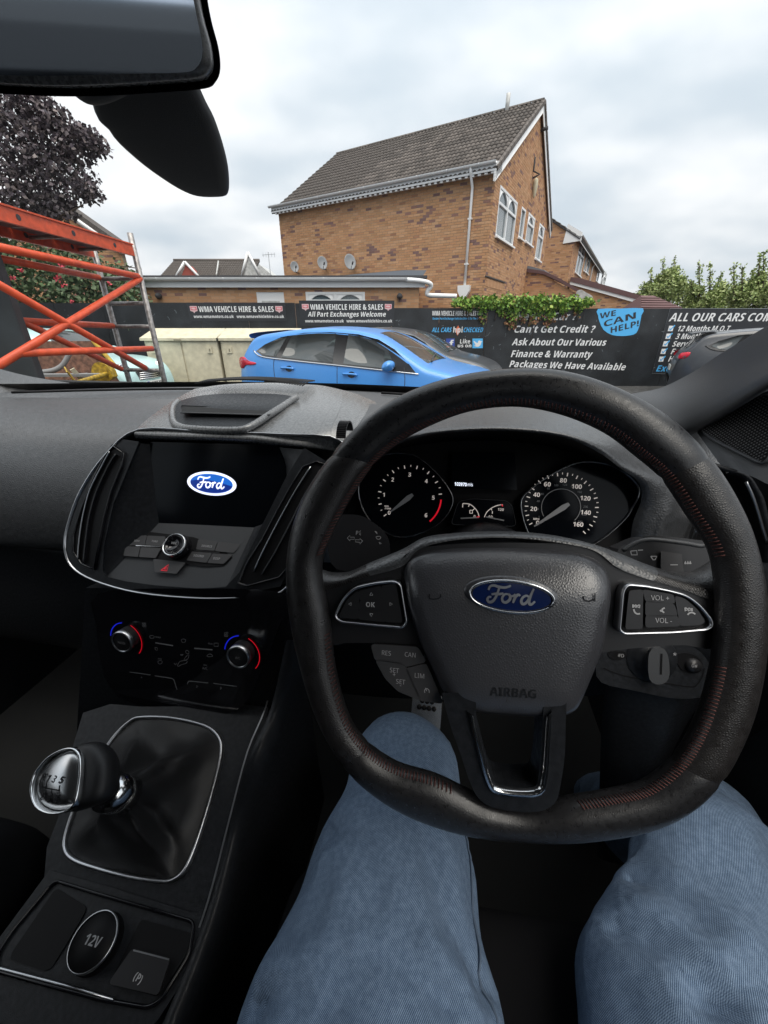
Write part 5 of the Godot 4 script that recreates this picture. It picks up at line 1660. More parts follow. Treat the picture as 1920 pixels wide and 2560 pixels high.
func window_unit(owner: Node3D, xf: Transform3D, q: PackedVector2Array, lights: int, arch: bool, m_frame := "white_plastic") -> PackedVector2Array:
	# corners in the wall's plane; returns the opening
	var x0 := (q[0].x + q[3].x) * 0.5
	var x1 := (q[1].x + q[2].x) * 0.5
	var y1 := (q[0].y + q[1].y) * 0.5
	var y0 := (q[2].y + q[3].y) * 0.5
	var hole := rect(x0, y0, x1, y1)
	var w := part("window", owner)
	w.transform = xf
	var st := ST()
	var fw := 0.065
	box(st, Vector3((x0 + x1) * 0.5, y1 - fw * 0.5, -0.02), Vector3(x1 - x0, fw, 0.07))
	box(st, Vector3((x0 + x1) * 0.5, y0 + fw * 0.5, -0.02), Vector3(x1 - x0, fw, 0.07))
	for x in [x0 + fw * 0.5, x1 - fw * 0.5]:
		box(st, Vector3(x, (y0 + y1) * 0.5, -0.02), Vector3(fw, y1 - y0 - fw * 2.0, 0.068))
	mk("frame", fin(st), M[m_frame], w)
	var ws := (x1 - x0) / lights
	for i in lights:
		if i > 0:
			mk("mullion", box_mesh(Vector3(x0 + ws * i, (y0 + y1) * 0.5, -0.02), Vector3(0.09, y1 - y0 - fw * 2.0, 0.064)), M[m_frame], w)
		var a := x0 + ws * i + (fw if i == 0 else 0.045)
		var b := x0 + ws * (i + 1) - (fw if i == lights - 1 else 0.045)
		var bot := y0 + fw
		var top := y1 - fw
		var tr := lerpf(bot, top, 0.70)
		if arch:
			mk("transom", box_mesh(Vector3((a + b) * 0.5, tr, -0.02), Vector3(b - a, 0.07, 0.06)), M[m_frame], w)
			# arched fanlight: frame filled in above the arc
			st = ST()
			var r := (b - a) * 0.5
			var cx := (a + b) * 0.5
			for s in [-1.0, 1.0]:
				var f := PackedVector2Array([Vector2(cx + s * r, top), Vector2(cx + s * r, top - r * 0.9)])
				for k in 7:
					var t := PI * 0.5 * k / 6.0
					f.append(Vector2(cx + s * r * cos(t), top - r * 0.9 + r * 0.88 * sin(t)))
				f.append(Vector2(cx, top))
				prism(st, f, -0.04, 0.0)
			mk("arch_spandrel", fin(st), M[m_frame], w)
		mk("pane", box_mesh(Vector3((a + b) * 0.5, (bot + top) * 0.5, -0.045), Vector3(b - a, top - bot, 0.006)), M.house_glass, w)
	# folds of net curtain and the dim room behind
	st = ST()
	var r0 := []
	var r1 := []
	for i in 25:
		var x := lerpf(x0 + 0.03, x1 - 0.03, i / 24.0)
		var z := -0.10 + 0.02 * sin(i * 1.9)
		r0.append(Vector3(x, y1 - 0.02, z))
		r1.append(Vector3(x, y0 + 0.02, z))
	grid_mesh(st, [r0, r1])
	mk("net_curtain", fin(st), M.curtain, w)
	mk("room_back", box_mesh(Vector3((x0 + x1) * 0.5, (y0 + y1) * 0.5, -0.19), Vector3(x1 - x0 + 0.04, y1 - y0 + 0.04, 0.01)), M.room, w)
	mk("sill", box_mesh(Vector3((x0 + x1) * 0.5, y0 - 0.025, 0.035), Vector3(x1 - x0 + 0.10, 0.05, 0.13)), M[m_frame], w)
	return hole

func build_setting():
	make_outside_materials()
	var st := ST()
	quad(st, Vector3(-220, 0, 60), Vector3(-220, 0, -300), Vector3(220, 0, -300), Vector3(220, 0, 60))
	struct("ground", fin(st), M.asphalt)
	main_house()
	garage_block()
	terrace_house()
	side_extensions()
	bungalow()
	left_house()
	hoarding_wall()

func gutter(called: String, owner: Node3D, a: Vector3, b: Vector3, r: float, m: String):
	# half-round trough, open on top, with brackets
	var d := (b - a).normalized()
	var out := d.cross(Vector3.UP).normalized()
	var rows := []
	for i in 9:
		var t := PI * i / 8.0
		var off := out * cos(t) * r - Vector3.UP * sin(t) * r
		rows.append([a + off, b + off])
	for i in 9:
		var t := PI * (8 - i) / 8.0
		var off := out * cos(t) * (r - 0.006) - Vector3.UP * sin(t) * (r - 0.006)
		rows.append([a + off, b + off])
	var st := ST()
	grid_mesh(st, rows)
	mk(called, fin(st), M[m], owner)
	var n := int((b - a).length() / 0.9)
	for i in n:
		var p := a.lerp(b, (i + 0.5) / n)
		st = ST()
		var ring := []
		for k in 9:
			var t := PI * k / 8.0
			ring.append(p + out * cos(t) * (r + 0.004) - Vector3.UP * sin(t) * (r + 0.004))
		tube(st, ring, 0.008, 5)
		mk("gutter_bracket", fin(st), M[m], owner)

func main_house():
	var L := 8.73
	var w := 8.48
	var E := 5.72
	var h := 2.79
	var t := thing("brick_house", "tall brown brick house with grey tiled gable roof and white gutters", "house", Vector3(3.284,0.000,-14.510), deg_to_rad(-30.83))
	# walls: the long eaves wall faces the yard, the gable end turns away to the right
	brick_wall(t, rect(-L, 1.6, 0.0, E - 0.10), Transform3D.IDENTITY, [], 300, Vector2(-0.6, 4.2), 101)
	var gx := Transform3D(Basis(Vector3.UP, PI / 2), Vector3.ZERO)
	var holes := []
	for q in [[pv([5326,53726,25772,54530,29125,41431,6023,40874]), 2, true], [pv([33399,54317,38244,54519,42074,45192,34040,44957]), 1, false], [pv([44382,54520,54680,55140,58729,45501,45063,45131]), 1, true], [pv([65325,54985,75112,55215,79118,42205,66041,42322]), 1, true]]:
		holes.append(window_unit(t, gx, q[0], q[1], q[2]))
	var gp := PackedVector2Array([Vector2(0.0, 1.6), Vector2(w, 1.6), Vector2(w, E - 0.05), Vector2(w * 0.5, E + h - 0.12), Vector2(0.0, E - 0.05)])
	brick_wall(t, gp, gx, holes, 0, Vector2(0.5, 3.0), 102)
	mk("back_wall", box_mesh(Vector3(-L * 0.5, 2.9, -w + 0.1), Vector3(L, 5.6, 0.2)), M.brick_0, t)
	mk("far_gable", prism_mesh(PackedVector2Array([Vector2(-w, 0.5), Vector2(0.0, 0.5), Vector2(0.0, E), Vector2(-w * 0.5, E + h - 0.1), Vector2(-w, E)]), 0.0, 0.2), M.brick_0, t, Transform3D(Basis(Vector3.UP, -PI / 2), Vector3(-L + 0.2, 0, 0)))
	# roof: two slopes
	var sl := sqrt(w * w * 0.25 + h * h)
	var ang := atan2(h, w * 0.5)
	var ov := 0.32
	var fx := Transform3D(Basis(Vector3.RIGHT, ang), Vector3(-L - 0.12, E + 0.02 - ov * sin(ang), ov * cos(ang)))
	tile_roof(t, fx, L + 0.24, sl + ov, 300, 0.30, 0.33)
	var bx := Transform3D(Basis(Vector3.UP, PI), Vector3(0, 0, -w)) * Transform3D(Basis(Vector3.RIGHT, ang), Vector3(-0.12, E + 0.02 - ov * sin(ang), ov * cos(ang)))
	mk("rear_slope", box_mesh(Vector3((L + 0.24) * 0.5, 0.0, -(sl + ov) * 0.5), Vector3(L + 0.24, 0.06, sl + ov)), M.tile_1, t, bx)
	# ridge tiles
	for i in 20:
		var x := -L - 0.1 + (L + 0.2) * (i + 0.5) / 20.0
		var st := ST()
		var rows := []
		for k in 7:
			var a := PI * k / 6.0
			rows.append([Vector3(x - 0.215, E + h + 0.02 + 0.08 * sin(a), -w * 0.5 + 0.11 * cos(a)), Vector3(x + 0.215, E + h + 0.02 + 0.08 * sin(a), -w * 0.5 + 0.11 * cos(a))])
		grid_mesh(st, rows)
		mk("ridge_tile", fin(st), M["tile_%d" % (i % 5)], t)
	# flue on the ridge
	mk("flue", tube_mesh([Vector3(-1.15, E + h - 0.1, -w * 0.5 + 0.12), Vector3(-1.15, E + h + 0.42, -w * 0.5 + 0.12)], 0.075, 12), M.white_dirty, t)
	# verge: tile ends over white bargeboards
	for s in [1.0, -1.0]:
		var e := Vector3(0.08, E - 0.20, -w * 0.5 + s * (w * 0.5 + 0.30))
		var r := Vector3(0.08, E + h - 0.05, -w * 0.5)
		var st := ST()
		var dn := Vector3(0, -0.24, 0)
		for d in [0.0, 0.03]:
			quad(st, e + Vector3(d, 0, 0), r + Vector3(d, 0, 0), r + dn + Vector3(d, 0, 0), e + dn + Vector3(d, 0, 0))
		quad(st, e + dn, r + dn, r + dn + Vector3(0.03, 0, 0), e + dn + Vector3(0.03, 0, 0))
		mk("bargeboard", fin(st), M.white_plastic, t)
		for i in 16:
			var c := e.lerp(r, (i + 0.5) / 16.0) + Vector3(0.02, 0.055, 0)
			var b := Basis(Vector3.RIGHT, ang * s)
			mk("verge_tile", box_mesh(Vector3.ZERO, Vector3(0.10, 0.11, 0.30)), M["tile_%d" % (2 + i % 2)], t, Transform3D(b, c))
		# boxed end of the eaves
		mk("box_end", prism_mesh(PackedVector2Array([Vector2(0, -0.42), Vector2(0.0, 0.02), Vector2(-0.5, 0.16), Vector2(-0.52, -0.10), Vector2(-0.22, -0.22)]), -0.02, 0.05), M.white_plastic, t, Transform3D(Basis(Vector3.UP, PI / 2 if s > 0 else PI / 2), Vector3(0.06, E + 0.0, -w * 0.5 + s * (w * 0.5 + 0.28))) * Transform3D(Basis.from_scale(Vector3(-s, 1, 1)), Vector3.ZERO))
	# soffit, fascia with a row of vent blocks, gutter and downpipe
	mk("soffit", box_mesh(Vector3(-L * 0.5, E - 0.16, 0.14), Vector3(L + 0.2, 0.03, 0.28)), M.white_plastic, t)
	mk("fascia", box_mesh(Vector3(-L * 0.5, E - 0.08, 0.27), Vector3(L + 0.2, 0.20, 0.03)), M.white_plastic, t)
	for i in 44:
		mk("vent_block", box_mesh(Vector3(-L + 0.1 + i * (L - 0.1) / 43.0, E - 0.205, 0.22), Vector3(0.09, 0.045, 0.08)), M.white_plastic, t)
	gutter("gutter", t, Vector3(-L - 0.16, E + 0.03, 0.345), Vector3(0.10, E + 0.03, 0.345), 0.065, "white_plastic")
	var pp := pv([-6662,56751,-6419,26793])
	var px := (pp[0].x + pp[1].x) * 0.5
	mk("downpipe", tube_mesh([Vector3(px, E - 0.02, 0.33), Vector3(px, E - 0.14, 0.30), Vector3(px, E - 0.42, 0.075), Vector3(px, E - 0.6, 0.07), Vector3(px, pp[1].y, 0.07)], 0.042, 12), M.white_plastic, t)
	mk("hopper", prism_mesh(PackedVector2Array([Vector2(-0.20, 0.18), Vector2(0.20, 0.18), Vector2(0.19, 0.02), Vector2(0.07, -0.18), Vector2(0.05, -0.34), Vector2(-0.05, -0.34), Vector2(-0.07, -0.18), Vector2(-0.19, 0.02)]), 0.0, 0.17, 0.01), M.white_plastic, t, Transform3D(Basis.IDENTITY, Vector3(px, pp[1].y - 0.15, 0.01)))
	for y in [E - 1.2, E - 2.4]:
		mk("pipe_clip", box_mesh(Vector3(px, y, 0.06), Vector3(0.13, 0.04, 0.10)), M.white_plastic, t)
	# soldier course and dark band over the ground floor, security light and bird feeder on the gable
	var sp := pv([1276,27852,52622,27823])
	for i in 26:
		mk("soldier_brick", box_mesh(Vector3.ZERO, Vector3(0.062, 0.21, 0.024)), M["brick_%d" % (i * 3 % 5)], t, gx * Transform3D(Basis.IDENTITY, Vector3(0.12 + i * 0.075, sp[0].y, 0.012)))
	mk("dark_band", box_mesh(Vector3(1.1, sp[0].y + 0.17, 0.02), Vector3(2.3, 0.035, 0.05)), M.felt, t, gx)
	var f1 := pv([45600,62344,42751,65549,59279,61666])
	mk("feeder", lathe_mesh(pv_([0.0, -0.35, 0.05, -0.25, 0.09, 0.0, 0.08, 0.22, 0.03, 0.28, 0.0, 0.28]), 12), M.beige, t, gx * Transform3D(Basis(Vector3.RIGHT, -PI / 2), Vector3(f1[0].x, f1[0].y, 0.10)))
	mk("bracket", tube_mesh([gx * Vector3(f1[1].x, f1[1].y + 0.5, 0.02), gx * Vector3(f1[1].x, f1[1].y + 0.1, 0.03), gx * Vector3(f1[1].x + 0.1, f1[1].y, 0.25), gx * Vector3(f1[1].x, f1[1].y - 0.1, 0.05)], 0.035, 6), M.felt, t)
	mk("alarm_lamp", tube_mesh([gx * up3(Vector2(4.6499,7.9023)), gx * (up3(Vector2(4.6499,7.9023)) + Vector3(0.0, 0.02, 0.25))], 0.06, 8), M.felt, t)
	# three satellite dishes on the eaves wall
	for q in [[Vector2(-7.8943,3.6050), 0.19, "lowest"], [Vector2(-6.4676,3.6432), 0.22, "middle"], [Vector2(-5.1616,3.5894), 0.25, "largest"]]:
		var p: Vector2 = q[0]
		var dsh := thing("satellite_dish", {"lowest": "smallest grey satellite dish, low on house wall, farthest from downpipe", "middle": "middle one of three grey satellite dishes on the brick wall", "largest": "largest grey satellite dish on brick wall, nearest the white downpipe"}[q[2]], "satellite dish", t.transform * Vector3(p.x, p.y, 0.0), deg_to_rad(-30.83), "satellite dishes on the brick house")
		var r: float = q[1]
		var dx := Transform3D(Basis(Vector3.UP, deg_to_rad(52)) * Basis(Vector3.RIGHT, deg_to_rad(-18)), Vector3(0.05, 0.05, 0.32))
		var prof := PackedVector2Array()
		for i in 7:
			var k := i / 6.0
			prof.append(Vector2(maxf(0.001, r * k), 0.06 * k * k))
		for i in 7:
			var k := 1.0 - i / 6.0
			prof.append(Vector2(maxf(0.001, (r + 0.004) * k), 0.06 * k * k - 0.010))
		mk("reflector", lathe_mesh(prof, 28), M.dish, dsh, dx * Transform3D(Basis.from_scale(Vector3(0.86, 1.08, 1)), Vector3.ZERO))
		mk("receiver_arm", tube_mesh([dx * Vector3(0, -r, 0.04), dx * Vector3(0, -r * 0.7, 0.30)], 0.012, 6), M.dish, dsh)
		mk("receiver", tube_mesh([dx * Vector3(0, -r * 0.72, 0.26), dx * Vector3(0, -r * 0.6, 0.36)], 0.03, 8), M.felt, dsh)
		mk("wall_mount", tube_mesh([Vector3(0, -0.12, 0.01), Vector3(0, -0.12, 0.16), dx * Vector3(0, 0, -0.01)], 0.02, 6), M.felt, dsh)

func garage_block():
	var x0: float = (pv([-72395,22462]))[0].x
	var e := pv([-72395,22462,9857,22462,4179,26282,15277,25616])
	var xr := e[1].x
	var t := thing("flat_roof_garage", "low brick garage with flat roof and long white gutter behind hoarding", "garage", Vector3(0.000,0.000,-12.400))
	var top := (pv([-48360,24485]))[0].y
	var holes := [window_unit(t, Transform3D.IDENTITY, pv([-21763,23492,-5305,23555,-5445,16960,-22330,16960]), 2, true)]
	var dr := pv([-35952,23492,-28199,23492,-29009,16288,-36985,16288])
	holes.append(rect(dr[0].x, 0.4, dr[1].x, dr[0].y))
	brick_wall(t, rect(x0, 1.2, xr, top + 0.02), Transform3D.IDENTITY, holes, 300, Vector2(xr - 1.0, top - 0.2), 103)
	# white door
	var d := part("door", t)
	mk("door_frame", prism_mesh(rect(dr[0].x, 0.5, dr[1].x, dr[0].y), -0.08, -0.01), M.white_plastic, d)
	mk("door_panel", prism_mesh(rect(dr[0].x + 0.14, 0.6, dr[1].x - 0.14, dr[0].y - 0.22), -0.01, 0.006, 0.004), M.white_dirty, d)
	mk("right_wall", box_mesh(Vector3(xr - 0.1, 1.45, -2.2), Vector3(0.2, 2.5, 3.9)), M.brick_2, t)
	mk("left_wall", box_mesh(Vector3(x0 + 0.1, 1.45, -2.2), Vector3(0.2, 2.5, 3.9)), M.brick_2, t)
	# fascia, rolled gutter that curves round the right corner, felt roof
	var fy := pv([-47959,26555,-48360,24485])
	mk("fascia", box_mesh(Vector3((x0 + xr) * 0.5 - 0.1, (fy[0].y + fy[1].y) * 0.5 - 0.02, 0.10), Vector3(xr - x0 + 0.5, fy[0].y - fy[1].y - 0.05, 0.04)), M.white_plastic, t)
	gutter("gutter", t, Vector3(x0 - 0.3, fy[0].y + 0.02, 0.20), Vector3(xr - 0.35, fy[0].y + 0.02, 0.20), 0.085, "white_plastic")
	mk("gutter_end", tube_mesh(curve([Vector3(xr - 0.38, fy[0].y - 0.03, 0.20), Vector3(xr - 0.05, fy[0].y - 0.05, 0.20), Vector3(xr + 0.22, fy[0].y - 0.09, 0.16), Vector3(xr + 0.32, fy[0].y - 0.16, 0.10), Vector3(xr + 0.22, fy[0].y - 0.30, 0.06), Vector3(xr + 0.26, fy[0].y - 0.38, 0.05), Vector3(xr + 0.6, fy[0].y - 0.40, 0.05), Vector3(xr + 1.05, fy[0].y - 0.41, 0.05)], 5), 0.058, 10), M.white_plastic, t)
	mk("felt_roof", box_mesh(Vector3((x0 + xr) * 0.5 - 0.1, fy[0].y + 0.05, -1.95), Vector3(xr - x0 + 0.6, 0.06, 4.2)), M.felt, t)
	mk("lead_flashing", prism_mesh(PackedVector2Array([Vector2(xr - 3.4, fy[0].y + 0.08), Vector2(xr + 0.1, fy[0].y + 0.08), Vector2(xr + 0.25, fy[0].y + 0.30), Vector2(xr - 0.4, fy[0].y + 0.30)]), -0.75, -0.70), M.lead, t)
	for q in [Vector2(-6.3163,2.2505), Vector2(0.4404,2.2373)]:
		mk("wall_lamp", lathe_mesh(pv_([0.0, 0.0, 0.07, 0.01, 0.08, 0.10, 0.05, 0.18, 0.0, 0.2]), 12), M.felt, t, Transform3D(Basis.IDENTITY, Vector3(q.x, q.y, 0.0)))

func terrace_house():
	var t := thing("terrace_house", "farther brick house with white windows, its side wall behind the tall house", "house", Vector3(10.257,0.000,-25.000), deg_to_rad(-30.83))
	var ey := pv([288,58660,-12470,68518])
	var E := ey[0].y
	var W2 := 5.0
	brick_wall(t, PackedVector2Array([Vector2(-W2, 1.2), Vector2(0, 1.2), Vector2(0, E), Vector2(-W2, E + W2 * 0.62)]), Transform3D.IDENTITY, [], 0, Vector2.ZERO, 111)
	var gx := Transform3D(Basis(Vector3.UP, PI / 2), Vector3.ZERO)
	var holes := []
	for q in [[pv([21672,59063,47742,61103,54018,44768,22975,44521]), 2], [pv([57370,60071,65397,60563,72504,49421,61913,48978]), 1], [pv([72180,60579,86419,61313,91113,49833,74242,49228]), 1], [pv([149287,62629,166243,63601,175159,51435,155582,50773]), 1], [pv([218270,64380,249275,66097,249002,54321,223205,53275]), 2]]:
		holes.append(window_unit(t, gx, q[0], q[1], true))
	var ln := 17.0
	brick_wall(t, rect(0, 1.2, ln, E), gx, holes, 0, Vector2.ZERO, 112)
	var rx := Transform3D(Basis(Vector3.UP, PI / 2), Vector3.ZERO) * Transform3D(Basis(Vector3.RIGHT, atan(0.62)), Vector3(-0.1, E - 0.10, 0.30))
	tile_roof(t, rx, ln + 0.2, 6.2, 0, 0.3, 0.35, 9)
	mk("fascia", box_mesh(Vector3(ln * 0.5, E - 0.06, 0.26), Vector3(ln, 0.24, 0.03)), M.white_plastic, t, gx)
	gutter("gutter", t, gx * Vector3(-0.1, E + 0.06, 0.34), gx * Vector3(ln, E + 0.06, 0.34), 0.07, "white_dirty")
	mk("box_end", prism_mesh(PackedVector2Array([Vector2(0.36, 0.16), Vector2(0.36, -0.20), Vector2(-0.55, -0.26), Vector2(-0.45, 0.62)]), 0.0, 0.05), M.white_plastic, t, Transform3D(Basis.IDENTITY, Vector3(0, E, 0.02)))
	for q in [Vector2(10.3555,5.8242), Vector2(19.4876,6.0471)]:
		mk("downpipe", tube_mesh([gx * Vector3(q.x, E, 0.3), gx * Vector3(q.x, E - 0.3, 0.06), gx * Vector3(q.x, 1.5, 0.06)], 0.05, 8), M.white_plastic, t)

func side_extensions():
	# lean-to against the gable, its brown capped roof running down to the right
	var t := thing("lean_to_porch", "small brick lean-to with maroon sloping roof against the tall house", "porch", Vector3(6.089,0.000,-19.209), deg_to_rad(-30.83))
	var p := pv([-250,36066,7617,34520,21143,27176,22611,19746,2224,20067])
	brick_wall(t, PackedVector2Array([Vector2(p[0].x, 0.8), Vector2(p[2].x, 0.8), p[2], p[1], p[0]]), Transform3D.IDENTITY, [], 150, p[2], 121)
	var c := pv([-578,37374,7386,35874,14290,32718,22194,28580,22449,27309,14526,31443,7599,34630,-377,36074])
	mk("roof_edge", prism_mesh(c, -2.4, 0.10), M.maroon, t)
	mk("flashing", prism_mesh(pv([-622,38475,2189,37749,7323,36239,7386,35874,-566,37300]), -2.4, 0.06), M.lead, t)
	mk("gutter_end", prism_mesh(rounded(pv([21383,27892,22801,28376,27423,25873,27202,25161,26079,23380,21433,25709]), 0.05), -0.2, 0.14, 0.02), M.white_dirty, t)
	var t2 := thing("low_extension", "long single-storey brick extension with brown roof and white fascia", "extension", Vector3(9.932,0.000,-25.649), deg_to_rad(-30.83))
	var q := pv([7296,37804,44990,26428,49333,16434,11375,16622])
	brick_wall(t2, PackedVector2Array([Vector2(q[0].x, 0.6), Vector2(q[1].x, 0.6), q[1], q[0]]), Transform3D.IDENTITY, [], 0, q[0], 122)
	mk("fascia", prism_mesh(pv([7180,38403,45682,27359,45890,25594,7469,36902]), -0.1, 0.12), M.white_plastic, t2)
	mk("roof", prism_mesh(pv([7330,40365,11624,39797,28803,34633,38063,31877,47067,28966,46668,27094,7180,38403]), -3.0, 0.16), M.maroon, t2)
	var t3 := thing("hipped_porch", "small hipped porch roof of maroon tiles beside green trees", "porch", Vector3(12.614,2.819,-21.000) * Vector3(1, 0, 1))
	var bx := [Vector3(-0.75, 2.2, 1.0), Vector3(1.35, 2.2, 1.0), Vector3(1.35, 2.2, -1.0), Vector3(-0.75, 2.2, -1.0)]
	var ap := [Vector3(-0.35, 2.85, 0.0), Vector3(0.25, 2.85, 0.0)]
	var st := ST()
	st.set_smooth_group(-1)
	quad(st, bx[0], ap[0], ap[1], bx[1])
	quad(st, bx[2], ap[1], ap[0], bx[3])
	for f in [[bx[1], ap[1], bx[2]], [bx[3], ap[0], bx[0]]]:
		for v in f:
			st.add_vertex(v)
	mk("roof", fin(st), M.maroon, t3)
	for i in 6:
		var y := 2.2 + i * 0.105
		var k := (y - 2.2) / 0.65
		mk("tile_course", tube_mesh([bx[0].lerp(ap[0], k) + Vector3(0, 0.015, 0.01), bx[1].lerp(ap[1], k) + Vector3(0, 0.015, 0.01)], 0.022, 5), M.maroon, t3)
	mk("wall", box_mesh(Vector3(0.3, 1.1, 0), Vector3(1.7, 2.2, 1.6)), M.brick_3, t3)

func bungalow():
	var o := Vector3(-11.608,4.557,-30.000)
	var t := thing("far_bungalow", "distant bungalow roof with white gables seen above the garage", "house", Vector3(o.x, 0, o.z))
	var k := 30.0 / 919.6
	var y0 := o.y - 0.1
	var h := 38.0 * k
	var W3 := 200.0 * k
	# ridge runs left to right, white gable at the right end
	mk("wall", box_mesh(Vector3(0, y0 * 0.5, -2.0), Vector3(W3 * 0.9, y0, 3.4)), M.brick_1, t)
	var sl := 2.9
	var fx := Transform3D(Basis(Vector3.RIGHT, 0.46), Vector3(-W3 * 0.5, y0, 0.4))
	tile_roof(t, fx, W3 * 0.93, sl, 0, 0.33, 0.36, 15)
	mk("ridge", tube_mesh([fx * Vector3(0, 0.05, -sl), fx * Vector3(W3 * 0.93, 0.05, -sl)], 0.09, 8), M.tile_2, t)
	var e := W3 * 0.43
	var gy := fx * Vector3(0, 0, -sl)
	mk("white_gable", prism_mesh(PackedVector2Array([Vector2(e - 0.5, y0), Vector2(e + 0.62, y0), Vector2(e + 0.06, gy.y)]), -0.1, 0.55), M.white_dirty, t)
	for s in [[Vector2(e - 0.55, y0), Vector2(e + 0.06, gy.y + 0.1)], [Vector2(e + 0.72, y0), Vector2(e + 0.06, gy.y + 0.1)]]:
		mk("bargeboard", tube_mesh([Vector3(s[0].x, s[0].y, 0.6), Vector3(s[1].x, s[1].y, 0.6)], 0.09, 4), M.white_plastic, t)
	var c := -W3 * 0.19
	mk("red_gable", prism_mesh(PackedVector2Array([Vector2(c - 0.6, y0 - 0.2), Vector2(c + 0.75, y0 - 0.2), Vector2(c, y0 + 0.72)]), -0.4, 0.62), M.red_board, t)
	for s in [[Vector2(c - 0.85, y0 - 0.1), Vector2(c, y0 + 0.86)], [Vector2(c + 0.95, y0 - 0.2), Vector2(c, y0 + 0.86)]]:
		mk("bargeboard", tube_mesh([Vector3(s[0].x, s[0].y, 0.72), Vector3(s[1].x, s[1].y, 0.72)], 0.085, 4), M.white_plastic, t)
	mk("soil_pipe", tube_mesh([Vector3(0.6, y0 + 0.15, 0.5), Vector3(0.35, y0 + 1.1, -0.9)], 0.05, 6), M.white_dirty, t)
	var a := thing("roof_aerial", "thin television aerial standing between bungalow and tall house", "aerial", Vector3(-6.568,4.138,-26.000) * Vector3(1, 0, 1))
	mk("mast", tube_mesh([Vector3(0, 2.0, 0), Vector3(0, 5.35, 0)], 0.02, 6), M.dish, a)
	mk("boom", tube_mesh([Vector3(-0.35, 5.2, 0), Vector3(0.4, 5.25, 0)], 0.012, 6), M.dish, a)
	for i in 5:
		mk("element", tube_mesh([Vector3(-0.3 + i * 0.16, 5.1, 0), Vector3(-0.3 + i * 0.16, 5.33, 0)], 0.008, 5), M.dish, a)
	var w := thing("pale_house", "pale far house roof beyond the tall house's left edge", "house", Vector3(-12.633,6.353,-48.000) * Vector3(1, 0, 1))
	mk("wall", box_mesh(Vector3(0, 2.6, 0), Vector3(5.0, 5.2, 4.0)), M.white_dirty, w)
	mk("roof", prism_mesh(PackedVector2Array([Vector2(-2.7, 5.2), Vector2(2.7, 5.2), Vector2(0, 7.3)]), -2.2, 2.2), M.white_dirty, w)

func left_house():
	var t := thing("left_gable_house", "brick gable with white verge half hidden by the purple tree", "house", Vector3(-11.046,3.623,-16.000) * Vector3(1, 0, 1))
	var k := 16.0 / 919.6
	var base := Vector3(-11.046,3.623,-16.000)
	var ap := Vector3(-11.144,5.309,-16.000) - Vector3(base.x, 0, base.z)
	var ft := Vector3(-9.069,3.827,-16.000) - Vector3(base.x, 0, base.z)
	brick_wall(t, PackedVector2Array([Vector2(ap.x - 2.5, 2.0), Vector2(ft.x - 0.1, 2.0), Vector2(ft.x - 0.1, ft.y), Vector2(ap.x, ap.y - 0.1), Vector2(ap.x - 2.5, ap.y - 1.6)]), Transform3D.IDENTITY, [], 0, Vector2.ZERO, 131)
	mk("bargeboard", tube_mesh([Vector3(ap.x, ap.y, 0.1), Vector3(ft.x, ft.y, 0.1)], 0.10, 4), M.white_plastic, t)
	var d := (ft - ap)
	mk("roof", prism_mesh(PackedVector2Array([Vector2(ap.x, ap.y + 0.05), Vector2(ft.x + 0.1, ft.y + 0.02), Vector2(ft.x + 0.1, ft.y + 0.20), Vector2(ap.x, ap.y + 0.24)]), -0.5, 0.14), M.tile_0, t)
	var s := thing("grey_shed", "grey weatherboarded shed corner at the far left behind the scaffold", "shed", Vector3(-7.671,2.020,-9.000) * Vector3(1, 0, 1))
	var e := Vector3(-7.420,2.574,-9.000) - s.position
	for i in 9:
		mk("board", box_mesh(Vector3(-1.2, e.y - 0.09 - i * 0.17, 0.01 * (i % 2)), Vector3(2.6, 0.16, 0.04)), M.grey_board, s)
	mk("frame", box_mesh(Vector3(-1.28, e.y * 0.5, -0.08), Vector3(2.5, e.y, 0.08)), M.grey_board, s)

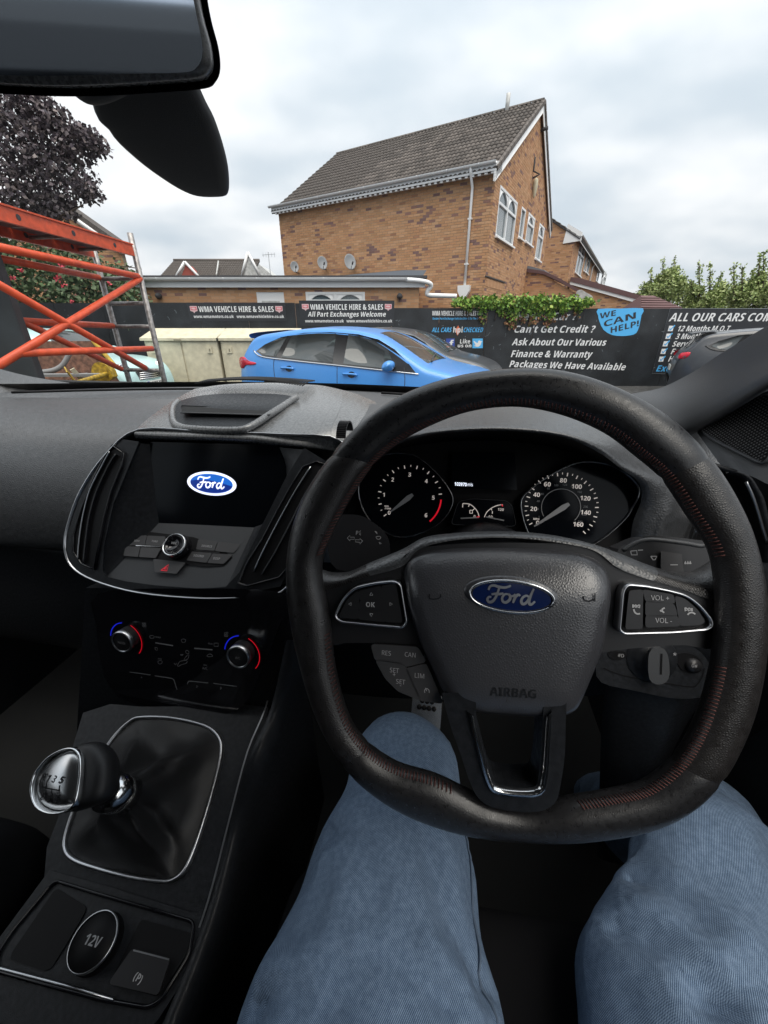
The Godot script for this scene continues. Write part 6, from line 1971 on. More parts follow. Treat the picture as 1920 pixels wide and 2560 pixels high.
func hoarding_wall():
	var t := thing("site_hoarding", "long black painted hoarding with white sales lettering and signs", "hoarding", Vector3(0.000,0.000,-11.000))
	var lx := pv([-94311,20205,1925,19898,1934,18866,97128,19073])
	var yl := (lx[0].y + lx[1].y) * 0.5
	var yr := lx[2].y
	var split := lx[1].x
	rng.seed = 31
	var x := split
	while x > -9.6:
		var wd := 1.22
		mk("hoarding_panel", prism_mesh(rect(x - wd + 0.004, 0.0, x - 0.004, yl + rng.randf_range(-0.008, 0.008)), -0.02, rng.randf_range(-0.003, 0.003)), M.hoarding, t)
		x -= wd
	x = split
	while x < 15.0:
		var wd := 1.22
		mk("hoarding_panel", prism_mesh(rect(x + 0.004, 0.0, x + wd - 0.004, yr + rng.randf_range(-0.006, 0.006)), -0.02, rng.randf_range(-0.003, 0.003)), M.hoarding, t)
		x += wd
	mk("top_rail", box_mesh(Vector3((split + 15.0) * 0.5, yr - 0.05, -0.05), Vector3(15.0 - split, 0.09, 0.05)), M.hoarding, t)
	# scuffs and flaked paint
	var st := ST()
	for i in 130:
		var p := Vector2(rng.randf_range(-8.5, 10.5), rng.randf_range(0.3, 1.9))
		var a := rng.randf_range(-0.4, 0.4) + (PI / 2 if rng.randf() < 0.5 else 0.0)
		var l := rng.randf_range(0.01, 0.10) * (3.0 if rng.randf() < 0.1 else 1.0)
		ribbon(st, PackedVector2Array([p, p + Vector2(cos(a), sin(a)) * l * 0.5, p + Vector2(cos(a + 0.3), sin(a + 0.3)) * l]), rng.randf_range(0.004, 0.016), 0.0045)
	st.generate_normals()
	var sc := mk("paint_chips", st.commit(), M.scuff, t)
	sc.set_meta("kind", "stuff")
	# left: two sales boards
	hire_sign(t, pv([-49247,19621,-25522,16341]), false)
	hire_sign(t, pv([-20895,20103,2097,15193]), true)
	# right: small company board
	var z := 0.008
	var s3 := part("company_sign", t)
	sign_line(s3, "WMA VEHICLE HIRE & SALES LTD", pv([12256,17725,25172,17725]), 0.11424, "sign_white", z)
	sign_line(s3, "Dealer Part Exchange Vehicles Direct To The Public", pv([12427,16533,25305,16533]), 0.05291, "sign_blue", z)
	sign_line(s3, "ALL CARS", pv([12461,13915,17454,13915]), 0.11795, "sign_blue", z, 0.2)
	sign_line(s3, "CHECKED", pv([20602,13915,25595,13915]), 0.11828, "sign_blue", z, 0.2)
	var dc := Vector2(1.9095,1.3767)
	var dr := 0.11826
	mk("diamond", prism_mesh(PackedVector2Array([dc + Vector2(0, dr), dc + Vector2(dr * 0.62, 0), dc + Vector2(0, -dr), dc + Vector2(-dr * 0.62, 0)]), 0.0, 0.006), M.sign_orange, s3)
	sign_line(s3, "hpi", pv([17888,13915,20276,13915]), 0.13779, "sign_white", z + 0.004)
	sign_line(s3, "Follow", pv([12169,11185,15849,11185]), 0.10060, "sign_white", z)
	sign_line(s3, "us on", pv([12608,10177,15365,10177]), 0.09132, "sign_white", z)
	sign_line(s3, "Like", pv([19857,11185,22493,11185]), 0.11091, "sign_white", z)
	sign_line(s3, "us on", pv([19391,10177,22976,10177]), 0.09153, "sign_white", z)
	mk("social_tile", prism_mesh(pv([16184,11886,18429,11886,18600,9720,16335,9720]), 0.0, 0.006), M.sign_navy, s3)
	sign_line(s3, "f", pv([16987,10632,18198,10632]), 0.17187, "sign_white", z)
	mk("social_tile", prism_mesh(pv([23082,11886,25765,11886,26021,9568,23312,9568]), 0.0, 0.006), M.sign_blue, s3)
	mk("bird_shape", prism_mesh(curve2(pv([23521,11336,24051,10984,24561,10833,24624,11286,24992,11436,25343,11236,25672,11236,25485,10934,25375,10430,24928,9974,24271,9923,23638,10177,24124,10278,23702,10632,23857,10733,23501,10984]), 2), 0.006, 0.009), M.sign_white, s3)
	# finance lettering painted on the hoarding
	var s4 := part("finance_sign", t)
	for a in [["Need a Car ?", pv([33711,17011,49078,17011]), 0.18436], ["Can't Get Credit ?", pv([33714,14062,54432,14062]), 0.17921], ["Ask About Our Various", pv([33716,11035,58248,10934]), 0.17417], ["Finance & Warranty", pv([33738,8185,55075,8030]), 0.17813], ["Packages We Have Available", pv([33701,5686,64841,4842]), 0.17782]]:
		sign_line(s4, a[0], a[1], a[2], "sign_white", z, 0.2)
	var s5 := part("help_sign", t, "blue shield shaped sign reading we can help")
	mk("shield", prism_mesh(curve2(pv([54184,18717,59845,18811,65515,18858,65593,17297,65746,14891,65420,13177,63937,12632,61793,12484,59273,12732,56800,13915,55245,15860,54524,17297]), 2), 0.0, 0.006), M.sign_blue, s5)
	for a in [["WE", pv([55105,17107,58975,17867]), 0.13742], ["CAN", pv([56518,15280,64149,17297]), 0.15891], ["HELP!", pv([58616,13817,65418,15473]), 0.15146]]:
		sign_line(s5, a[0], a[1], a[2], "hoarding_sign", z + 0.002)
	var s6 := part("warranty_sign", t)
	mk("sign_board", prism_mesh(pv([72434,18811,104730,18811,112045,3027,72484,3242]), 0.0, 0.004), M.hoarding_sign, s6)
	mk("sign_border", tube_mesh(lift(pv([104752,18764,72434,18811,72484,3242,83612,3081]), 0.005), 0.006, 4), M.scuff, s6)
	sign_line(s6, "ALL OUR CARS COME WITH", pv([73179,16820,108868,16820]), 0.20390, "sign_white", z, 0.2)
	sign_line(s6, "12 Months M.O.T", pv([75860,14209,89248,14209]), 0.14027, "sign_white", z, 0.2)
	sign_line(s6, "3 Months Warranty", pv([76023,12384,91320,12384]), 0.14250, "sign_white", z, 0.2)
	sign_line(s6, "Serviced", pv([75842,10581,83220,10581]), 0.14398, "sign_white", z, 0.2)
	sign_line(s6, "Full Valet", pv([75991,8750,84425,8750]), 0.14624, "sign_white", z, 0.2)
	sign_line(s6, "HPI", pv([75903,6942,78922,6942]), 0.14849, "sign_white", z, 0.2)
	sign_line(s6, "Exclusions", pv([73399,4524,85372,4524]), 0.16836, "sign_blue", z, 0.2)
	for q in [Vector2(7.4056,1.4257), Vector2(7.3986,1.2434), Vector2(7.3845,1.0632), Vector2(7.3867,0.8801), Vector2(7.3906,0.6890)]:
		var k := 0.06255
		mk("tick_box", prism_mesh(rect(q.x - k, q.y - k, q.x + k, q.y + k), 0.004, 0.007), M.sign_white, s6)
		st = ST()
		ribbon(st, PackedVector2Array([q + Vector2(-k * 0.5, 0), q + Vector2(-k * 0.1, -k * 0.6), q + Vector2(k * 1.3, k * 1.2)]), k * 0.5, 0.0085)
		st.generate_normals()
		mk("tick", st.commit(), M.sign_blue, s6)

func sign_line(owner: Node3D, s: String, ends: PackedVector2Array, hgt: float, m: String, z: float, slant := 0.0):
	var st := ST()
	var c := (ends[0] + ends[1]) * 0.5
	var d := ends[1] - ends[0]
	text_into(st, s, hgt * 0.92, at2(c, z, d.angle()), true, 1.0, slant, 1, d.length())
	mk("lettering", st.commit(), M[m], owner)

func hire_sign(owner: Node3D, b: PackedVector2Array, three: bool):
	# board with two small shields, company line and web addresses
	var s := part("sales_sign", owner)
	var x0 := b[0].x
	var x1 := b[1].x
	var y1 := b[0].y
	var y0 := b[1].y
	var w := x1 - x0
	var h := y1 - y0
	mk("sign_board", prism_mesh(rect(x0 - 0.05, y0 - 0.04, x1 + 0.05, y1 + 0.05), 0.0, 0.006), M.hoarding_sign, s)
	var top := 0.62 if three else 0.52
	var cy := y1 - h * (0.20 if three else 0.30)
	var lh := h * (0.27 if three else 0.42)
	sign_line(s, "WMA VEHICLE HIRE & SALES", PackedVector2Array([Vector2(x0 + w * 0.10, cy), Vector2(x1 - w * 0.10, cy)]), lh, "sign_white", 0.009)
	for x in [x0 + w * 0.045, x1 - w * 0.045]:
		var k := w * 0.038
		var c := Vector2(x, cy)
		mk("crest", prism_mesh(PackedVector2Array([c + Vector2(-k, k * 0.8), c + Vector2(k, k * 0.8), c + Vector2(k, -k * 0.4), c + Vector2(k * 0.3, -k * 0.6), c + Vector2(0, -k * 0.95), c + Vector2(-k * 0.3, -k * 0.6), c + Vector2(-k, -k * 0.4)]), 0.006, 0.009), M.sign_pink, s)
		mk("crest_field", prism_mesh(rect(c.x - k * 0.8, c.y - k * 0.2, c.x + k * 0.8, c.y + k * 0.55), 0.009, 0.011), M.sign_red, s)
		sign_line(s, "WMA", PackedVector2Array([c + Vector2(-k * 0.6, k * 0.17), c + Vector2(k * 0.6, k * 0.17)]), k * 0.55, "sign_white", 0.0125)
	if three:
		var yy := y1 - h * 0.53
		sign_line(s, "All Part Exchanges Welcome", PackedVector2Array([Vector2(x0 + w * 0.07, yy), Vector2(x1 - w * 0.07, yy)]), h * 0.24, "sign_white", 0.009, 0.2)
	var y := y0 + h * (0.16 if three else 0.20)
	sign_line(s, "www.wmamotors.co.uk", PackedVector2Array([Vector2(x0 + w * 0.03, y), Vector2(x0 + w * 0.46, y)]), h * (0.15 if three else 0.22), "sign_white", 0.009)
	sign_line(s, "www.wmavehiclehire.co.uk", PackedVector2Array([Vector2(x0 + w * 0.49, y), Vector2(x1, y)]), h * (0.15 if three else 0.22), "sign_white", 0.009)

func up3(p: Vector2, z := 0.0) -> Vector3:
	return Vector3(p.x, p.y, z)

# ------------------------------------------------------------------ vehicles
class CarShape:
	var top: Array        # silhouette of roof and bonnet: Vector2(x from tail, height)
	var length: float
	var half: float
	var belt0: float
	var belt1: float
	var tumble: float
	var roof: float
	func ytop(x: float) -> float:
		for i in top.size() - 1:
			if x <= top[i + 1].x:
				var k: float = (x - top[i].x) / maxf(0.0001, top[i + 1].x - top[i].x)
				var a: Vector2 = top[maxi(i - 1, 0)]
				var b: Vector2 = top[i]
				var c: Vector2 = top[i + 1]
				var d: Vector2 = top[mini(i + 2, top.size() - 1)]
				var m0: float = (c.y - a.y) / maxf(0.02, c.x - a.x) * (c.x - b.x)
				var m1: float = (d.y - b.y) / maxf(0.02, d.x - b.x) * (c.x - b.x)
				var lim: float = absf(c.y - b.y) * 2.5
				m0 = clampf(m0, -lim, lim)
				m1 = clampf(m1, -lim, lim)
				var k2 := k * k
				var k3 := k2 * k
				return b.y * (2 * k3 - 3 * k2 + 1) + m0 * (k3 - 2 * k2 + k) + c.y * (-2 * k3 + 3 * k2) + m1 * (k3 - k2)
		return top[-1].y
	func belt(x: float) -> float:
		return lerpf(belt0, belt1, x / length)
	func plan(x: float) -> float:
		var e := minf(x, length - x)
		var k := clampf(1.0 - e / 0.75, 0.0, 1.0)
		return half * (1.0 - 0.24 * k * k * k)
	func side(x: float, y: float) -> float:
		var b := belt(x)
		var w := plan(x)
		if y > b:
			return w * 0.975 - (y - b) * tumble
		var k := (b - y) / b
		return w * (0.975 + 0.05 * sin(clampf(k * 2.2, 0.0, 1.0) * PI * 0.5) - 0.10 * maxf(0.0, k - 0.55))

func drape(c: CarShape, p: PackedVector2Array, off: float, s: float) -> ArrayMesh:
	# a side-view outline laid on the flank of the car
	var st := ST()
	var id := Geometry2D.triangulate_polygon(p)
	for i in range(0, id.size(), 3):
		for k in [0, 1, 2]:
			var q := p[id[i + k]]
			st.add_vertex(Vector3(q.x, q.y, (c.side(q.x, q.y) + off) * s))
	for i in p.size():
		var a := p[i]
		var b := p[(i + 1) % p.size()]
		var az := c.side(a.x, a.y)
		var bz := c.side(b.x, b.y)
		quad(st, Vector3(a.x, a.y, (az + off) * s), Vector3(b.x, b.y, (bz + off) * s), Vector3(b.x, b.y, (bz - 0.01) * s), Vector3(a.x, a.y, (az - 0.01) * s))
	return fin(st)

func flank_tube(c: CarShape, p: Array, r: float, off: float, s: float) -> ArrayMesh:
	var o := []
	for q in curve(p, 4):
		o.append(Vector3(q.x, q.y, (c.side(q.x, q.y) + off) * s))
	return tube_mesh(o, r, 6)

func top_patch(c: CarShape, x0: float, x1: float, k0: float, k1: float, off: float) -> ArrayMesh:
	# a sheet on the upper surface: x range, share of the half width at either end
	var rows := []
	for i in 11:
		var x := lerpf(x0, x1, i / 10.0)
		var y := c.ytop(x)
		var ze := maxf(0.05, c.side(x, y - 0.06) - 0.09) * lerpf(k0, k1, i / 10.0)
		var r := []
		for j in 13:
			var t := (j - 6) / 6.0
			r.append(Vector3(x, y + off - 0.045 * t * t, ze * t))
		rows.append(r)
	var st := ST()
	grid_mesh(st, rows)
	return fin(st)

func body_shell(c: CarShape) -> ArrayMesh:
	var rows := []
	var n := 96
	for i in n + 1:
		var t := float(i) / n
		var x := c.length * (0.5 - 0.5 * cos(PI * t)) * 0.35 + c.length * t * 0.65
		var yt := maxf(c.ytop(x), 0.40)
		var r := []
		var half_row := []
		var yb := 0.24
		var rad := minf(0.09, (yt - yb) * 0.4)
		for k in 12:
			var y := lerpf(yb, yt - 0.03 - rad, k / 11.0)
			half_row.append(Vector2(y, c.side(x, y)))
		var ze: float = half_row[-1].y
		for k in range(1, 5):
			var a := PI * 0.5 * k / 4.0
			half_row.append(Vector2(yt - 0.045 - rad + rad * sin(a) * 1.0 + 0.015 * sin(a), ze - rad * (1.0 - cos(a))))
		var zi: float = half_row[-1].y
		for k in range(1, 5):
			var z := zi * (1.0 - k / 4.0)
			half_row.append(Vector2(yt - 0.03 * pow(z / maxf(zi, 0.01), 2.0), z))
		for q in half_row:
			r.append(Vector3(x, q.x, q.y))
		for k in range(half_row.size() - 2, -1, -1):
			r.append(Vector3(x, half_row[k].x, -half_row[k].y))
		rows.append(r)
	var st := ST()
	grid_mesh(st, rows)
	for e in [0, n]:
		var r: Array = rows[e]
		for k in r.size() - 1:
			st.add_vertex(Vector3(r[0].x, 0.3, 0))
			st.add_vertex(r[k])
			st.add_vertex(r[k + 1])
	return fin(st)

func road_wheel(owner: Node3D, at: Vector3, r: float, s: float):
	var w := part("wheel", owner)
	w.position = at
	w.rotation.y = 0.0 if s > 0 else PI
	mk("tyre", lathe_mesh(pv_([r * 0.66, -0.09, r * 0.92, -0.10, r, -0.07, r, 0.07, r * 0.92, 0.10, r * 0.66, 0.09]), 32), M.tyre, w)
	mk("rim", lathe_mesh(pv_([r * 0.68, 0.085, r * 0.62, 0.095, r * 0.58, 0.04, 0.0, 0.03]), 32), M.car_trim, w)
	for i in 5:
		var a := TAU * i / 5.0
		var d := Vector3(cos(a), sin(a), 0)
		mk("spoke", tube_mesh([d * 0.03 + Vector3(0, 0, 0.07), d * r * 0.64 + Vector3(0, 0, 0.085)], [0.04, 0.026], 6), M.wheel_alloy, w)
	mk("hub", lathe_mesh(pv_([0.055, 0.05, 0.05, 0.09, 0.0, 0.095]), 16), M.wheel_alloy, w)

func hatchback(called: String, label: String, at: Vector3, turn: float, paint: String, glass: String, trim: String) -> Node3D:
	var c := CarShape.new()
	c.length = 4.36
	c.half = 0.91
	c.belt0 = 1.04
	c.belt1 = 0.85
	c.tumble = 0.42
	c.roof = 1.475
	c.top = [Vector2(0, 0.48), Vector2(0.03, 0.70), Vector2(0.07, 0.88), Vector2(0.15, 1.02), Vector2(0.27, 1.16), Vector2(0.38, 1.30), Vector2(0.52, 1.37), Vector2(0.8, 1.412), Vector2(1.2, 1.452), Vector2(1.6, 1.475), Vector2(2.0, 1.462), Vector2(2.35, 1.42), Vector2(2.6, 1.345), Vector2(2.9, 1.20), Vector2(3.2, 1.04), Vector2(3.32, 0.985), Vector2(3.5, 0.945), Vector2(3.8, 0.885), Vector2(4.05, 0.81), Vector2(4.22, 0.72), Vector2(4.32, 0.62), Vector2(4.36, 0.48)]
	var t := thing(called, label, "car", at, turn)
	mk("body", body_shell(c), M[paint], t)
	mk("windscreen", top_patch(c, 2.46, 3.27, 0.96, 1.0, 0.008), M.car_glass, t)
	mk("rear_window", top_patch(c, 0.17, 0.44, 0.9, 0.95, 0.008), M.car_glass, t)
	mk("spoiler", sheet([[Vector3(0.62, 1.405, -0.60), Vector3(0.62, 1.425, 0.0), Vector3(0.62, 1.405, 0.60)], [Vector3(0.38, 1.385, -0.61), Vector3(0.36, 1.405, 0.0), Vector3(0.38, 1.385, 0.61)], [Vector3(0.20, 1.355, -0.58), Vector3(0.16, 1.375, 0.0), Vector3(0.20, 1.355, 0.58)], [Vector3(0.23, 1.30, -0.58), Vector3(0.20, 1.32, 0.0), Vector3(0.23, 1.30, 0.58)], [Vector3(0.42, 1.29, -0.58), Vector3(0.42, 1.30, 0.0), Vector3(0.42, 1.29, 0.58)]], 5, 3), M[paint], t)
	mk("under_body", box_mesh(Vector3(2.18, 0.27, 0), Vector3(3.9, 0.10, 1.5)), M.car_trim, t)
	for s in [1.0, -1.0]:
		# window band with pillars, panes, bright lower strip
		var band := curve2(pv_([0.52, 1.125, 0.70, 1.075, 1.2, 1.045, 2.05, 1.005, 2.9, 0.965, 3.16, 0.955, 3.02, 1.045, 2.80, 1.18, 2.55, 1.285, 2.25, 1.345, 1.8, 1.372, 1.35, 1.365, 0.95, 1.305, 0.68, 1.205]), 2)
		mk("window_band", drape(c, pv_([0.50, 1.115, 0.66, 1.045, 1.2, 1.005, 2.05, 0.955, 2.9, 0.905, 3.20, 0.890, 3.06, 1.02, 2.84, 1.18, 2.58, 1.302, 2.25, 1.368, 1.8, 1.395, 1.35, 1.385, 0.95, 1.322, 0.66, 1.215]), 0.003, s), M.car_trim, t)
		mk("quarter_pane", drape(c, pv_([0.56, 1.118, 0.70, 1.062, 0.90, 1.050, 1.05, 1.325, 0.92, 1.298, 0.70, 1.215]), 0.006, s), M[glass], t)
		mk("rear_door_pane", drape(c, pv_([1.00, 1.042, 1.25, 1.025, 1.90, 0.985, 1.90, 1.375, 1.60, 1.378, 1.30, 1.362, 1.14, 1.340]), 0.006, s), M[glass], t)
		mk("front_door_pane", drape(c, pv_([2.08, 0.976, 2.50, 0.950, 2.90, 0.926, 2.74, 1.185, 2.52, 1.288, 2.30, 1.340, 2.10, 1.362]), 0.006, s), M.car_glass, t)
		mk("bright_strip", flank_tube(c, [Vector2(0.46, 1.125), Vector2(0.64, 1.040), Vector2(1.2, 0.998), Vector2(2.05, 0.948), Vector2(2.9, 0.897), Vector2(3.24, 0.878)], 0.011, 0.006, s), M[trim], t)
		# tail lamp wrapping the corner
		mk("tail_lamp", drape(c, curve2(pv_([0.035, 0.93, 0.06, 0.985, 0.12, 1.015, 0.24, 1.025, 0.30, 0.99, 0.40, 0.962, 0.50, 0.952, 0.51, 0.928, 0.40, 0.912, 0.27, 0.905, 0.21, 0.86, 0.15, 0.845, 0.08, 0.855]) if paint == "blue_car" else pv_([0.05, 0.86, 0.07, 0.95, 0.14, 0.98, 0.24, 0.985, 0.22, 0.90, 0.14, 0.85]), 2), 0.012 if paint == "blue_car" else 0.004, s), M.red_lens, t)
		# door joints, handles, swage line
		mk("door_joint", flank_tube(c, [Vector2(0.90, 1.06), Vector2(0.86, 0.95), Vector2(0.88, 0.72), Vector2(1.0, 0.50)], 0.005, 0.0, s), M.car_trim, t)
		mk("door_joint", flank_tube(c, [Vector2(1.98, 1.0), Vector2(1.985, 0.75), Vector2(1.98, 0.35)], 0.005, 0.0, s), M.car_trim, t)
		mk("door_joint", flank_tube(c, [Vector2(3.02, 0.95), Vector2(3.05, 0.75), Vector2(3.0, 0.4)], 0.005, 0.0, s), M.car_trim, t)
		for hx in [1.12, 2.20]:
			var hy: float = 0.885 - (hx - 1.12) * 0.045
			mk("handle_recess", drape(c, ellipse(Vector2(hx + 0.02, hy - 0.005), 0.06, 0.045, 16), 0.002, s), M.car_trim, t)
			mk("door_handle", flank_tube(c, [Vector2(hx - 0.11, hy + 0.005), Vector2(hx, hy + 0.008), Vector2(hx + 0.12, hy)], 0.017, 0.025, s), M[paint], t)
		mk("wing_mirror", mirror_shape(Vector3(2.83, 0.975, (c.side(2.83, 0.96) + 0.12) * s)), M[paint], t)
		mk("mirror_foot", tube_mesh([Vector3(2.87, 0.955, (c.side(2.87, 0.95) - 0.01) * s), Vector3(2.84, 0.965, (c.side(2.87, 0.95) + 0.10) * s)], 0.022, 8), M.car_trim, t)
		# wheel arches and wheels
		for wx in [0.80, 3.45]:
			var arch := ellipse(Vector2(wx, 0.34), 0.36, 0.36, 24, 0.0, PI)
			mk("wheel_arch", drape(c, arch, 0.002, s), M.car_trim, t)
			road_wheel(t, Vector3(wx, 0.315, (c.half - 0.07) * s), 0.315, s)
		mk("head_lamp", drape(c, curve2(pv_([3.85, 0.79, 4.05, 0.74, 4.25, 0.66, 4.22, 0.58, 4.08, 0.62, 3.95, 0.70]), 2), 0.012, s), M.lamp_glass, t)
	mk("wiper", tube_mesh([Vector3(3.30, 1.015, 0.45), Vector3(3.22, 1.06, 0.1), Vector3(3.18, 1.085, -0.2)], 0.012, 5), M.car_trim, t)
	mk("number_plate", box_mesh(Vector3(-0.01, 0.62, 0), Vector3(0.02, 0.11, 0.52)), M.plate_white, t)
	return t

func mirror_shape(c: Vector3) -> ArrayMesh:
	var rows := []
	for i in 9:
		var a := PI * i / 8.0
		var r := []
		for j in 16:
			var b := TAU * j / 16
			var k := pow(sin(a), 0.7)
			r.append(c + Vector3(cos(b) * 0.085 * k + 0.02 * sin(b), sin(b) * 0.075 * k, -cos(a) * 0.11))
		rows.append(r)
	var st := ST()
	grid_mesh(st, rows, true)
	return fin(st)

func small_car() -> void:
	var c := CarShape.new()
	c.length = 3.72
	c.half = 0.84
	c.belt0 = 0.98
	c.belt1 = 0.92
	c.tumble = 0.30
	c.roof = 1.43
	c.top = [Vector2(0, 0.48), Vector2(0.03, 0.75), Vector2(0.08, 0.98), Vector2(0.22, 1.22), Vector2(0.36, 1.36), Vector2(0.7, 1.42), Vector2(1.2, 1.44), Vector2(1.75, 1.425), Vector2(2.02, 1.37), Vector2(2.25, 1.22), Vector2(2.5, 1.03), Vector2(2.62, 0.975), Vector2(2.9, 0.955), Vector2(3.2, 0.915), Vector2(3.45, 0.85), Vector2(3.60, 0.76), Vector2(3.69, 0.62), Vector2(3.72, 0.46)]
	var nose := Vector3(-4.518,0.683,-8.000)
	var t := thing("small_car", "pale mint green small car with chrome grille behind the orange scaffold", "car", Vector3(nose.x - 3.72, 0, -8.35), deg_to_rad(-6))
	mk("body", body_shell(c), M.mint_car, t)
	mk("windscreen", top_patch(c, 1.98, 2.55, 0.97, 1.0, 0.008), M.car_glass, t)
	mk("under_body", box_mesh(Vector3(1.86, 0.27, 0), Vector3(3.3, 0.10, 1.4)), M.car_trim, t)
	for s in [1.0, -1.0]:
		mk("window_band", drape(c, pv_([0.42, 1.02, 1.2, 1.0, 2.38, 0.975, 2.30, 1.08, 2.02, 1.285, 1.75, 1.345, 0.9, 1.35, 0.55, 1.30, 0.42, 1.20]), 0.003, s), M.car_trim, t)
		mk("rear_door_pane", drape(c, pv_([0.48, 1.045, 1.12, 1.03, 1.12, 1.33, 0.9, 1.33, 0.58, 1.285, 0.48, 1.19]), 0.006, s), M.car_glass, t)
		mk("front_door_pane", drape(c, pv_([1.20, 1.028, 2.28, 1.0, 2.20, 1.10, 1.98, 1.27, 1.74, 1.325, 1.20, 1.33]), 0.006, s), M.car_glass, t)
		mk("bright_strip", flank_tube(c, [Vector2(0.40, 1.01), Vector2(1.2, 0.99), Vector2(2.40, 0.965)], 0.011, 0.006, s), M.chrome, t)
		mk("door_joint", flank_tube(c, [Vector2(2.28, 0.95), Vector2(2.30, 0.7), Vector2(2.2, 0.4)], 0.005, 0.0, s), M.car_trim, t)
		for wx in [0.62, 3.0]:
			mk("wheel_arch", drape(c, ellipse(Vector2(wx, 0.32), 0.34, 0.34, 24, 0.0, PI), 0.002, s), M.car_trim, t)
			road_wheel(t, Vector3(wx, 0.30, (c.half - 0.07) * s), 0.30, s)
		# round lamp in a bright ring
		var hx := Transform3D(Basis(Vector3.BACK, deg_to_rad(-4)) * Basis(Vector3.UP, deg_to_rad(68 if s > 0 else 112)), Vector3(3.52, 0.70, 0.53 * s))
		mk("head_lamp", lathe_mesh(pv_([0.125, 0.0, 0.12, 0.05, 0.08, 0.085, 0.0, 0.10]), 28), M.lamp_glass, t, hx)
		mk("lamp_ring", lathe_mesh(pv_([0.145, -0.02, 0.15, 0.03, 0.135, 0.055, 0.12, 0.045]), 28), M.chrome, t, hx)
		mk("wing_mirror", mirror_shape(Vector3(2.28, 1.02, (c.side(2.28, 0.97) + 0.11) * s)), M.mint_car, t)
	for i in 4:
		mk("grille_bar", tube_mesh([Vector3(3.70 - i * 0.002, 0.56 + i * 0.035, -0.36), Vector3(3.735, 0.56 + i * 0.035, 0.0), Vector3(3.70 - i * 0.002, 0.56 + i * 0.035, 0.36)], 0.010, 6), M.chrome, t)
	mk("grille_back", box_mesh(Vector3(3.68, 0.615, 0), Vector3(0.05, 0.15, 0.74)), M.car_trim, t)
	var pl := Transform3D(Basis(Vector3.UP, PI / 2), Vector3(3.765, 0.455, 0.0))
	mk("number_plate", prism_mesh(rect(-0.26, -0.055, 0.26, 0.055), -0.02, 0.0), M.plate_white, t, pl)
	mk("plate_band", prism_mesh(rect(-0.26, -0.055, -0.20, 0.055), 0.0, 0.003), M.sign_navy, t, pl)
	var st := ST()
	text_into(st, "NV12 XSO", 0.075, pl * at2(Vector2(0.03, 0), 0.004), true, 1.0, 0.0, 1, 0.42)
	mk("plate_print", st.commit(), M.felt, t)
	mk("bumper", tube_mesh(curve([Vector3(3.40, 0.36, -0.76), Vector3(3.64, 0.36, -0.55), Vector3(3.74, 0.36, 0.0), Vector3(3.64, 0.36, 0.55), Vector3(3.40, 0.36, 0.76)], 5), 0.055, 10), M.chrome, t)

func build_yard():
	# --- parked cars
	var a := deg_to_rad(22.0)
	var p := Vector3(-2.332 + 0.91 * sin(a), -0.02, -6.68 - 0.91 * cos(a)) - Vector3(cos(a), 0, sin(a)) * 0.22
	hatchback("blue_hatchback", "bright blue five-door hatchback with red tail lamp, parked ahead of cabin", p, -a, "blue_car", "car_glass", "chrome")
	var q := p + Vector3(sin(a), 0, -cos(a)) * 3.0 + Vector3(cos(a), 0, sin(a)) * -0.45
	hatchback("black_hatchback", "black car parked just behind the blue hatchback, only its top showing", q, -a, "black_car", "car_glass", "car_trim")
	var r := Vector3(6.361,0.816,-9.200)
	hatchback("dark_hatchback", "dark hatchback before the warranty sign, its nose hidden by windscreen pillar", Vector3(r.x + 0.55, -0.03, -9.9), deg_to_rad(-31), "black_car", "car_glass", "car_trim")
	small_car()
	scaffold_tower()
	utility_cabinets()
	skip_box()
	plants()

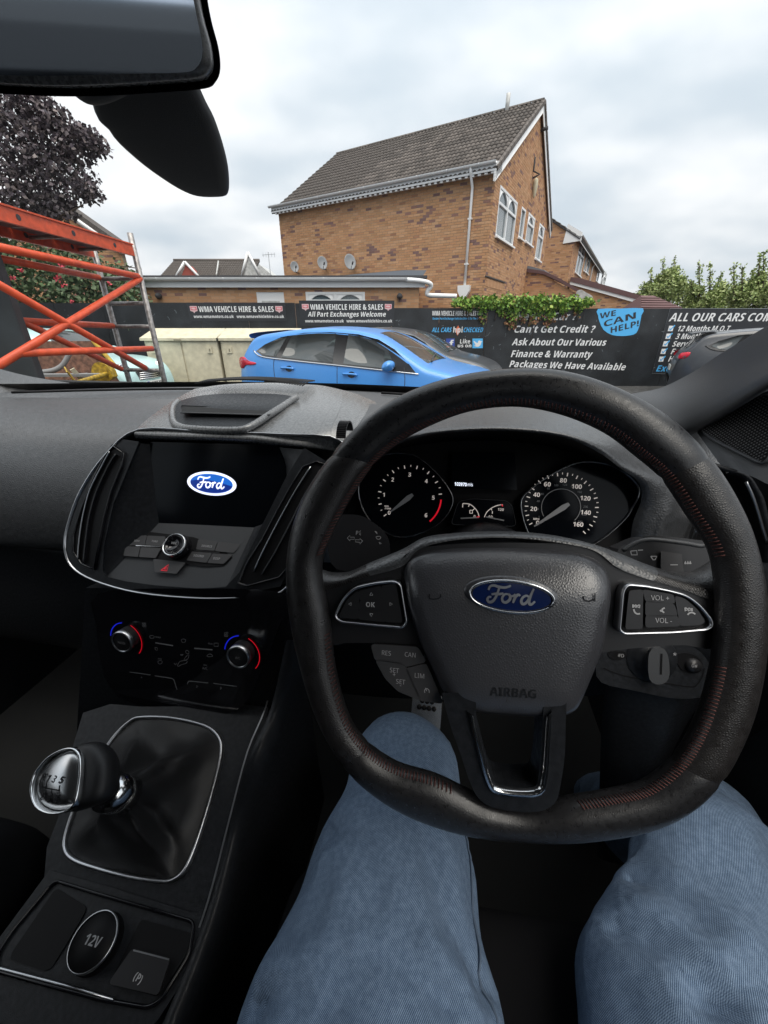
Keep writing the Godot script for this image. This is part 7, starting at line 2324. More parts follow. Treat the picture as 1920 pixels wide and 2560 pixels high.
func scaffold_tower():
	var t := thing("scaffold_tower", "orange and grey aluminium scaffold tower beside the car on the left", "scaffold")
	var A: Vector3 = (v3([-22858,18554,-42000]))[0]
	var B: Vector3 = (v3([-26982,18513,-42700]))[0]
	var tp: Vector3 = (v3([-22822,21969,-42679]))[0]
	var tb: Vector3 = (v3([-27006,20447,-42244]))[0]
	var U := Vector3(-0.052, 0, 0.9986)
	var back := U * 1.95
	mk("pole", tube_mesh([Vector3(A.x, 0.02, A.z), Vector3(A.x, tp.y, A.z)], 0.025, 14), M.tube_alloy, t)
	mk("pole", tube_mesh([Vector3(B.x, 0.02, B.z), Vector3(B.x, tb.y + 0.15, B.z)], 0.025, 14), M.tube_alloy, t)
	mk("pole", tube_mesh([Vector3(A.x, 0.02, A.z) + back, Vector3(A.x, tp.y, A.z) + back], 0.025, 14), M.tube_alloy, t)
	mk("pole", tube_mesh([Vector3(B.x, 0.02, B.z) + back, Vector3(B.x, tb.y + 0.15, B.z) + back], 0.025, 14), M.tube_alloy, t)
	for f in [0.0, 1.0]:
		for g in [(v3([-22860,18476,-41966]))[0].y, (v3([-22862,16410,-41917]))[0].y, (v3([-22873,14409,-41709]))[0].y, (v3([-22876,10319,-41657]))[0].y, 0.35]:
			mk("rung", tube_mesh([Vector3(A.x, g, A.z) + back * f, Vector3(B.x, g, B.z) + back * f], 0.019, 10), M.tube_alloy, t)
	# orange braces: near side, then far side
	for e in [v3([-23664,18717,-26619,-22875,18594,-41673]), v3([-22861,18437,-41949,-23767,11930,-24645]), v3([-23651,16841,-26862,-22995,10782,-39389]), v3([-23651,12770,-26866,-22902,12432,-41152]), v3([-27578,18755,-31339,-26997,18559,-42414]), v3([-27565,14757,-31579,-26992,14454,-42515]), v3([-27558,15064,-31717,-27019,10466,-42001])]:
		mk("brace", tube_mesh([e[0], e[1]], 0.0255, 14), M.orange_paint, t)
		mk("brace_claw", tube_mesh([e[1] - (e[1] - e[0]).normalized() * 0.03, e[1] + (e[1] - e[0]).normalized() * 0.035], 0.020, 8), M.tube_alloy, t)
	# platform: two deep side beams with holes, grey deck between them
	var h: float = (v3([-22864,20607,-41884]))[0].y
	for k in [A, B]:
		var c := Vector3(k.x, h, k.z) + U * 0.03
		var st := ST()
		box(st, Vector3(0, 0, 1.0), Vector3(0.03, 0.085, 2.0), Transform3D(Basis(Vector3(0.9986, 0, 0.052), Vector3.UP, U), c))
		box(st, Vector3(0, 0.046, 1.0), Vector3(0.05, 0.010, 2.0), Transform3D(Basis(Vector3(0.9986, 0, 0.052), Vector3.UP, U), c))
		mk("platform_beam", fin(st), M.orange_paint, t)
		for i in 4:
			var hx := Transform3D(Basis(U, Vector3.UP, Vector3(-0.9986, 0, -0.052)), c + U * (0.25 + i * 0.45))
			mk("beam_hole", lathe_mesh(pv_([0.018, -0.0165, 0.016, -0.017, 0.0, -0.0172]), 14), M.felt, t, hx)
	var m := (A + B) * 0.5
	var d := (B - A)
	d.y = 0
	for i in 5:
		var st := ST()
		box(st, Vector3.ZERO, Vector3(d.length() * 0.92, 0.015, 0.37), Transform3D(Basis(Vector3(0.9986, 0, 0.052), Vector3.UP, U), Vector3(m.x, h + 0.03, m.z) + U * (0.25 + i * 0.385)))
		mk("deck_board", fin(st), M.deck, t)
	for i in 4:
		mk("deck_rib", tube_mesh([Vector3(A.x, h - 0.01, A.z) + U * (0.2 + i * 0.5), Vector3(B.x, h - 0.01, B.z) + U * (0.2 + i * 0.5)], 0.014, 6), M.tube_alloy, t)
	# dark upright board at the edge of the view
	var b := thing("dark_board", "dark grey scuffed upright board at left edge beside the scaffold", "board", (Vector3(-2.479,1.477,-2.900)) * Vector3(1, 0, 1))
	mk("sheet", prism_mesh(rect(-2.2, 0.0, 0.0, 3.0), -0.04, 0.0, 0.004), M.dark_board, b)
	mk("edge_strip", box_mesh(Vector3(0.006, 1.5, -0.02), Vector3(0.012, 3.0, 0.05)), M.felt, b)

func utility_cabinets():
	for k in [[Vector3(-5.147,1.261,-9.000), Vector3(-3.576,1.216,-9.000), "wide beige utility cabinet with double doors, nearest the scaffold"], [Vector3(-3.517,1.216,-9.000), Vector3(-1.875,1.216,-9.000), "beige utility cabinet half hidden behind the blue hatchback"]]:
		var l: Vector3 = k[0]
		var r: Vector3 = k[1]
		var w := r.x - l.x
		var t := thing("utility_cabinet", k[2], "cabinet", Vector3(l.x, 0, -9.0), 0.0, "beige utility cabinets")
		var h := 1.19
		mk("case", box_mesh(Vector3(w * 0.5, h * 0.5, -0.33), Vector3(w, h, 0.62)), M.beige, t)
		var st := ST()
		st.set_smooth_group(-1)
		var y0 := h
		var y1 := h + 0.24
		var g := [Vector3(-0.05, y0, 0.05), Vector3(w + 0.05, y0, 0.05), Vector3(w + 0.05, y0 + 0.05, 0.05), Vector3(-0.05, y0 + 0.05, 0.05), Vector3(-0.02, y1, -0.55), Vector3(w + 0.02, y1, -0.55), Vector3(w + 0.05, y0, -0.70), Vector3(-0.05, y0, -0.70)]
		quad(st, g[3], g[2], g[1], g[0])
		quad(st, g[4], g[5], g[2], g[3])
		quad(st, g[7], g[6], g[5], g[4])
		quad(st, g[0], g[1], g[6], g[7])
		for f in [[0, 3, 4], [0, 4, 7], [1, 5, 2], [1, 6, 5]]:
			for i in f:
				st.add_vertex(g[i])
		mk("lid", fin(st), M.beige, t)
		for i in 2:
			var x0 := 0.03 + i * (w * 0.5)
			mk("door", prism_mesh(rect(x0 + 0.008, 0.05, x0 + w * 0.5 - 0.04, h - 0.035), -0.02, 0.004, 0.004), M.beige, t)
			mk("lock_box", prism_mesh(rect(x0 + (w * 0.06 if i == 0 else w * 0.33), h - 0.24, x0 + (w * 0.06 if i == 0 else w * 0.33) + 0.10, h - 0.12), 0.0, 0.03, 0.006), M.beige, t)
			mk("lock", box_mesh(Vector3(x0 + (w * 0.06 if i == 0 else w * 0.33) + 0.06, h - 0.18, 0.035), Vector3(0.02, 0.05, 0.02)), M.beige_dark, t)
		mk("lid_catch", box_mesh(Vector3(w * 0.48, h + 0.012, 0.06), Vector3(0.14, 0.035, 0.03)), M.beige_dark, t)
		mk("plinth", box_mesh(Vector3(w * 0.5, 0.03, -0.33), Vector3(w + 0.06, 0.06, 0.68)), M.grey_board, t)

func skip_box():
	# small tipping skip with rust-brown inside, yellow rim and rubbish in it
	var o := Vector3(-3.895,1.013,-5.000)
	var t := thing("yellow_skip", "yellow edged skip with brown rusty side and rubbish inside", "skip", Vector3(o.x, 0, o.z), deg_to_rad(4))
	var bk := [Vector3(-1.1, 0.05, -0.55), Vector3(0.55, 0.05, -0.45), Vector3(0.05, 1.27, -0.62), Vector3(-1.15, 1.27, -0.62)]
	var st := ST()
	st.set_smooth_group(-1)
	quad(st, bk[0], bk[3], bk[2], bk[1])
	quad(st, bk[1] - Vector3(0, 0, 0.04), bk[2] - Vector3(0, 0, 0.04), bk[3] - Vector3(0, 0, 0.04), bk[0] - Vector3(0, 0, 0.04))
	mk("back_plate", fin(st), M.rust_brown, t)
	st = ST()
	quad(st, Vector3(-1.1, 0.05, -0.5), Vector3(0.5, 0.05, -0.5), Vector3(0.5, 0.05, 0.5), Vector3(-1.1, 0.05, 0.5))
	mk("floor_plate", fin(st), M.rust_brown, t)
	st = ST()
	st.set_smooth_group(-1)
	quad(st, Vector3(-1.15, 0.05, 0.5), Vector3(-1.2, 0.86, 0.55), Vector3(0.42, 0.86, 0.55), Vector3(0.5, 0.05, 0.5))
	mk("front_plate", fin(st), M.yellow_paint, t)
	mk("rim", tube_mesh([bk[2] + Vector3(0, 0, 0.0), Vector3(0.30, 0.98, -0.50), Vector3(0.36, 0.90, -0.2), Vector3(0.42, 0.87, 0.55), Vector3(-1.2, 0.87, 0.55)], 0.028, 8), M.yellow_paint, t)
	mk("lifting_lug", prism_mesh(curve2(pv_([0.18, 0.82, 0.22, 0.98, 0.30, 1.03, 0.38, 1.0, 0.42, 0.86, 0.30, 0.80]), 2), -0.30, -0.16, 0.01), M.yellow_paint, t)
	mk("pipe_offcut", tube_mesh(curve([Vector3(-0.9, 0.93, -0.2), Vector3(-0.45, 0.92, -0.25), Vector3(-0.25, 0.98, -0.3), Vector3(-0.12, 1.14, -0.35)], 5), 0.03, 8), M.grey_board, t)
	mk("plank", box_mesh(Vector3(-0.35, 0.90, -0.05), Vector3(1.4, 0.03, 0.12)), M.grey_board, t)
	rng.seed = 77
	for i in 16:
		var b := Transform3D(Basis.from_euler(Vector3(rng.randf() * 2.0, rng.randf() * 6.0, rng.randf() * 2.0)), Vector3(rng.randf_range(-1.0, 0.35), rng.randf_range(0.80, 0.92), rng.randf_range(-0.4, 0.45)))
		mk("rubbish_scrap", box_mesh(Vector3.ZERO, Vector3(rng.randf_range(0.08, 0.3), 0.012, rng.randf_range(0.04, 0.12))), [M.beige, M.rust_brown, M.yellow_paint, M.grey_board][i % 4], t, b)

# ------------------------------------------------------------------ plants
func leaves(st: SurfaceTool, c: Vector3, r: Vector3, n: int, size: float, tones: Array, shell := 0.45, hang := 0.0):
	for i in n:
		var d := Vector3(rng.randfn(), rng.randfn(), rng.randfn()).normalized()
		var k := lerpf(shell, 1.0, pow(rng.randf(), 0.5)) * (0.85 + 0.3 * rng.randf())
		var p := c + Vector3(d.x * r.x, d.y * r.y, d.z * r.z) * k
		var s := size * rng.randf_range(0.6, 1.25)
		var a := Vector3(rng.randfn(), rng.randfn() * 0.7 - hang, rng.randfn()).normalized()
		var b := a.cross(Vector3(rng.randfn(), rng.randfn(), rng.randfn())).normalized()
		var t: Color = tones[rng.randi() % tones.size()]
		var v := rng.randf_range(0.8, 1.2)
		st.set_color(Color(t.r * v, t.g * v, t.b * v))
		var m := p + a * s * 0.5
		var u := a.cross(b) * s * 0.12
		st.add_vertex(p)
		st.add_vertex(m + b * s * 0.42 + u)
		st.add_vertex(p + a * s)
		st.add_vertex(p)
		st.add_vertex(p + a * s)
		st.add_vertex(m - b * s * 0.42 + u)

func leaf_mesh(st: SurfaceTool) -> ArrayMesh:
	st.generate_normals()
	return st.commit()

func plants():
	rng.seed = 51
	# purple-leaved maple at top left
	var c := Vector3(-8.968,5.221,-12.000)
	var t := thing("purple_maple", "dark purple leaved tree filling the upper left corner", "tree", Vector3(c.x - 0.8, 0, c.z))
	mk("trunk", tube_mesh(curve([Vector3(-0.6, 0, 0), Vector3(-0.5, 1.6, 0.1), Vector3(-0.3, 3.0, 0.0), Vector3(-0.2, 4.6, 0.1)], 4), 0.14, 10), M.bark, t)
	for e in [Vector3(0.9, 4.6, 0.2), Vector3(-1.4, 4.8, 0.3), Vector3(1.6, 5.2, -0.2), Vector3(0.3, 6.4, 0.0), Vector3(2.3, 4.2, 0.1)]:
		mk("limb", tube_mesh(curve([Vector3(-0.4, 2.6, 0.0), Vector3(-0.4, 2.6, 0).lerp(e, 0.5) + Vector3(0, 0.25, 0), e], 4), [0.08, 0.07, 0.06, 0.055, 0.05, 0.04, 0.03, 0.02, 0.015], 7), M.bark, t)
	var st := ST()
	var tones := [Color(0.085, 0.066, 0.078), Color(0.115, 0.092, 0.100), Color(0.065, 0.052, 0.064), Color(0.14, 0.115, 0.115)]
	for b in [[Vector3(-8.71,5.88,-12.00),0.97],[Vector3(-8.42,5.47,-12.00),1.03],[Vector3(-7.88,5.47,-12.00),0.69],[Vector3(-7.37,5.35,-12.00),0.52],[Vector3(-6.87,5.37,-12.00),0.30],[Vector3(-8.32,4.88,-12.00),0.83],[Vector3(-7.70,4.74,-12.00),0.62],[Vector3(-7.32,4.52,-12.00),0.34],[Vector3(-9.11,4.61,-12.00),0.97],[Vector3(-8.67,6.19,-12.00),0.83],[Vector3(-8.08,6.08,-12.00),0.55],[Vector3(-7.74,5.84,-12.00),0.44],[Vector3(-8.91,4.24,-12.00),0.69],[Vector3(-8.12,4.20,-12.00),0.44],[Vector3(-9.48,5.31,-12.00),1.24],[Vector3(-10.03,4.34,-12.00),1.10],[Vector3(-7.08,5.55,-12.00),0.28],[Vector3(-8.56,3.96,-12.00),0.34]]:
		var rr: float = b[1]
		leaves(st, b[0] - t.position, Vector3(rr, rr * 0.75, rr), int(560 * rr * rr) + 300, 0.105, tones, 0.2, 0.5)
	mk("crown", leaf_mesh(st), M.leaf_dark, t)
	# climbing rose hedge below it
	var hd := thing("rose_hedge", "dense green hedge with a few red roses behind the scaffold", "hedge", (Vector3(-8.151,2.612,-11.600)) * Vector3(1, 0, 1))
	st = ST()
	var g1 := [Color(0.085, 0.135, 0.06), Color(0.11, 0.17, 0.075), Color(0.06, 0.105, 0.05), Color(0.14, 0.19, 0.10)]
	for i in 26:
		var x := lerpf(-2.6, 1.75, i / 25.0)
		var top := 3.35 - 0.25 * sin(i * 1.3) - maxf(0.0, x - 0.6) * 0.85
		for y in [top - 0.35, top - 0.95, top - 1.5]:
			leaves(st, Vector3(x, y, rng.randf_range(-0.2, 0.2)), Vector3(0.35, 0.42, 0.4), 120, 0.11, g1, 0.3)
	mk("foliage", leaf_mesh(st), M.leaf, hd)
	mk("stem", tube_mesh(curve([Vector3(-0.4, 0, -0.1), Vector3(-0.3, 1.0, 0), Vector3(-0.2, 2.4, 0)], 3), 0.06, 7), M.bark, hd)
	for i in 13:
		st = ST()
		st.set_color(Color(0.5, 0.04, 0.06))
		var rp := Vector3(rng.randf_range(-2.2, 1.5), rng.randf_range(1.95, 2.9), 0.46 + rng.randf() * 0.1)
		leaves(st, rp, Vector3(0.05, 0.05, 0.05), 14, 0.06, [Color(0.42, 0.03, 0.06), Color(0.55, 0.06, 0.09)], 0.1)
		mk("rose", leaf_mesh(st), M.leaf, hd)
	# thin twig against the sky beside the scaffold
	var tw := (Vector3(-6.593,2.816,-11.600)) - hd.position
	mk("twig", tube_mesh(curve([tw + Vector3(-0.6, 0.0, 0), tw + Vector3(-0.2, 0.05, 0), tw + Vector3(0.3, 0.0, 0)], 3), 0.012, 5), M.bark, hd)
	st = ST()
	leaves(st, tw, Vector3(0.5, 0.14, 0.1), 18, 0.13, g1, 0.1, 0.6)
	mk("twig_leaves", leaf_mesh(st), M.leaf, hd)
	# ivy trailing over the hoarding
	var iv := thing("ivy", "bright green ivy with brown tips trailing over the hoarding top", "ivy", Vector3(0.000,0.000,-11.000))
	st = ST()
	var gi := [Color(0.16, 0.30, 0.035), Color(0.12, 0.24, 0.03), Color(0.21, 0.35, 0.05), Color(0.08, 0.17, 0.03), Color(0.28, 0.36, 0.06)]
	var br := [Color(0.22, 0.10, 0.05), Color(0.30, 0.15, 0.07), Color(0.15, 0.08, 0.045), Color(0.13, 0.17, 0.04)]
	var e := pv([18133,20000,51950,20000])
	for i in 60:
		var k := i / 59.0
		var x := lerpf(e[0].x, e[1].x, k)
		var fat := pow(sin(PI * clampf(k, 0.02, 0.98)), 0.5)
		leaves(st, Vector3(x, 2.0 + 0.05 * sin(i * 0.9), 0.02), Vector3(0.10, 0.17 * fat + 0.03, 0.20), 62, 0.085, gi, 0.2, 0.4)
	for b in [[2.48, 40], [3.01, 26], [3.19, 52], [3.33, 58], [3.54, 40], [3.78, 44], [3.99, 34], [4.19, 48], [4.27, 40], [4.54, 24], [4.90, 20], [2.13, 12]]:
		var x: float = b[0]
		var n: int = b[1]
		for j in n / 4:
			leaves(st, Vector3(x + 0.05 * sin(j * 1.7), 1.88 - j * 0.026 * 1.25, 0.06), Vector3(0.07, 0.05, 0.05), 7, 0.075, br if j > n / 8 else gi, 0.1, 0.8)
	mk("foliage", leaf_mesh(st), M.leaf, iv)
	for i in 5:
		var x := lerpf(e[0].x + 0.3, e[1].x - 0.3, i / 4.0)
		mk("stem", tube_mesh(curve([Vector3(x, 0.0, -0.08), Vector3(x + 0.1, 1.0, -0.08), Vector3(x, 1.95, -0.06), Vector3(x + 0.05, 2.02, 0.04), Vector3(x + 0.02, 1.6, 0.05)], 3), 0.012, 5), M.bark, iv)
	# trees beyond the hoarding on the right
	var gt := [Color(0.24, 0.31, 0.10), Color(0.30, 0.37, 0.13), Color(0.17, 0.24, 0.08), Color(0.36, 0.41, 0.18)]
	for b in [[[[Vector3(16.99,3.66,-27.00),1.06],[Vector3(16.22,3.22,-27.00),0.74],[Vector3(17.67,3.83,-27.00),0.81],[Vector3(17.10,4.19,-27.00),0.62],[Vector3(18.50,3.02,-27.00),0.87],[Vector3(15.70,2.84,-27.00),0.43],[Vector3(16.90,2.84,-27.00),1.06]], [[Vector3(16.53,5.14,-27.00),0.00],[Vector3(17.21,2.97,-27.00),0.00],[Vector3(17.16,5.23,-27.00),0.00],[Vector3(17.89,2.97,-27.00),0.00],[Vector3(15.95,4.67,-27.00),0.00],[Vector3(16.52,2.97,-27.00),0.00]], "bushy pale green tree rounded to the left, right of house"],
			[[[Vector3(18.64,2.90,-25.00),0.86],[Vector3(18.01,2.81,-25.00),0.75],[Vector3(19.23,3.09,-25.00),0.69],[Vector3(17.61,3.20,-25.00),0.43],[Vector3(19.89,2.74,-25.00),0.92]], [[Vector3(17.35,4.69,-25.00),0.00],[Vector3(18.02,2.85,-25.00),0.00],[Vector3(17.99,4.60,-25.00),0.00],[Vector3(18.60,2.85,-25.00),0.00],[Vector3(18.73,4.21,-25.00),0.00],[Vector3(19.21,2.85,-25.00),0.00],[Vector3(17.19,3.88,-25.00),0.00],[Vector3(17.60,2.85,-25.00),0.00]], "green tree with two bare spiky tops among the right trees"],
			[[[Vector3(18.73,2.72,-22.00),0.96],[Vector3(19.13,3.13,-22.00),0.86],[Vector3(19.75,3.29,-22.00),1.06],[Vector3(18.06,2.93,-22.00),0.61],[Vector3(18.61,3.39,-22.00),0.51],[Vector3(20.67,2.78,-22.00),1.11]], [[Vector3(16.98,4.22,-22.00),0.00],[Vector3(17.60,2.68,-22.00),0.00],[Vector3(17.40,4.18,-22.00),0.00],[Vector3(17.98,2.68,-22.00),0.00],[Vector3(18.04,4.64,-22.00),0.00],[Vector3(18.81,2.68,-22.00),0.00],[Vector3(18.24,4.67,-22.00),0.00],[Vector3(19.05,2.68,-22.00),0.00],[Vector3(17.98,3.97,-22.00),0.00],[Vector3(18.51,2.68,-22.00),0.00],[Vector3(18.58,4.82,-22.00),0.00],[Vector3(19.46,2.68,-22.00),0.00]], "tall dark green tree at the right edge with feathery spires"]]:
		var q0: Vector3 = b[0][0][0]
		var tr := thing("garden_tree", b[2], "tree", Vector3(q0.x, 0, q0.z), 0.0, "trees beyond the hoarding")
		st = ST()
		for l in b[0]:
			var rr: float = l[1]
			for n in 9:
				var dd := Vector3(rng.randfn(), rng.randfn(), rng.randfn()).normalized() * rr * 0.7
				leaves(st, l[0] + dd - tr.position, Vector3(rr, rr * 0.9, rr) * 0.5, int(110 + 110 * rr * rr), 0.125, gt, 0.25)
		for i in range(0, b[1].size(), 2):
			var tip: Vector3 = b[1][i][0] - tr.position
			var foot: Vector3 = b[1][i + 1][0] - tr.position
			mk("limb", tube_mesh([foot, foot.lerp(tip, 0.6), tip], [0.06, 0.035, 0.010], 5), M.bark, tr)
			for n in 26:
				var s := n / 25.0
				var rad := lerpf(0.30, 0.02, s)
				leaves(st, foot.lerp(tip, s) + Vector3(rng.randfn(), 0, rng.randfn()) * 0.05, Vector3(rad, 0.12, rad), 7, 0.12, gt, 0.3)
		mk("crown", leaf_mesh(st), M.leaf, tr)
		mk("trunk", tube_mesh([Vector3(0, 0, 0), Vector3(0.1, 1.6, 0), Vector3(0, 3.4, 0)], [0.2, 0.16, 0.09], 9), M.bark, tr)

# ------------------------------------------------------------------ the driver's legs
var bones := []
var fold := FastNoiseLite.new()
var creases := []

func crease(pts: Array, depth: float):
	var l := PackedVector2Array()
	var m := Vector2.ZERO
	for p in pts:
		l.append(Vector2(p.x, p.z))
		m += Vector2(p.x, p.z)
	m /= pts.size()
	var r := 0.0
	for p in l:
		r = maxf(r, p.distance_to(m))
	creases.append([l, depth, m, (r + 0.05) * (r + 0.05)])

func smin(a: float, b: float, k: float) -> float:
	var h := clampf(0.5 + 0.5 * (b - a) / k, 0.0, 1.0)
	return lerpf(b, a, h) - k * h * (1.0 - h)

func cloth(p: Vector3) -> float:
	var d := 1.0
	for b in bones:
		var ab: Vector3 = b[1] - b[0]
		var t := clampf((p - b[0]).dot(ab) / ab.length_squared(), 0.0, 1.0)
		var r: float = lerpf(b[2], b[3], t)
		d = smin(d, p.distance_to(b[0] + ab * t) - r, b[4])
	if absf(d) < 0.03:
		# creases fan out from the hip and gather at the knee
		var n := fold.get_noise_3d(p.x * 9.0, p.y * 9.0, p.z * 5.0)
		if p.y > 0.80:
			var q := Vector2(p.x, p.z)
			for c in creases:
				if q.distance_squared_to(c[2]) < c[3]:
					var e := 1.0
					for i in c[0].size() - 1:
						e = minf(e, q.distance_to(Geometry2D.get_closest_point_to_segment(q, c[0][i], c[0][i + 1])))
					d += c[1] * (exp(-e * e / 0.00013) - 0.6 * exp(-(e - 0.022) * (e - 0.022) / 0.00018))
		d += 0.0055 * (absf(n) * 2.0 - 0.5)
		var hipc := clampf((p.z + 0.20) * 5.0, 0.0, 1.0)
		d += 0.0028 * hipc * sin((p.z * 1.0 + p.x * 0.55 + n * 0.05) * 85.0) * clampf(0.6 + n, 0.0, 1.0)
	return d

func build_person():
	var t := thing("person", "person in faded blue jeans seated at wheel, only legs showing", "person", Vector3.ZERO, deg_to_rad(-10.0))
	fold.seed = 4
	fold.frequency = 0.9
	fold.fractal_octaves = 3
	fold.fractal_type = FastNoiseLite.FRACTAL_FBM
	for c in [[v3([-1124,9600,-879,-712,9700,-1106,-135,9700,-1195,272,9600,-1080]), 0.0081], [v3([-1054,9600,-1247,-519,9700,-1381,-49,9700,-1393]), 0.0050], [v3([110,9600,-1966,277,9600,-1539,577,9400,-1299]), 0.0062], [v3([-893,9600,-2063,-496,9700,-1817,-352,9700,-1544]), 0.0045], [v3([1862,9400,-1824,2112,9500,-1698,2262,9600,-1453]), 0.0081], [v3([2188,9400,-2270,2363,9500,-2094,2399,9500,-1859]), 0.0062], [v3([3573,9300,-2783,3326,9400,-2267,2910,9500,-1786]), 0.0050], [v3([2168,9600,-1392,2620,9600,-1586,2902,9600,-1589]), 0.0062], [v3([-778,9600,-851,-412,9700,-959,-58,9700,-914]), 0.0062]]:
		crease(c[0], c[1])
	var pel := Vector3(0.056, 0.90, 0.20)
	# each leg: tops of the thigh as read, lowered to the middle of the limb
	var lt := v3([-264,9680,-924,-259,9650,-2070,-298,9480,-3124])
	var rt := v3([2552,9650,-1427,3222,9450,-2735,3605,8900,-3445])
	for s in [[lt, Vector3(-0.035, 0.895, 0.19), 0.099, 0.082, 0.065], [rt, Vector3(0.165, 0.895, 0.19), 0.092, 0.068, 0.054]]:
		var a: Vector3 = s[0][0] - Vector3(0, s[2], 0)
		var m: Vector3 = s[0][1] - Vector3(0, s[3], 0)
		var k: Vector3 = s[0][2] - Vector3(0, s[4], 0)
		bones.append([s[1], a, 0.108, s[2], 0.05])
		bones.append([a, m, s[2], s[3], 0.04])
		bones.append([m, k, s[3], s[4], 0.03])
		var ank := Vector3(k.x + 0.02, k.y - 0.33, k.z - 0.20)
		bones.append([k, k.lerp(ank, 0.5) + Vector3(0, -0.01, 0.01), s[4], 0.062, 0.03])
		bones.append([k.lerp(ank, 0.5) + Vector3(0, -0.01, 0.01), ank, 0.062, 0.058, 0.03])
		s.append(ank)
		shoe(t, ank)
	bones.append([pel + Vector3(-0.07, 0.02, 0.0), pel + Vector3(0.07, 0.02, 0.0), 0.115, 0.115, 0.06])
	bones.append([pel + Vector3(0, 0.02, 0.02), pel + Vector3(0, 0.13, 0.05), 0.13, 0.125, 0.05])
	mk("jeans", nets(0.0078), M.denim, t)
	# dark top, leaning back in the seat
	var legs := bones
	bones = [[pel + Vector3(0, 0.10, 0.05), pel + Vector3(0, 0.36, 0.16), 0.135, 0.15, 0.08], [pel + Vector3(-0.15, 0.42, 0.19), pel + Vector3(0.15, 0.42, 0.19), 0.075, 0.075, 0.10]]
	mk("jumper", nets(0.016), M.seat_cloth, t)
	bones = legs
	# stitched seam down the inside of the left leg
	for s in [[lt, 0.094, 0.078, 1.15]]:
		var pts := []
		for i in 26:
			var k := i / 25.0 * 1.7
			var c: Vector3 = (s[0][0].lerp(s[0][1], k) if k < 1.0 else s[0][1].lerp(s[0][2], k - 1.0)) - Vector3(0, 0.085, 0)
			var d := Vector3(sin(s[3]), cos(s[3]), 0.0)
			var r := 0.03
			while r < 0.16 and cloth(c + d * r) < 0.0:
				r += 0.002
			pts.append(c + d * (r + 0.0002))
		mk("leg_seam", tube_mesh(pts, 0.0012, 5), M.seam, t)

func shoe(t: Node3D, ank: Vector3):
	mk("ankle", tube_mesh([ank + Vector3(0, 0.04, 0.02), ank + Vector3(0.002, -0.03, -0.012), ank + Vector3(0.004, -0.085, -0.02)], [0.036, 0.034, 0.040], 14), M.skin, t)
	var rows := []
	for k in [[-0.06, 0.030, 0.050], [-0.05, 0.042, 0.062], [0.0, 0.044, 0.070], [0.06, 0.043, 0.055], [0.12, 0.046, 0.042], [0.17, 0.042, 0.034], [0.20, 0.028, 0.026], [0.21, 0.006, 0.012]]:
		var r := []
		for i in 16:
			var a := TAU * i / 16
			r.append(ank + Vector3(0.004 + cos(a) * k[1], -0.145 + maxf(-0.035, sin(a) * k[2]) + 0.035, -0.02 - k[0]))
		rows.append(r)
	var st := ST()
	grid_mesh(st, rows, true)
	mk("shoe", fin(st), M.black, t)

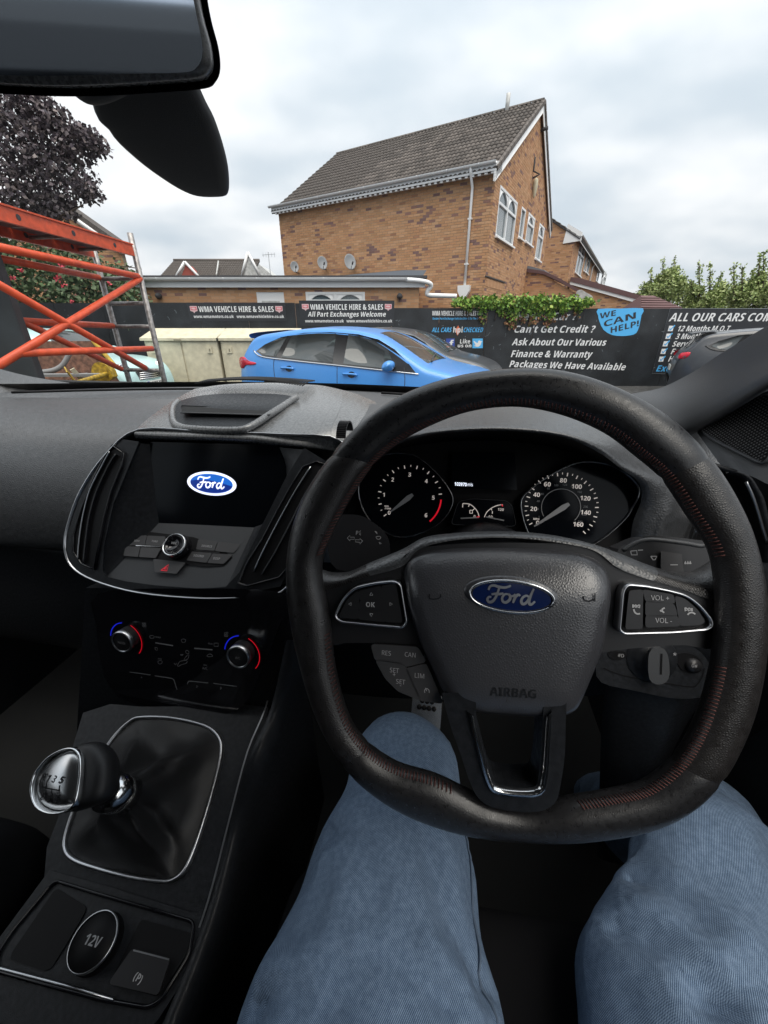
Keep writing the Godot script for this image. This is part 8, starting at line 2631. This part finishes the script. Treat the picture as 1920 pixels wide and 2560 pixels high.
func nets(cell: float) -> ArrayMesh:
	# surface nets over the cells near the limbs
	var lo := Vector3(9, 9, 9)
	var hi := -lo
	for b in bones:
		for p in [b[0], b[1]]:
			var r := maxf(b[2], b[3]) + 0.03
			lo = lo.min(p - Vector3(r, r, r))
			hi = hi.max(p + Vector3(r, r, r))
	var n := Vector3i((hi - lo) / cell) + Vector3i(2, 2, 2)
	var val := PackedFloat32Array()
	val.resize(n.x * n.y * n.z)
	val.fill(1.0)
	# coarse pass marks the blocks worth reading
	var blk := 5
	for bz in range(0, n.z, blk):
		for by in range(0, n.y, blk):
			for bx in range(0, n.x, blk):
				var c := lo + Vector3(bx + 2.5, by + 2.5, bz + 2.5) * cell
				var d := 1.0
				for b in bones:
					var ab: Vector3 = b[1] - b[0]
					var t := clampf((c - b[0]).dot(ab) / ab.length_squared(), 0.0, 1.0)
					d = minf(d, c.distance_to(b[0] + ab * t) - lerpf(b[2], b[3], t))
				if absf(d) > cell * 7.0 + 0.02:
					if d < 0.0:
						for z in range(bz, mini(bz + blk, n.z)):
							for y in range(by, mini(by + blk, n.y)):
								for x in range(bx, mini(bx + blk, n.x)):
									val[(z * n.y + y) * n.x + x] = -1.0
					continue
				for z in range(bz, mini(bz + blk, n.z)):
					for y in range(by, mini(by + blk, n.y)):
						for x in range(bx, mini(bx + blk, n.x)):
							val[(z * n.y + y) * n.x + x] = cloth(lo + Vector3(x, y, z) * cell)
	var idx := {}
	var vs := PackedVector3Array()
	var ns := PackedVector3Array()
	var ix := PackedInt32Array()
	var sx := 1
	var sy := n.x
	var sz := n.x * n.y
	var off := [0, sx, sy, sx + sy, sz, sx + sz, sy + sz, sx + sy + sz]
	for z in n.z - 1:
		for y in n.y - 1:
			for x in n.x - 1:
				var b := (z * n.y + y) * n.x + x
				var neg := 0
				for o in off:
					if val[b + o] < 0.0:
						neg += 1
				if neg == 0 or neg == 8:
					continue
				var s := Vector3.ZERO
				var c := 0
				for e in [[0, 1], [2, 3], [4, 5], [6, 7], [0, 2], [1, 3], [4, 6], [5, 7], [0, 4], [1, 5], [2, 6], [3, 7]]:
					var a := val[b + off[e[0]]]
					var d := val[b + off[e[1]]]
					if (a < 0.0) != (d < 0.0):
						var t := a / (a - d)
						var p0 := Vector3(e[0] & 1, (e[0] >> 1) & 1, e[0] >> 2)
						var p1 := Vector3(e[1] & 1, (e[1] >> 1) & 1, e[1] >> 2)
						s += p0.lerp(p1, t)
						c += 1
				idx[b] = vs.size()
				vs.append(lo + (Vector3(x, y, z) + s / c) * cell)
				ns.append(Vector3(val[b + 1] - val[b] + val[b + 7 * 0 + off[7]] - val[b + off[6]], val[b + off[2]] - val[b] + val[b + off[7]] - val[b + off[5]], val[b + off[4]] - val[b] + val[b + off[7]] - val[b + off[3]]).normalized())
	for z in range(1, n.z - 1):
		for y in range(1, n.y - 1):
			for x in range(1, n.x - 1):
				var b := (z * n.y + y) * n.x + x
				var a := val[b] < 0.0
				for e in [[sx, sy, sz], [sy, sz, sx], [sz, sx, sy]]:
					if a != (val[b + e[0]] < 0.0):
						var q := [b, b - e[1], b - e[1] - e[2], b - e[2]]
						var v := []
						for k in q:
							if idx.has(k):
								v.append(idx[k])
						if v.size() == 4:
							if a:
								ix.append_array(PackedInt32Array([v[0], v[2], v[1], v[0], v[3], v[2]]))
							else:
								ix.append_array(PackedInt32Array([v[0], v[1], v[2], v[0], v[2], v[3]]))
	var arr := []
	arr.resize(Mesh.ARRAY_MAX)
	arr[Mesh.ARRAY_VERTEX] = vs
	arr[Mesh.ARRAY_NORMAL] = ns
	arr[Mesh.ARRAY_INDEX] = ix
	var m := ArrayMesh.new()
	m.add_surface_from_arrays(Mesh.PRIMITIVE_TRIANGLES, arr)
	return m
